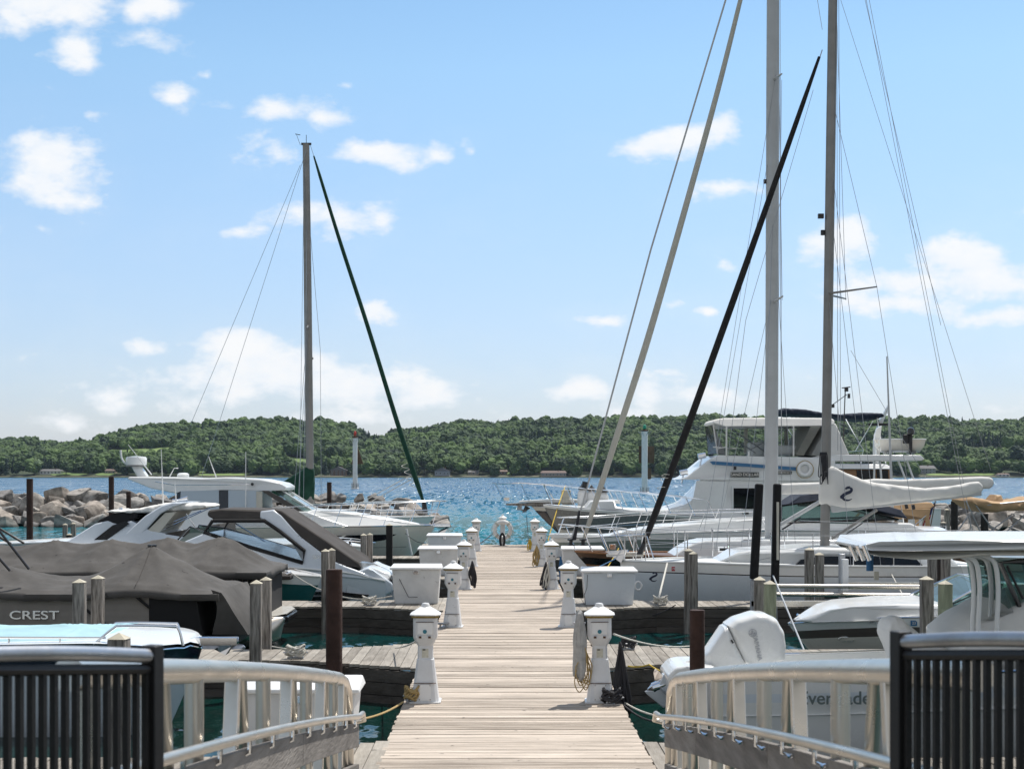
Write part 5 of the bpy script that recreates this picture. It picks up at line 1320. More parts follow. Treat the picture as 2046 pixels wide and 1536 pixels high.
for a in (((432, 953, .5), (417, 912, .5)), ((491, 1018, -1.45), (491, 902, -1.45)), ((303, 948, -.6), (256, 888, -.6)), ((339, 952, .3), (348, 935, .3)), ((356, 935, .3), (348, 935, .3))): mb.tube([b.p(*a[0]), b.p(*a[1])], [.022, .009], 6)
mb.build('antenna', 'roof_white', b.t)
MB().tube([b.p(504, 967, -1.22), b.p(504, 967, -1.30)], .05, 10).build('camera_light', 'dark_plastic', b.t)
b.tube('top_handrail', [(310, 962, -1.32), (350, 969, -1.36), (445, 968, -1.36), (498, 967, -1.34)], .018, 'chrome')
b.tube('fender_line', [(812, 1056, -.9), (818, 1085, -.85), (823, 1108, -.85)], .03, 'roof_white')

# --- sailboats
def sailboat_rig(b, mast_top, mast_base, r, m='mast_white', thick=None):
    """mast from base to top as an oval tapered spar"""
    P = [b.p(*mast_base), b.p(*mast_top)]
    o = MB().tube([P[0], P[0].lerp(P[1], .6), P[1]], [r, r, r * .86], 14, sx=.62).build('mast', m, b.t)
    return P
def wire(b, a, c, r=.0055, m='wire', name='shroud', parent=None):
    return MB().tube([b.p(*a), b.p(*c)], r, 5).build(name, m, parent or b.t)

b = Boat('sailboat', 'sailboat with a tall grey mast and dark green furled sails on the left', 'sailboat', 58.5, 868)
hull(b, (868, 1030), (320, 1040), [(700, 1034), (500, 1038)], 3.2, rake=1.5, entry=.55, aft=.75, flare=.3, bands=((0, .85, 'gelcoat'), (.85, 1, 'navy_paint')), deck='nonskid')
b.ex('coach_roof', [(430, 1034, 1.0), (440, 1018, .9), (600, 1014, .85), (690, 1022, .6), (720, 1034, .5)], 'gelcoat', bevel=.05)
sailboat_rig(b, (611.5, 288, 0), (620, 1020, 0), .155, 'mast_metal')
soft(b, 'sail_cover', [(400, 984), (500, 976), (560, 966), (575, 956), (590, 947), (604, 938), (613, 933), (627, 935), (629, 940)], [(400, 993), (500, 993), (560, 990), (600, 998), (627, 1000), (629, 990)], .15, 'canvas_green', wr=.06, seed=7, n=120, fx=3)
b.ex('boom', [(400, 994, .07), (622, 1000, .07), (622, 1006, .07), (400, 999, .07)], 'mast_metal', bevel=.02)
P = arc([b.p(x, y, 0) for x, y in ((627, 312), (676, 472), (734, 650), (792, 838), (846, 1003))], 8)
MB().tube(P, list(np.interp(np.linspace(0, 1, len(P)), [0, .06, .3, .6, .95, 1], [.03, .06, .078, .088, .105, .05])), 10).build('furled_jib', 'canvas_green', b.t)
mb = MB()
for k in range(2):
    c0 = (806, 925) if k == 0 else (816, 950)
    cc = []
    for a in range(20):
        q = a * .62; cc.append(b.p(c0[0] + a * .55 + 3 * math.cos(q) * 1.6, c0[1] + a * 1.2, 0) + Vector((.03 * math.cos(q), .14 * math.sin(q), 0)))
    mb.tube(cc, .012, 5)
mb.tube([b.p(822, 948, -.1), b.p(700, 1016, -1)], .014, 5); mb.tube([b.p(824, 956, -.1), b.p(716, 1016, -1)], .014, 5); mb.build('jib_sheet', 'rope_white', b.t)
MB().tube([b.p(847, 1003, 0), b.p(849, 1022, 0)], [.09, .12], 10).build('furler_drum', 'dark_plastic', b.t)
wire(b, (620, 290, 0), (628, 315, 0), .01, name='forestay')
for a, c in (((612, 300, -.2), (436, 850, 0)), ((436, 850, 0), (400, 960, 0)), ((608, 300, 0), (598, 1030, -1.3)), ((608, 320, 0), (640, 700, 1.2)), ((640, 700, 1.2), (642, 1020, 1.4)), ((600, 330, 0), (380, 850, .5)), ((614, 400, 0), (606, 1030, -1.4)), ((616, 640, 0), (594, 1030, -1.2)), ((616, 640, 0), (584, 1030, -1.0))): wire(b, a, c, .009)
MB().tube([b.p(602, 288, 0), b.p(622, 288, 0)], .05, 6).tube([b.p(612, 288, 0), b.p(612, 270, 0)], .012, 5).tube([b.p(600, 290, 0), b.p(592, 268, 0)], .008, 5).tube([b.p(590, 268, 0), b.p(600, 270, 0)], .015, 5).build('masthead', 'dark_plastic', b.t)
rail(b, .005, .3, 3, .55, .6, lean=.1)
mb = MB()
for s in (-1, 1): mb.tube([b.p(616, 650, 0), b.p(616 + 3 * s, 655, s * 1.1)], .03, 6)
mb.tube([b.p(623, 716, 0), b.p(626, 716, 0)], .05, 6); mb.build('spreader', 'mast_metal', b.t)

# --- R3 white sailboat with sail cover logo
b = Boat('sailboat', 'white sailboat with a seahorse badge on its white boom cover and black furled jib', 'sailboat', 32.6, 1238)
B3 = 3.3
hull(b, (1238, 1117), (1965, 1130), [(1262, 1118), (1400, 1122), (1600, 1128), (1800, 1129)], B3, rake=.35, entry=.55, pw=1.9, aft=.85, flare=.30, bands=((0, .16, 'gelcoat'), (.16, .175, 'black_paint'), (.175, .9, 'gelcoat_cool'), (.9, 1, 'navy_paint')), deck='nonskid', rub='gelcoat', rub_r=.02, stern_rake=-.3)
b.ex('coach_roof', [(1425, 1125, .5), (1450, 1116, .7), (1475, 1103, .8), (1500, 1100, .85), (1560, 1098, .95), (1640, 1093, 1.0), (1700, 1095, 1.05), (1850, 1103, 1.1), (1900, 1112, 1.15), (1920, 1132, 1.2), (1600, 1136, 1.25)], 'gelcoat', bevel=.07)
b.panel('cabin_window', [(1589, 1129, 1.2), (1600, 1118, 1.1), (1640, 1111, 1.08), (1760, 1111, 1.12), (1830, 1116, 1.15), (1852, 1137, 1.24), (1700, 1136, 1.24)], 1.2, 'glass_dark', proud=.06, th=.1, both=True)
b.panel('hull_port', [(1645, 1183), (1727, 1184), (1727, 1194), (1645, 1195)], 1.62, 'glass_dark', th=.05, proud=.0)
mb = MB(); q = b.p(1331, 1150, -1.35)
S = [(0, 2, .3), (1.5, 3, .5), (3.2, 2.2, .8), (2.5, .8, 1), (0, -.3, 1), (-1.6, -1.8, .9), (-.8, -3.4, .7), (1.5, -3.8, .5), (3.4, -3.0, .2)]
def seahorse(c, s, m, parent, yoff):
    mb = MB(); P = arc([(c.x + x * s, yoff, c.z + z * s) for x, z, w in S], 4); Wd = np.interp(np.linspace(0, 1, len(P)), np.linspace(0, 1, len(S)), [w for *_, w in S])
    mb.tube(P, [max(.1, w) * s * .85 for w in Wd], 8, sx=.08); mb.add([(c.x - 3 * s, yoff, c.z - 1.5 * s), (c.x - 1 * s, yoff, c.z + .2 * s), (c.x - .2 * s, yoff, c.z - 1.2 * s), (c.x - 1.6 * s, yoff, c.z - 3.3 * s), (c.x - 3 * s, yoff, c.z - 2.6 * s)], [(0, 1, 2, 3, 4)])
    mb.add([(c.x - .6 * s, yoff, c.z + 2.4 * s), (c.x + .6 * s, yoff, c.z + 3.6 * s), (c.x + 2.6 * s, yoff, c.z + 3.9 * s), (c.x + 1.4 * s, yoff, c.z + 2.2 * s)], [(0, 1, 2, 3)])
    return mb.build('emblem', m, parent, fixn=False)
P = b.p(1304, 1151, -.78); seahorse(P, .026, 'logo_navy', b.t, P.y - .03)
P = b.p(1345, 1136, -1.1); MB().box((P.x, P.y - .02, P.z), (.07, .01, .09)).build('registration_sticker', 'flag_red', b.t)
P = b.p(1345, 1136, -1.1); text('19', .06, (P.x, P.y - .03, P.z), 'roof_white', b.t)
mt = sailboat_rig(b, (1669, -330, 0), (1648, 1091, 0), .105, 'mast_metal')
cv = soft(b, 'boom_cover', [(1636, 990), (1640, 944), (1652, 933), (1665, 931), (1690, 944), (1722, 957), (1752, 965), (1790, 969), (1850, 975), (1900, 971), (1940, 963), (1957, 962), (1965, 972)], [(1636, 1000), (1640, 1009), (1700, 1017), (1800, 1004), (1900, 994), (1950, 986), (1965, 980)], [(1636, .10), (1660, .14), (1720, .17), (1850, .16), (1965, .10)], 'canvas_white', wr=.028, seed=3, n=110)
P = b.p(1689, 985, -.22); seahorse(P, .040, 'logo_navy', cv, P.y - .03)
b.ex('boom', [(1660, 1008, .07), (1962, 976, .06), (1962, 990, .06), (1664, 1024, .07)], 'mast_white', bevel=.02)
o = b.tube('vang', [(1662, 1076, 0), (1752, 1018, 0)], .035, 'mast_metal'); b.tube('vang_rod', [(1680, 1074, 0), (1745, 1030, 0)], .012, 'rope_dark')
P = arc([b.p(x, y, 0) for x, y in ((1285, 1090), (1369, 866), (1453, 634), (1546, 372), (1637, 114))], 8)
MB().tube(P, list(np.interp(np.linspace(0, 1, len(P)), [0, .05, .25, .6, .9, 1], [.045, .075, .080, .072, .054, .032])), 10).build('furled_jib', 'sail_black', b.t)
MB().tube([b.p(1276, 1110, 0), b.p(1287, 1086, 0)], [.07, .05], 10).build('furler_drum', 'dark_plastic', b.t)
mb = MB()
for cx, cy in ((1328, 957), (1331, 950), (1322, 975)):
    mb.tube([b.p(cx + 9 * math.cos(a * .6), cy + 2.5 * math.sin(a * .6), 0) + Vector((0, .10 * math.sin(a * .6), 0)) for a in range(12)], .006, 5)
mb.build('sheet_wrap', 'rope_white', b.t)
wire(b, (1634, 128, 0), (1643, 100, 0), .012, name='forestay')
for a, c in (((1667, 215, 0), (1752, 573, -1.05)), ((1752, 573, -1.05), (1840, 1130, -1.5)), ((1671, 0, 0), (1690, 600, .9)), ((1678, -300, 0), (1944, 1060, .9)), ((1672, -300, 0), (1938, 1060, -.9)), ((1670, -250, 0), (1880, 650, 0)), ((1662, 330, 0), (1760, 1130, -1.4)), ((1655, 580, 0), (1700, 1130, -1.3)), ((1658, 400, 0), (1740, 1100, 1.2)), ((1672, 0, -.05), (1674, 900, -.12)), ((1676, 0, -.05), (1680, 930, -.15)), ((1625, 180, 0), (1490, 640, -.3)), ((1490, 640, -.3), (1430, 1100, -1.2)), ((1643, 60, 0), (1617, -100, 0)), ((1600, 1040, -1.4), (1750, 1045, -1.6)), ((1640, 1091, 0), (1500, 1122, -1.1))): wire(b, a, c)
mb = MB(); mb.tube([b.p(1652, 587, 0), b.p(1752, 573, -1.05)], [.028, .016], 6); mb.tube([b.p(1652, 588, 0), b.p(1690, 597, 1.0)], [.028, .016], 6); mb.build('spreader', 'mast_metal', b.t)
MB().box(b.p(1640, 432, -.05), (.12, .08, .10)).build('deck_light', 'dark_plastic', b.t); MB().tube([b.p(1644, 460, 0), b.p(1644, 470, 0)], .05, 6).build('mast_sheave', 'dark_plastic', b.t)
mb = MB()
for k in range(6):
    P = b.p(1643 + 2.4 * k - 4, 930, -.15); h_ = .22 + .05 * ((k * 7) % 4)
    mb.tube(arc([(P.x, P.y, P.z + .28), (P.x - .02, P.y - .02, P.z + .1), (P.x + .015 * (k - 3), P.y - .02, P.z - h_), (P.x + .03, P.y, P.z - h_ * .8), (P.x + .02, P.y - .03, P.z + .15), (P.x, P.y, P.z + .29)], 4), .011, 5)
mb.build('halyard_coil', 'rope_dark', b.t)
rail(b, .01, .07, 2, .52, .5, lean=-.02, name='pulpit')
us = np.linspace(.07, .97, 9)
for s in (-1, 1):
    for u in us: x, y, z = b.pt(u, 0, s); MB().tube([(x, y * .95, z), (x, y * .95, z + .6)], .012, 6).build('stanchion', 'chrome', b.t)
mb = MB()
for s in (-1, 1):
    for h in (.3, .6): mb.tube([(b.pt(u, 0, s)[0], b.pt(u, 0, s)[1] * .95, b.pt(u, 0, s)[2] + h) for u in us], .005, 5)
mb.build('lifeline', 'wire', b.t)
p = b.p(1244, 1112, 0)
MB().box((p.x + .05, 0, p.z + .03), (.8, .16, .05)).tube([(p.x + .5, 0, p.z + .08), (p.x - .25, 0, p.z + .07)], .03, 8).add([(p.x - .05, -.22, p.z - .12), (p.x - .38, 0, p.z + .12), (p.x - .05, .22, p.z - .12), (p.x + .12, 0, p.z + .16)], [(0, 1, 3), (1, 2, 3), (0, 3, 2), (0, 2, 1)]).build('anchor', 'aluminium', b.t)
P = b.p(1275, 1170, -.75); tag(MB().tube([(P.x + .07 * math.cos(a * .5), P.y - .03, P.z + .09 * math.sin(a * .5)) for a in range(14)], .022, 8).build('white_ring', 'roof_white', loc=(b.X0, b.Y, 0)), 'small white ring fender hanging at the white sailboat bow', 'fender')

# --- R4 dark hull, teak trim, mast 1544
b = Boat('sailboat', 'dark hulled wooden sailboat with teak rail, thick white mast and cream furled jib', 'sailboat', 36.0, 1147)
hull(b, (1147, 1099), (1990, 1108), [(1200, 1103), (1350, 1110), (1500, 1116), (1700, 1118)], 3.2, rake=1.5, entry=.55, pw=1.8, aft=.7, flare=.35, bands=((0, .10, 'teak'), (.10, .22, 'black_paint'), (.22, .25, 'teak_bright'), (.25, .9, 'black_paint'), (.9, 1, 'steel_pile')), deck='teak', rub='teak_bright', rub_r=.025)
b.ex('cabin', [(1345, 1112, .8), (1362, 1098, .75), (1385, 1085, .75), (1410, 1080, .8), (1560, 1078, 1.0), (1700, 1078, 1.05), (1720, 1110, 1.1), (1500, 1116, 1.1)], 'gelcoat', bevel=.05)
for x in (1447, 1531, 1620):
    f = b.panel('porthole', [(x - 13, 1091), (x + 12, 1091), (x + 14, 1097), (x + 12, 1103), (x - 13, 1103)], 1.05, 'chrome', th=.04, proud=.01, bevel=.006)
    b.panel('pane', [(x - 9, 1094), (x + 8, 1094), (x + 9, 1097), (x + 8, 1100), (x - 9, 1100)], 1.05, 'glass_dark', th=.02, proud=.03, parent=f)
b.tube('grab_handle', [(1482, 1084, -.8), (1486, 1079, -.8), (1504, 1079, -.8), (1508, 1084, -.8)], .02, 'teak')
mt = sailboat_rig(b, (1546, -420, 0), (1541, 1078, 0), .158, 'mast_white')
soft(b, 'boom_cover', [(1556, 966), (1700, 961), (1750, 956), (1800, 958), (1960, 952), (1980, 953), (1987, 962)], [(1556, 988), (1700, 985), (1900, 979), (1978, 976), (1987, 968)], .12, 'canvas_white', wr=.012, seed=6, n=90)
b.tube('vang', [(1556, 1050, 0), (1645, 998, 0)], .05, 'mast_white'); b.tube('vang_rod', [(1562, 1058, -.05), (1600, 1034, -.05)], .02, 'rope_dark')
P = arc([b.p(x, y, 0) for x, y in ((1166, 1078), (1236, 860), (1298, 665), (1378, 385), (1437, 170), (1482, -10), (1522, -170))], 8)
MB().tube(P, list(np.interp(np.linspace(0, 1, len(P)), [0, .05, .3, .6, .9, 1], [.04, .07, .085, .07, .05, .03])), 10).build('furled_jib', 'canvas_cream', b.t)
o = MB().tube([b.p(1140, 1082, -.05), b.p(1165, 1003, -.05), b.p(1300, 500, 0), b.p(1450, 0, 0), b.p(1490, -130, 0)], .022, 7).build('outer_forestay', 'mast_white', b.t)
MB().tube([b.p(1147, 1078, -.05), b.p(1158, 1020, -.05)], [.05, .03], 8).build('stay_sleeve', 'rope_dark', b.t)
MB().tube([b.p(1166, 975, -.05), b.p(1169, 962, -.05)], .06, 8).build('stay_fitting', 'dark_plastic', b.t)
for x in (1141, 1165):
    p = b.p(x, 1083, -.03); MB().lathe((p.x, p.y, p.z - .08), [(.09, 0), (.09, .03), (.045, .04), (.045, .12), (.09, .13), (.09, .16)], 14).build('furler_drum', 'dark_plastic', b.t)
for a, c in (((1550, 150, -.1), (1430, 890, 0)), ((1540, 600, -.1), (1480, 1100, -1.4)), ((1558, 150, -.15), (1562, 1100, -.2)), ((1552, -100, 0), (1563, 600, .8)), ((1538, 300, 0), (1400, 1100, -1.2)), ((1562, 160, -.5), (1556, 605, -.7)), ((1556, 605, -.7), (1590, 1100, -1.5)), ((1546, 400, 0), (1520, 1100, -1.3)), ((1558, -300, 0), (1562, 955, 0)), ((1540, 600, 0), (1430, 1075, 1.0)), ((1552, -400, 0), (1980, 940, 0)), ((1700, 700, 0), (1850, 955, 0))): wire(b, a, c)
for py, dx, dy in ((604, 14, -.8), (160, 12, -.6)):
    MB().tube([b.p(1545, py, 0), b.p(1550 + dx, py - 12, dy)], [.035, .02], 6).tube([b.p(1545, py, 0), b.p(1545 - dx, py + 4, -dy)], [.035, .02], 6).build('spreader', 'mast_white', b.t)
MB().box(b.p(1529, 363, 0), (.08, .06, .10)).build('steaming_light', 'dark_plastic', b.t)
rail(b, .0, .16, 4, .55, .62, lean=.25, name='pulpit', r=.015)
us = np.linspace(.16, .95, 9)
for s in (-1, 1):
    for u in us: x, y, z = b.pt(u, 0, s); MB().tube([(x, y * .95, z), (x, y * .95, z + .6)], .012, 6).build('stanchion', 'chrome', b.t)
mb = MB()
for s in (-1, 1):
    for h in (.3, .6): mb.tube([(b.pt(u, 0, s)[0], b.pt(u, 0, s)[1] * .95, b.pt(u, 0, s)[2] + h) for u in us], .006, 5)
mb.build('lifeline', 'wire', b.t)
MB().tube([b.p(1224, 1087, 0), b.p(1224, 1097, 0)], [.09, .07], 10).build('windlass', 'chrome', b.t)

# --- R5 express boat with dark windshield canvas
b = Boat('express_boat', 'long white express boat with green-grey stripe and navy windshield canvas', 'boat', 42.6, 1100)
hull(b, (1100, 1072), (1900, 1060), [(1180, 1072), (1300, 1064), (1500, 1058), (1700, 1056)], 3.1, rake=1.6, entry=.55, pw=2.0, aft=.92, flare=.4, bands=((0, .10, 'gelcoat'), (.10, .42, 'green_grey_paint'), (.42, .9, 'gelcoat_cool'), (.9, 1, 'navy_paint')), deck='gelcoat', camber=.12, rub='chrome', rub_r=.018)
b.ex('fore_cabin', [(1190, 1074, .3), (1250, 1062, .7), (1320, 1051, .9), (1420, 1042, 1.0), (1500, 1037, 1.05), (1560, 1036, 1.1), (1640, 1042, 1.2), (1820, 1045, 1.3), (1860, 1064, 1.35), (1400, 1070, 1.2)], 'gelcoat', bevel=.05)
b.ex('pulpit_platform', [(1097, 1070, .25), (1100, 1066, .25), (1200, 1067, .35), (1200, 1074, .35), (1110, 1076, .25)], 'gelcoat', bevel=.02)
b.ex('windshield', [(1562, 1043, 1.15), (1563, 1012, .9), (1600, 1003, .9), (1640, 1000, .95), (1790, 1036, 1.2), (1700, 1046, 1.25)], 'glass_green', bevel=0)
b.tube('windshield_frame', [(1560, 1044, -1.17), (1562, 1010, -.92), (1640, 999, -.97), (1795, 1037, -1.22), (1560, 1044, -1.17)], .03, 'black_paint', n=6, mirror=True)
b.ex('canvas_top', [(1570, 1010, .85), (1600, 990, .8), (1635, 984, .8), (1700, 990, .9), (1800, 1018, 1.0), (1815, 1036, 1.15), (1740, 1018, 1.1), (1650, 998, .95)], 'canvas_navy', bevel=.04)
rail(b, .01, .5, 7, .50, .55, lean=-.2, mid=True, r=.014)
c = b.p(1270, 1083, -1.05); text('ACHATES', .10, (c.x, c.y - .25, c.z), 'letter_dark', b.t, shear=.3) if False else None
b.tube('bow_line', [(1210, 1100, -.2), (1250, 1072, -.5)], .012, 'rope_dark')

# --- R6b navy bow boat behind
b = Boat('trawler', 'dark navy hulled boat with a long wooden bow pulpit and high chrome rail', 'boat', 53.9, 1064)
hull(b, (1062, 1010), (1700, 1010), [(1150, 1014), (1300, 1018)], 3.2, rake=2.4, entry=.5, aft=.9, flare=.5, bands=((0, .08, 'gelcoat_cream'), (.08, 1, 'navy_paint')), deck='gelcoat')
b.ex('pulpit_plank', [(1010, 1009, .22), (1012, 1006, .22), (1090, 1003, .3), (1120, 1003, .4), (1120, 1010, .4), (1080, 1012, .3)], 'post_wood', bevel=.01)
b.ex('upper_deck', [(1035, 1003, .25), (1040, 1000, .25), (1100, 997, .4), (1240, 999, 1.2), (1240, 1006, 1.2), (1100, 1004, .4)], 'gelcoat', bevel=.02)
mb = MB()
tr = [(983, 965), (1010, 966), (1040, 964), (1080, 967), (1150, 974), (1220, 980), (1300, 985), (1400, 996)]
for s in (-1, 1):
    W_ = [0, .25, .35, .5, .9, 1.2, 1.4, 1.5]
    mb.tube([b.p(x, y, s * w) for (x, y), w in zip(tr, W_)], .022, 8)
mb.build('bow_rail', 'chrome', b.t)
for k, (a, c) in enumerate((((990, 966), (1012, 1008)), ((1040, 964), (1058, 1000)), ((1086, 968), (1100, 1000)), ((1090, 970), (1108, 1000)), ((1130, 972), (1146, 1004)), ((1180, 977), (1192, 1008)), ((1240, 982), (1252, 1010)), ((1310, 988), (1322, 1016)), ((1370, 993), (1380, 1020)))):
    for s in (-1, 1):
        w = min(1.4, .08 + max(0, (a[0] - 990)) / 260)
        MB().tube([b.p(a[0], a[1], s * w), b.p(c[0], c[1], s * w)], .018, 6).build('stanchion', 'chrome', b.t)
P = b.p(1012, 997, 0); MB().box(P, (.2, .12, .12)).build('bow_light', 'chrome', b.t)
P = b.p(1038, 1016, 0); MB().box((P.x, 0, P.z + .05), (.16, .12, .2)).tube([(P.x - .05, 0, P.z), (P.x + .25, 0, P.z - .1)], .03, 8).add([(P.x + .1, -.2, P.z - .16), (P.x + .4, 0, P.z + .02), (P.x + .1, .2, P.z - .16), (P.x + .2, 0, P.z + .12)], [(0, 1, 3), (1, 2, 3), (0, 2, 1)]).build('anchor', 'aluminium_dull', b.t)
MB().box(b.p(1131, 988, -.7), (.34, .10, .35)).build('rail_bag', 'canvas_cream', b.t, bevel=.04)
MB().lathe(b.p(1135, 1008, -.6), [(.2, 0), (.28, .08), (.24, .2), (.05, .27)], 14).build('round_buoy', 'canvas_cream', b.t)
# fenders in their rack
for k, x in enumerate((1164, 1182, 1206)):
    p = b.p(x, 995 + k * 3, -1.2); w = Vector((b.X0, b.Y, 0)) + p
    f = thing('fender', ['left', 'middle', 'right'][k] + ' of three upright white fenders in the rack on the bow rail', 'fender', w, 'white fenders standing on the bow rail')
    MB().lathe((0, 0, -.42), [(.03, 0), (.10, .05), (.17, .14), (.18, .4), (.17, .62), (.11, .72), (.05, .78)], 16).build('body', 'vinyl_white', f)
    MB().lathe((0, 0, .31), [(.17, 0), (.13, .08), (.06, .13), (.03, .2)], 12).build('cap', 'rope_dark', f)

# --- R6 motor yacht SAND DOLLAR
b = Boat('motor_yacht', 'white flybridge motor yacht with blue stripe and name board, dinghy on its boat deck', 'yacht', 52.0, 1085)
hull(b, (1085, 1007), (1850, 1056), [(1120, 1012), (1200, 1018), (1300, 1024), (1450, 1036), (1600, 1046)], 4.0, rake=1.5, entry=.5, pw=2.0, aft=.92, flare=.45, bands=((0, .05, 'gelcoat'), (.05, .38, 'grey_paint'), (.38, .9, 'gelcoat_cream'), (.9, 1, 'navy_paint')), deck='gelcoat', camber=.12, rub='gelcoat', bulwark=-.02)
b.ex('fore_deck_house', [(1165, 1018, .9), (1180, 1000, .8), (1228, 999, 1.1), (1232, 1012, 1.3), (1262, 1017, 1.4), (1330, 1018, 1.5), (1395, 1000, 1.5), (1395, 1040, 1.6), (1250, 1030, 1.4)], 'gelcoat', bevel=.05)
b.ex('saloon', [(1335, 1032, 1.65), (1347, 1022, 1.62), (1380, 1000, 1.55), (1428, 952, 1.5), (1660, 955, 1.5), (1740, 958, 1.5), (1740, 1060, 1.65), (1420, 1050, 1.7)], 'gelcoat', bevel=.04)
b.ex('flybridge', [(1356, 958, 1.2), (1372, 952, 1.3), (1418, 917, 1.5), (1436, 909, 1.55), (1640, 914, 1.6), (1670, 918, 1.6), (1668, 962, 1.65), (1400, 958, 1.6)], 'gelcoat', bevel=.05)
st = b.panel('blue_stripe', [(1418, 922, 1.57), (1425, 921, 1.57), (1592, 933, 1.62), (1592, 940, 1.62), (1500, 933, 1.62), (1424, 928, 1.58)], 1.6, 'blue_stripe', proud=.03)
c = b.p(1488, 948, -1.67); nb = MB().box((c.x, c.y, c.z), (.96, .03, .17)).build('name_board', 'letter_dark', b.t, bevel=.01)
text('SAND DOLLAR', .14, (c.x, c.y - .02, c.z), 'letter_silver', nb, name='name')
c = b.p(1564, 944, -1.67); nb = MB().box((c.x, c.y, c.z), (.60, .03, .10)).build('model_board', 'letter_dark', b.t)
text('4788', .085, (c.x, c.y - .02, c.z), 'letter_silver', nb, name='number', sx=1.3) if False else text('PERRSON 43', .078, (c.x, c.y - .02, c.z), 'letter_silver', nb, name='name')
f = b.panel('saloon_window', [(1462, 971), (1515, 971), (1515, 1020), (1462, 1020)], 1.62, 'gelcoat', th=.06, proud=.02)
b.panel('pane', [(1466, 975), (1512, 975), (1512, 1016), (1466, 1016)], 1.62, 'glass_dark', th=.03, proud=.05, parent=f)
f = b.panel('saloon_window', [(1590, 971), (1700, 971), (1700, 1015), (1590, 1015)], 1.62, 'gelcoat', th=.06, proud=.02)
b.panel('pane', [(1594, 975), (1696, 975), (1696, 1011), (1594, 1011)], 1.62, 'glass_dark', th=.03, proud=.05, parent=f)
b.panel('house_plate', [(1484, 1021), (1496, 1021), (1496, 1027), (1484, 1027)], 1.68, 'letter_dark', proud=.02)
b.panel('panel_line', [(1392, 960), (1452, 962), (1452, 1018), (1380, 1018)], 1.58, 'gelcoat', proud=.02)
# enclosure
top = b.ex('bimini_top', [(1424, 845, 1.2), (1428, 838, 1.1), (1445, 835, 1.05), (1560, 834, 1.1), (1660, 835, 1.1), (1668, 839, 1.15), (1668, 849, 1.25), (1650, 851, 1.3), (1560, 852, 1.3), (1450, 853, 1.3)], 'canvas_white', bevel=.05)
for (x0, x1, xt0, xt1) in ((1452, 1528, 1452, 1528), (1530, 1584, 1530, 1584), (1587, 1640, 1587, 1645)):
    b.panel('clear_curtain', [(x0, 909, 1.55), (x1, 911, 1.55), (xt1, 852, 1.3), (xt0, 853, 1.3)], 1.5, 'glass_clear', th=.006, proud=0, both=True)
b.panel('clear_curtain', [(1434, 907, 1.2), (1451, 909, 1.55), (1451, 853, 1.3), (1425, 848, 1.0)], 1.5, 'glass_clear', th=.006, proud=0, both=True)
MB().slab([b.p(1434, 906, -1.2), b.p(1426, 848, -1.0), Vector((b.p(1426, 848, -1.0).x, 1.0, b.p(1426, 848, -1.0).z)), Vector((b.p(1434, 906, -1.2).x, 1.2, b.p(1434, 906, -1.2).z))], .006).build('front_curtain', 'glass_clear', b.t)
mb = MB()
for x in (1451.5, 1529, 1585.5, 1646):
    for s in (-1, 1): mb.tube([b.p(x, 911, s * 1.56), b.p(x, 851, s * 1.3)], .03, 6)
for s in (-1, 1):
    mb.tube([b.p(1434, 907, s * 1.2), b.p(1425, 846, s * 1.0)], .03, 6); mb.tube([b.p(1434, 896, s * 1.25), b.p(1450, 893, s * 1.5)], .02, 6); mb.tube([b.p(1425, 893, s * 1.2), b.p(1470, 896, s * 1.52)], .02, 6)
mb.build('curtain_frame', 'canvas_white', b.t)
b.ex('cream_curtain', [(1590, 908, 1.5), (1620, 852, 1.26), (1640, 852, 1.26), (1606, 910, 1.5)], 'canvas_cream', bevel=.01)
b.ex('aft_curtain', [(1655, 848, 1.2), (1670, 846, 1.2), (1697, 908, 1.5), (1640, 910, 1.55), (1620, 909, 1.5)], 'canvas_white', bevel=.03)
mb = MB()
for s in (-1.1, 1.1):
    mb = MB(); mb.tube([b.p(1461, 857, s), b.p(1530, 903, s)], .025, 6); mb.tube([b.p(1445, 862, s), b.p(1510, 905, s)], .02, 6); mb.tube([b.p(1580, 853, s), b.p(1500, 898, s)], .02, 6); mb.build('bimini_frame', 'aluminium_dull', b.t)
mb = MB(); P = b.p(1512, 892, 0); mb.box((P.x, .3, P.z - .1), (.55, .5, .5)); mb.box((P.x + .4, -.4, P.z - .15), (.4, .4, .5)); mb.box(b.p(1560, 900, 0), (.8, 1.6, .35)); mb.build('helm_seats', 'gelcoat', b.t, bevel=.08)
mb = MB()
for x in (1490, 1571): P = b.p(x, 880, .6); mb.box(P, (.12, .1, .95))
mb.build('seat_pillars', 'canvas_cream', b.t)
b.ex('boat_deck', [(1610, 917, 1.4), (1640, 908, 1.5), (1840, 909, 1.7), (1848, 917, 1.7), (1842, 920, 1.7), (1640, 921, 1.6)], 'gelcoat', bevel=.03)
for x0, x1 in ((1747, 1745), (1795, 1812), (1812, 1828), (1758, 1768)):
    for s in (-1.5, 1.5): MB().tube([b.p(x0, 920, s), b.p(x1, 1050 if x0 < 1790 else 965, s)], .035, 7).build('deck_support', 'gelcoat', b.t)
b.ex('aft_cabin', [(1730, 1052, 1.5), (1735, 975, 1.4), (1830, 975, 1.4), (1845, 1056, 1.5)], 'gelcoat', bevel=.04)
for s in (-1, 1): pass
rail(b, .02, .45, 7, .60, .75, lean=.3, mid=False, r=.02)
mb = MB()
for x, y, w in ((1402, 912, -1.0), (1366, 945, -.9)):
    P = b.p(x, y, w); mb = MB(); mb.tube([P, P + Vector((-.08, 0, -.35))], .03, 6); mb.tube([P + Vector((-.13, -.02, 0)), P + Vector((.13, -.02, .05))], .10, 14); mb.build('spotlight', 'chrome', b.t)
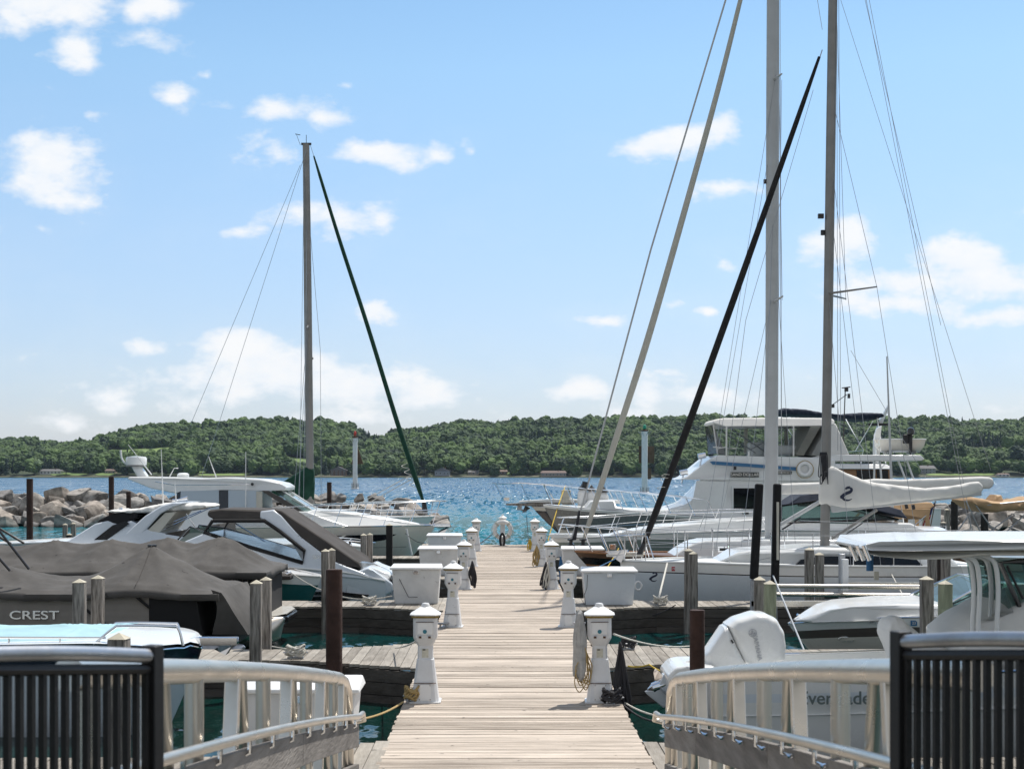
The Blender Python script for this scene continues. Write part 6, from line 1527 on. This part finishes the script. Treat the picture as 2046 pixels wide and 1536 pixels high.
MB().tube([b.p(1540, 930, -1.72), b.p(1540, 880, -1.72)], .02, 6).tube([b.p(1496, 925, -1.72), b.p(1496, 902, -1.72)], .03, 6).build('antenna', 'roof_white', b.t)
MB().box(b.p(1468.5, 935, -1.68), (.09, .08, .12)).build('nav_light', 'dark_plastic', b.t, bevel=.01)
mast = b.ex('radar_mast', [(1752, 908, .12), (1748, 870, .1), (1752, 856, .08), (1762, 850, .08), (1760, 870, .1), (1758, 908, .12)], 'gelcoat', bevel=.02)
p = b.p(1691, 775, 0)
mb = MB(); mb.tube([b.p(1684, 908, 0), b.p(1689, 775, 0)], .02, 6); mb.tube([b.p(1664, 808, 0), b.p(1692, 788, 0)], .014, 5); mb.tube([b.p(1682, 775, 0), b.p(1699, 773, 0)], .02, 5); mb.box(b.p(1664, 811, 0), (.10, .10, .12)); mb.box(b.p(1696, 791, 0), (.08, .08, .16)); mb.box(b.p(1691, 778, 0), (.12, .1, .14))
mb.build('instrument_mast', 'dark_plastic', b.t)
ring = Vector((b.X0, b.Y, 0)) + b.p(1608, 937, -1.72)
t = thing('life_ring', 'white life ring with cord hanging on the side of the flybridge', 'life ring', ring)
MB().tube([(.20 * math.cos(a * .262), 0, .20 * math.sin(a * .262)) for a in range(25)], .065, 10, cap=False).build('ring', 'roof_white', t)
MB().tube([(.29 * math.cos(a * .262), -.03, .29 * math.sin(a * .262) - .02 * abs(math.sin(a * .524))) for a in range(25)], .012, 6, cap=False).build('grab_line', 'rope_tan', t)
# dinghy on the boat deck
dk = Vector((b.X0, b.Y, 0)) + b.p(1797, 907, -.6)
t = thing('dinghy', 'small white dinghy carried on the motor yacht boat deck', 'dinghy', dk)
mb = MB(); prof = []
for k in range(13):
    q = k / 12; x = -.74 + 1.50 * q; hw = .52 * (1 - abs(2 * q - 1) ** 5 * .3)
    prof.append([(x * (1 - .10), -hw * .55, .12), (x, -hw * .9, .28), (x * 1.06, -hw, .50), (x * 1.06, -hw + .05, .52), (x, -hw * .8, .34), (x, 0, .2), (x, hw * .8, .34), (x * 1.06, hw - .05, .52), (x * 1.06, hw, .50), (x, hw * .9, .28), (x * .9, hw * .55, .12), (x * .9, 0, .06), (x * .9, -hw * .55, .12)])
mb.grid(prof); mb.grid([[prof[0][k] for k in range(13)], [(prof[0][k][0] * .98, 0, .3) for k in range(13)]]); mb.grid([[prof[-1][k] for k in range(13)], [(prof[-1][k][0] * .98, 0, .3) for k in range(13)]])
mb.build('hull', 'gelcoat_cream', t, smooth=50)
mb = MB(); mb.tube([(x, y, z) for x, y, z in [p_[2] for p_ in prof]], .025, 6); mb.tube([p_[8] for p_ in prof], .025, 6); mb.build('gunwale', 'gelcoat', t)
mb = MB()
for x in (-.4, .4): mb.box((x, 0, .05), (.12, .8, .1))
mb.build('chock', 'grey_paint', t)
t = thing('outboard_motor', 'small black outboard motor clamped to the dinghy', 'outboard motor', dk + Vector((.22, -.62, .62)))
MB().lathe((0, 0, 0), [(.05, 0), (.12, .03), (.13, .14), (.10, .24), (.03, .28)], 14).build('cowl', 'black_paint', t, bevel=.01)
MB().box((0, 0, -.28), (.09, .13, .56)).box((-.12, .06, -.12), (.26, .03, .3)).build('leg', 'dark_plastic', t, bevel=.015)
MB().lathe((0, 0, -.62), [(.03, 0), (.05, .06), (.04, .14)], 10).box((0, .05, -.66), (.03, .14, .12)).build('propeller', 'dark_plastic', t)

# --- R7 wooden cruiser with navy biminis, behind the yacht
b = Boat('wooden_cruiser', 'varnished wooden cabin cruiser with a white roof and navy folded biminis', 'boat', 61.0, 1500)
hull(b, (1470, 1010), (1880, 1015), [(1600, 1012)], 3.4, rake=1.2, aft=.9, flare=.4, bands=((0, 1, 'gelcoat'),), deck='teak')
b.ex('cabin', [(1640, 1012, 1.4), (1645, 936, 1.3), (1778, 938, 1.3), (1782, 1012, 1.4)], 'teak_bright', bevel=.02)
b.ex('cabin_roof', [(1635, 936, 1.5), (1650, 926, 1.3), (1770, 927, 1.3), (1779, 931, 1.4), (1780, 937, 1.5)], 'gelcoat', bevel=.03)
for x0, x1 in ((1712, 1748), (1752, 1774)):
    b.panel('window', [(x0, 939), (x1, 939), (x1 + 2, 962), (x0, 962)], 1.32, 'glass_dark', th=.04, proud=.03)
soft(b, 'bimini', [(1549, 821), (1562, 816), (1600, 818), (1640, 825), (1702, 833)], [(1549, 830), (1600, 832), (1660, 836), (1702, 837)], 1.25, 'canvas_navy', wr=.07, seed=2, sq=.5)
soft(b, 'bimini', [(1660, 832), (1690, 826), (1725, 825), (1752, 826), (1757, 832)], [(1660, 836), (1700, 840), (1722, 842), (1745, 839), (1757, 834)], 1.25, 'canvas_navy', wr=.07, seed=5, sq=.5)
mb = MB()
for a, c in (((1560, 832), (1600, 900)), ((1625, 834), (1600, 900)), ((1690, 837), (1725, 900)), ((1745, 840), (1710, 900)), ((1560, 832), (1645, 930)), ((1752, 835), (1770, 925))):
    for s in (-1.25, 1.25): mb.tube([b.p(*a, s), b.p(*c, s)], .02, 6)
for s in (-1.25, 1.25): mb.tube([b.p(1645, 930, s), b.p(1600, 900, s), b.p(1660, 905, s), b.p(1725, 900, s), b.p(1720, 927, s)], .018, 6)
mb.build('bimini_frame', 'chrome', b.t)
b.ex('radar_arch', [(1746, 925, .1), (1746, 880, .1), (1755, 846, .1), (1775, 808, .08), (1778, 812, .08), (1762, 850, .1), (1756, 880, .1), (1756, 925, .1)], 'gelcoat', bevel=.02)
MB().box(b.p(1757, 848, -.15), (.9, .12, .10)).build('cross_tree', 'dark_plastic', b.t)

# --- R8 sailboat with tan enclosure
b = Boat('sailboat', 'sailboat with a tan and clear cockpit enclosure and a flag at its stern', 'sailboat', 45.2, 1470)
hull(b, (1440, 1068), (1905, 1082), [(1600, 1078), (1800, 1082)], 3.1, rake=1.0, entry=.5, aft=.85, bands=((0, .2, 'gelcoat'), (.2, .9, 'gelcoat_cool'), (.9, 1, 'navy_paint')), deck='nonskid')
b.ex('cabin', [(1560, 1080, .9), (1580, 1066, .85), (1730, 1062, 1.0), (1735, 1082, 1.1)], 'gelcoat', bevel=.05)
b.ex('enclosure_top', [(1765, 1014, 1.0), (1770, 1006, .9), (1800, 1003, .9), (1862, 1003, .9), (1868, 1010, 1.0), (1860, 1017, 1.05), (1790, 1018, 1.05)], 'canvas_tan', bevel=.04)
b.ex('enclosure_band', [(1765, 1016, 1.05), (1860, 1016, 1.07), (1856, 1037, 1.15), (1762, 1037, 1.12)], 'canvas_tan', bevel=.02)
b.panel('clear_curtain', [(1722, 1076, 1.2), (1763, 1020, 1.06), (1856, 1037, 1.16), (1856, 1080, 1.25)], 1.1, 'glass_clear', th=.006, proud=0, both=True)
for x0, x1 in ((1828, 1836), (1849, 1858)): b.panel('curtain_post', [(x0, 1037, 1.16), (x1, 1037, 1.16), (x1 + 1, 1080, 1.25), (x0 + 1, 1080, 1.25)], 1.2, 'canvas_tan', th=.02, proud=.02, both=True)
b.tube('curtain_edge', [(1720, 1078, -1.22), (1728, 1058, -1.15), (1764, 1016, -1.08)], .04, 'canvas_tan', mirror=True)
mb = MB()
for a, c in (((1770, 1010), (1720, 1072)), ((1800, 1010), (1812, 1080)), ((1850, 1030), (1790, 1080)), ((1745, 1040), (1745, 1080))): mb.tube([b.p(*a, -1.2), b.p(*c, -1.2)], .015, 6)
mb.tube([b.p(1700, 1062, -1.3), b.p(1905, 1064, -1.3)], .012, 6); mb.tube([b.p(1700, 1071, -1.3), b.p(1905, 1073, -1.3)], .012, 6); mb.build('rail_frame', 'chrome', b.t)
MB().tube([b.p(1785, 1075, -1.2), b.p(1772, 712, -1.2)], [.05, .02], 8).build('pole_antenna', 'mast_white', b.t)
mb = MB()
for x, y in ((1810, 1012), (1824, 1013), (1770, 1025)): mb.tube([b.p(x, y - 5, -1.15), b.p(x + 2, y + 4, -1.15)], .05, 7)
mb.build('block', 'dark_plastic', b.t)
w = Vector((b.X0, b.Y, 0)) + b.p(1862, 1045, -.4)
t = thing('flag', 'striped flag hanging slack at the stern beside the tan enclosure', 'flag', w)
MB().tube([(-.1, 0, -.4), (.12, 0, .75)], .015, 6).build('staff', 'teak', t)
rows = []; 
for i in range(9): rows.append([(.10 - .06 * i * .4 - .035 * j, .05 * math.sin(j * 1.7 + i * .5), .62 - .085 * i - .02 * j) for j in range(8)])
mb = MB()
for i in range(8):
    for j in range(7):
        mi = 2 if (i < 4 and j < 3) else (0 if j % 2 else 1)
        mb.add([rows[i][j], rows[i][j + 1], rows[i + 1][j + 1], rows[i + 1][j]], [(0, 1, 2, 3)], mi)
mb.build('cloth', ['flag_red', 'vinyl_white', 'flag_blue'], t, smooth=60)

# --- R9 boat with tan awning at the right edge
b = Boat('sailboat', 'boat under a wide tan awning on metal struts at the right edge', 'sailboat', 48.6, 1900)
hull(b, (1880, 1082), (2280, 1080), [(2000, 1084)], 3.0, rake=1.0, aft=.85, bands=((0, .9, 'gelcoat_cream'), (.9, 1, 'navy_paint')), deck='nonskid')
soft(b, 'awning', [(1924, 999), (1932, 993), (1945, 993), (1975, 1000), (2010, 1001), (2060, 992), (2160, 991), (2165, 997)], [(1924, 1001), (1942, 1015), (1960, 1023), (2046, 1019), (2160, 1006), (2165, 1000)], 1.1, 'canvas_tan', wr=.12, seed=5, sq=.5, fx=2.5)
b.ex('awning_fold', [(1986, 1001, .5), (1990, 987, .3), (1994, 991, .4), (2001, 988, .3), (2006, 1000, .5)], 'canvas_tan', bevel=.03)
mb = MB()
for a, c in (((1944, 1000), (2000, 1082)), ((1930, 1000), (1968, 1082)), ((2020, 1030), (1950, 1082)), ((2060, 1016), (1990, 1082)), ((1960, 1010), (2060, 1000)), ((1935, 1030), (1898, 1082)), ((2080, 1010), (2110, 1082)), ((1935, 1028), (1945, 1080))):
    for s in (-1.05, 1.05): mb.tube([b.p(*a, s), b.p(*c, s)], .025, 7)
mb.tube([b.p(1890, 1062, -1.3), b.p(2200, 1062, -1.3)], .014, 6); mb.build('awning_frame', 'aluminium_dull', b.t)
w = Vector((b.X0, b.Y, 0)) + b.p(1970, 984, .2)
# --- R2 white bowrider
b = Boat('bowrider', 'white bowrider with a dark stripe and registration lettering on its bow', 'boat', 24.6, 1575)
hull(b, (1574, 1243), (2330, 1226), [(1640, 1236), (1757, 1231), (1900, 1229), (2000, 1228)], 2.3, rake=.75, entry=.45, pw=2.0, aft=.95, flare=.45, bands=((0, .16, 'gelcoat'), (.16, .30, 'brown_stripe'), (.30, .9, 'gelcoat_cream'), (.9, 1, 'gelcoat')), rub='chrome', rub_r=.012, deck='gelcoat', camber=.12)
b.ex('fore_deck', [(1585, 1241, .12), (1625, 1229, .4), (1660, 1218, .6), (1700, 1212, .75), (1800, 1207, .9), (1900, 1208, 1.0), (2250, 1210, 1.02), (2260, 1236, 1.08), (1720, 1240, .95), (1620, 1244, .45)], 'gelcoat', bevel=.07)
b.ex('windshield', [(1890, 1210, 1.0), (1970, 1163, .8), (1985, 1160, .8), (2030, 1170, .95), (2090, 1212, 1.0)], 'glass_green', bevel=0)
b.tube('windshield_frame', [(1888, 1209, -1.02), (1975, 1161, -.82), (2060, 1168, -1.0)], .022, 'chrome', mirror=True, n=7)
b.tube('side_glass_frame', [(1892, 1211, -1.04), (1990, 1168, -.9)], .012, 'black_paint', mirror=True, n=6)
b.tube('bow_rail', [(1685, 1222, -.55), (1695, 1214, -.6), (1755, 1210, -.75), (1840, 1213, -.9), (1862, 1222, -.98)], .011, 'chrome', mirror=True, smooth_path=4)
decal(b, 'MC', .13, 1745, 1243, 'letter_grey', bold=.015, shear=.1); decal(b, '9217', .13, 1783, 1243, 'letter_grey', bold=.01)
p, u, t_ = on(b, 1823, 1245, .01); d = MB().box(p, (.10, .012, .085)).build('blue_decal', 'blue_stripe', b.t); text('23', .06, (p.x, p.y - .012, p.z), 'vinyl_white', d)
p, u, t_ = on(b, 1693, 1276, .01); MB().tube([(p.x + .12 * math.cos(a * .42), p.y - .01 + .04 * math.cos(a * .42) * -1, p.z + .035 * math.sin(a * .42)) for a in range(16)], .007, 5).build('oval_badge', 'letter_silver', b.t)
MB().tube([b.p(1647, 1242, -.4), b.p(1664, 1242, -.4)], .015, 6).tube([b.p(1652, 1246, -.4), b.p(1652, 1242, -.4)], .012, 6).tube([b.p(1660, 1246, -.4), b.p(1660, 1242, -.4)], .012, 6).build('deck_cleat', 'chrome', b.t)
b.tube('bow_eye', [(1594, 1230, 0), (1596, 1226, 0)], .03, 'chrome')

# --- R1 centre console with hardtop
b = Boat('centre_console_boat', 'white centre console fishing boat with a hardtop and rod holders at the lower right', 'boat', 16.9, 1340)
hull(b, (2700, 1300), (1432, 1352), [(2300, 1325), (1900, 1341), (1600, 1350)], 2.1, rake=1.2, entry=.4, pw=2.1, aft=.95, flare=.35, bands=((0, .16, 'gelcoat'), (.16, .24, 'gelcoat_cool'), (.24, .9, 'gelcoat'), (.9, 1, 'navy_paint')), rub='chrome', rub_r=.016, deck='nonskid', bulwark=.42)
b.ex('transom_bracket', [(1333, 1352, .42), (1350, 1333, .42), (1372, 1330, .45), (1430, 1332, .5), (1440, 1360, .6), (1420, 1440, .5), (1345, 1440, .42), (1336, 1365, .42)], 'gelcoat', bevel=.03)
ct = b.p(1660, 1392, -1.06); text('Everglades', .195, (ct.x + .06, ct.y - .10, ct.z), 'letter_faint', b.t, bold=.012)
soft(b, 'console_cover', [(1893, 1262), (1925, 1232), (1955, 1221), (2000, 1190), (2100, 1170), (2300, 1180), (2320, 1200)], [(1893, 1320), (1925, 1335), (2300, 1335), (2320, 1330)], .75, 'canvas_white', wr=.10, seed=1, sq=.45, fx=2)
soft(b, 'seat_cover', [(1768, 1254), (1774, 1238), (1784, 1231), (1798, 1232), (1812, 1248), (1870, 1283), (1892, 1300)], [(1768, 1264), (1788, 1335), (1880, 1340), (1892, 1330)], .30, 'canvas_white', wr=.07, seed=4, sq=.55, fx=3)
b.ex('console', [(1985, 1260, .62), (2005, 1240, .6), (2110, 1235, .6), (2110, 1340, .6), (1985, 1340, .62)], 'gelcoat', bevel=.05)
ht = b.ex('hardtop', [(1712, 1094, .55), (1722, 1085, .6), (1760, 1082, .9), (1900, 1079, 1.1), (2046, 1077, 1.15), (2300, 1076, 1.1), (2310, 1096, 1.1), (2046, 1099, 1.15), (1800, 1101, 1.12), (1742, 1100, .9)], 'gelcoat', bevel=.04)
b.ex('hardtop_liner', [(1722, 1100, .5), (1760, 1112, .8), (1830, 1118, .95), (1900, 1117, 1.0), (1960, 1110, 1.0), (2300, 1110, 1.0), (2300, 1098, 1.0), (1742, 1099, .8)], 'gelcoat_cream', parent=ht, bevel=.04)
for k, x in enumerate((1700, 1714, 1726)):
    MB().tube([b.p(x, 1089 - k * .5, -.3 - .22 * k), b.p(x + 12, 1119, -.3 - .22 * k)], [.030, .026], 12).build('rod_holder', 'chrome', ht)
MB().box(b.p(1985, 1087, -.5) + Vector((0, 0, .02)), (.3, .2, .02)).build('hatch', 'canvas_cream', ht)
for x0, xm, x1, w in ((1936, 1943, 0, -.8), (1948, 1955, 0, -.86), (1972, 1978, 0, -.6), (1984, 1992, 0, -.86), (1934, 1946, 0, .7), (1975, 1984, 0, .7)):
    P = arc([b.p(x0 - 34, 1107, w), b.p(x0 - 12, 1112, w), b.p(xm - 4, 1126, w), b.p(xm + 2, 1165, w), b.p(xm + 2, 1205, w), b.p(xm, 1240, w), b.p(xm, 1262, w)], 5); MB().tube(P, .026, 10).build('top_frame', 'gelcoat', b.t)
b.ex('windshield', [(2018, 1232, .62), (1998, 1125, .6), (2010, 1122, .58), (2110, 1120, .58), (2140, 1230, .6)], 'glass_green', bevel=0)
b.tube('windshield_frame', [(2110, 1121, -.62), (2034, 1121, -.62), (1998, 1124, -.62), (2022, 1178, -.64), (2046, 1231, -.64), (2140, 1231, -.64)], .032, 'black_paint', n=7)
b.panel('wing_curtain', [(1956, 1240), (1975, 1125), (1995, 1118), (1992, 1128), (2028, 1232), (2024, 1240)], .7, 'glass_clear', th=.006, proud=0, both=True)
b.tube('wiper', [(2012, 1130, -.66), (2044, 1196, -.66)], .014, 'dark_plastic')
MB().tube([b.p(1738, 1108, -.2), b.p(1738, 1140, -.2)], .04, 8).build('hanging_strap', 'rope_blue', b.t)
P = b.p(1751, 1150, -.4)
b.tube('hull_side_rail', [(1580, 1346, -1.3), (1900, 1338, -1.3)], .012, 'chrome')
# tilted outboard
w = Vector((b.X0, b.Y, 0))
t = thing('outboard_motor', 'large white tilted outboard motor with a round badge on the near fishing boat', 'outboard motor', w + b.p(1400, 1340, 0), )
class Sub(Boat):
    def __init__(s, b, t, o): s.Y = b.Y; s.X0 = b.X0 + o.x; s.t = t; s.z0 = o.z
    def p(s, px, py, dy=0.0): v = Boat.p(s, px, py, dy); v.z -= s.z0; return v
m_ = Sub(b, t, b.p(1400, 1340, 0))
def cowl(pts, w0, name, m, edge=.45):
    """rounded shell: profile polygon, inner ring at full half width"""
    P = [Boat.p(m_, x, y, -w0 * .6) for x, y in pts]; P = [Vector((p.x, 0, p.z - m_.z0)) for p in P]
    P = [p for a_, b_ in zip(P, P[1:] + P[:1]) for p in (a_, a_.lerp(b_, .5))]; P = arc(P + [P[0]], 3)[:-1]; c = sum(P, Vector()) / len(P); n = len(P); rows = []
    for k, (sc_, yy) in enumerate(((.0, 1.0), (.62, 1.0), (.82, .96), (.92, .85), (.98, .62), (1.0, .25), (1.0, -.25), (.98, -.62), (.92, -.85), (.82, -.96), (.62, -1.0), (0, -1.0))):
        rows.append([(c.x + (p.x - c.x) * sc_, -w0 * yy, c.z + (p.z - c.z) * sc_) for p in P + [P[0]]])
    return MB().grid(rows).build(name, m, t, smooth=60)
cw = cowl([(1452, 1248), (1470, 1236), (1508, 1224), (1530, 1225), (1552, 1236), (1567, 1262), (1571, 1290), (1568, 1318), (1540, 1330), (1500, 1332), (1486, 1322), (1468, 1285)], .30, 'upper_cowl', 'gelcoat')
cowl([(1446, 1252), (1454, 1250), (1472, 1288), (1490, 1324), (1470, 1338), (1432, 1344), (1408, 1332), (1408, 1308), (1425, 1283)], .26, 'lower_cowl', 'gelcoat')
MB().slab([m_.p(1538, 1244, -.285), m_.p(1547, 1252, -.285), m_.p(1557, 1271, -.285), m_.p(1563, 1300, -.285), m_.p(1552, 1280, -.285)], .10).build('air_intake', 'dark_plastic', t)
c = m_.p(1504, 1264, -.312)
mb = MB(); mb.tube([(c.x + .042 * math.cos(a * .39), c.y, c.z + .042 * math.sin(a * .39)) for a in range(17)], .004, 5, cap=False)
for k in range(3):
    a = k * 2.094 + 1.571; mb.tube([(c.x, c.y, c.z), (c.x + .036 * math.cos(a), c.y, c.z + .036 * math.sin(a))], .005, 5); a2 = a + .5; mb.tube([(c.x + .012 * math.cos(a2), c.y, c.z + .012 * math.sin(a2)), (c.x + .03 * math.cos(a2), c.y, c.z + .03 * math.sin(a2))], .003, 4)
mb.build('round_emblem', 'letter_grey', t)
c = m_.p(1513, 1292, -.312); text('YAMAHA', .075, (c.x, c.y, c.z), 'letter_grey', t, ry=R(78), sx=1.0)
MB().box(m_.p(1463, 1281, -.27), (.018, .02, .04), ry=-.5).build('side_badge', 'letter_dark', t)
mb = MB(); mb.extr([(m_.p(x, y, -w_).x, m_.p(x, y, -w_).z, w_) for x, y, w_ in ((1412, 1306, .12), (1425, 1340, .12), (1372, 1372, .10), (1350, 1352, .10), (1340, 1332, .10))]); mb.build('midsection', 'gelcoat', t, bevel=.03)
mb = MB(); mb.extr([(m_.p(x, y, -w_).x, m_.p(x, y, -w_).z, w_) for x, y, w_ in ((1326, 1346, .08), (1352, 1356, .09), (1338, 1404, .03), (1326, 1414, .02), (1292, 1386, .012), (1288, 1380, .012), (1312, 1378, .05))]); mb.build('lower_unit', 'gelcoat_cool', t, bevel=.01)
mb = MB(); a0 = m_.p(1338, 1362, -.0); a1 = m_.p(1304, 1374, 0); mb.tube([a0, a1], [.075, .06], 12)
ax = (a1 - a0).normalized(); cc = a0.lerp(a1, .5); s1 = Vector((0, 1, 0)); s2 = ax.cross(s1)
for k in range(3):
    q = k * 2.094 + .5; dr = s1 * math.cos(q) + s2 * math.sin(q); tn = ax.cross(dr)
    mb.add([cc + dr * .05 - tn * .03 - ax * .05, cc + dr * .16 - tn * .09 - ax * .03, cc + dr * .20 + tn * .01, cc + dr * .15 + tn * .09 + ax * .03, cc + dr * .05 + tn * .04 + ax * .05], [(0, 1, 2, 3, 4)])
mb.tube([a1, a1 + ax * .06], [.05, .012], 10); mb.build('propeller', 'chrome', t)
# --- R slot: boat lift with padded guide poles
t = thing('boat_lift', 'aluminium boat lift with two tall black padded guide poles', 'boat lift', (at(1500, 1200, 26.9).x, 26.9, 0)); o = Vector((t.location.x, 26.9, 0))
L_ = lambda px, py, Y: at(px, py, Y) - o
for (xt, yt, xb_, yb_, Y, w) in ((1517, 966, 1506, 1157, 25.6, .135), (1553, 966, 1548, 1172, 26.2, .13)):
    g = MB().box((L_((xt + xb_) / 2, (yt + yb_) / 2, Y)), (w * (1.35 if False else 1), .16, (yb_ - yt) * Y / F), ry=math.atan((xt - xb_) / (yb_ - yt)) * 1).build('guide_pad', 'black_pad', t, bevel=.03)
    MB().tube([L_(xb_, yb_ - 4, Y), L_(xb_ + 2, 1290, Y)], .04, 8).build('guide_post', 'aluminium_dull', t)
MB().box(L_(1552, 1060, 26.1) + Vector((.0, -.095, 0)), (.04, .02, 1.0)).build('guide_slot', 'canvas_cream', t)
mb = MB()
for Y, y0, z0 in ((25.9, 1170, 0), (26.2, 1187, 0)):
    a, c = L_(1515, y0, Y), L_(1862, y0 + 2, Y); mb.tube([a, c], .035, 8)
mb.build('side_beam', 'aluminium', t)
mb = MB()
a, c = L_(1500, 1203, 25.6), L_(1850, 1207, 25.6); mb.box((a + c) / 2, ((c - a).x, .1, .09)); mb.build('bunk_beam', 'aluminium', t)
a, c = L_(1690, 1168, 28.0), L_(1862, 1172, 28.0); MB().box((a + c) / 2, ((c - a).x, .05, .13)).build('upper_beam', 'aluminium', t)
for px, Y in ((1682, 26.3), (1505, 25.6)):
    p = L_(px, 1106 if px > 1600 else 1158, Y); MB().box((p.x, p.y, (p.z - 1.5) / 2), (.10, .10, p.z + 1.5)).build('corner_post', 'aluminium_dull', t, bevel=.008)
MB().box(L_(1686, 1148, 26.2) + Vector((0, -.08, 0)), (.11, .10, .56)).build('winch_box', 'pedestal_white', t, bevel=.01)
MB().tube([L_(1545, 1150, 25.9), L_(1607, 1300, 22.4)], .014, 8).build('brace_pole', 'mast_white', t)
P = at(1751, 1140, 17.4)
mb = MB(); mb.box((0, 0, 0), (.055, .02, .10))
tag(mb.build('hanging_tag_board', 'canvas_cream', loc=at(1751, 1150, 17.4), bevel=.004), 'small cream perforated plate hanging under the hardtop', 'plate')

# --- mooring lines
def line(a, c, s, m, label, r=.011):
    A = at(*a); C = at(*c); tag(MB().tube([p - A for p in sag(A, C, s, 12)], r, 6).build('mooring_line', m, loc=A), label, 'rope', 'mooring lines')
line((640, 1150, 31.0), (660, 1172, 29.3), .02, 'rope_white', 'short white line at the teal runabout bow')
line((582, 1144, 31.2), (783, 1190, 30.2), .25, 'rope_white', 'long white line sagging from the teal runabout bow to the dock box')
line((500, 1277, 24.2), (600, 1297, 21.0), .04, 'rope_white', 'white line from the grey pontoon boat to the wrapped cleat')
line((690, 1438, 13.5), (805, 1402, 16.7), .05, 'rope_tan', 'tan line from the bottom left gangway to the nearest left pedestal')
line((790, 1294, 21.5), (836, 1278, 17.3), .02, 'rope_white', 'short white line behind the nearest left pedestal')
line((1226, 1266, 17.3), (1380, 1290, 20.5), .06, 'rope_white', 'white line from the nearest right pedestal toward the rusty pile')
line((1255, 1330, 19.9), (1297, 1327, 19.6), .02, 'rope_yellow', 'yellow line looped on the second right finger pier')
line((1297, 1327, 19.6), (1345, 1345, 19.0), .03, 'rope_yellow', 'yellow line running to the tilted propeller')
line((1240, 1398, 16.9), (1345, 1432, 15.5), .05, 'rope_white', 'pale line from the nearest right pedestal foot down to the fishing boat')
line((1240, 1402, 16.8), (1345, 1438, 15.3), .09, 'rope_dark', 'dark line from the nearest right pedestal foot to the fishing boat')
line((1333, 1125, 31.4), (1315, 1198, 29.3), .01, 'rope_white', 'thick white line from the white sailboat bow down to the pier cleat', .02)
line((1777, 1138, 31.4), (1808, 1195, 28.5), .01, 'rope_white', 'white line hanging from the side of the white sailboat')
line((1130, 970, 53), (1095, 1080, 50.2), -.1, 'rope_yellow', 'yellow line from the navy bow rail down to the dock', .018)
line((1236, 1095, 35.5), (1210, 1138, 33.8), .02, 'rope_yellow', 'yellow line from the dark sailboat bow')
line((1256, 1100, 35.5), (1190, 1135, 33.6), .02, 'rope_blue', 'blue line from the dark sailboat bow to the dock', .014)
line((985, 1065, 54.2), (958, 1086, 52.5), .02, 'rope_dark', 'dark line from the life ring post to the left', .015)
line((1052, 1030, 53.8), (1056, 1084, 52.0), -.05, 'rope_dark', 'thin dark line hanging under the bow pulpit')
line((805, 1060, 50.0), (850, 1085, 48), .1, 'rope_dark', 'dark line from the hardtop cruiser bow to the dock box')
line((1238, 1230, 29.0), (1350, 1208, 29.0), .12, 'rope_dark', 'black cable sagging along the third right finger pier')

# ------------------------------------------------------------ air over the lake
hz = bpy.data.materials.new('haze'); hz.use_nodes = True; nt = hz.node_tree; nt.nodes.clear()
vo = nn(nt, 'ShaderNodeVolumePrincipled'); vo.inputs['Color'].default_value = (.62, .78, 1, 1); vo.inputs['Density'].default_value = .000029; vo.inputs['Anisotropy'].default_value = .2
nt.links.new(vo.outputs[0], nn(nt, 'ShaderNodeOutputMaterial').inputs['Volume']); M['haze'] = hz
tag(MB().box((0, 1500, 60), (9000, 7800, 128)).build('haze', 'haze', smooth=0), kind='stuff')
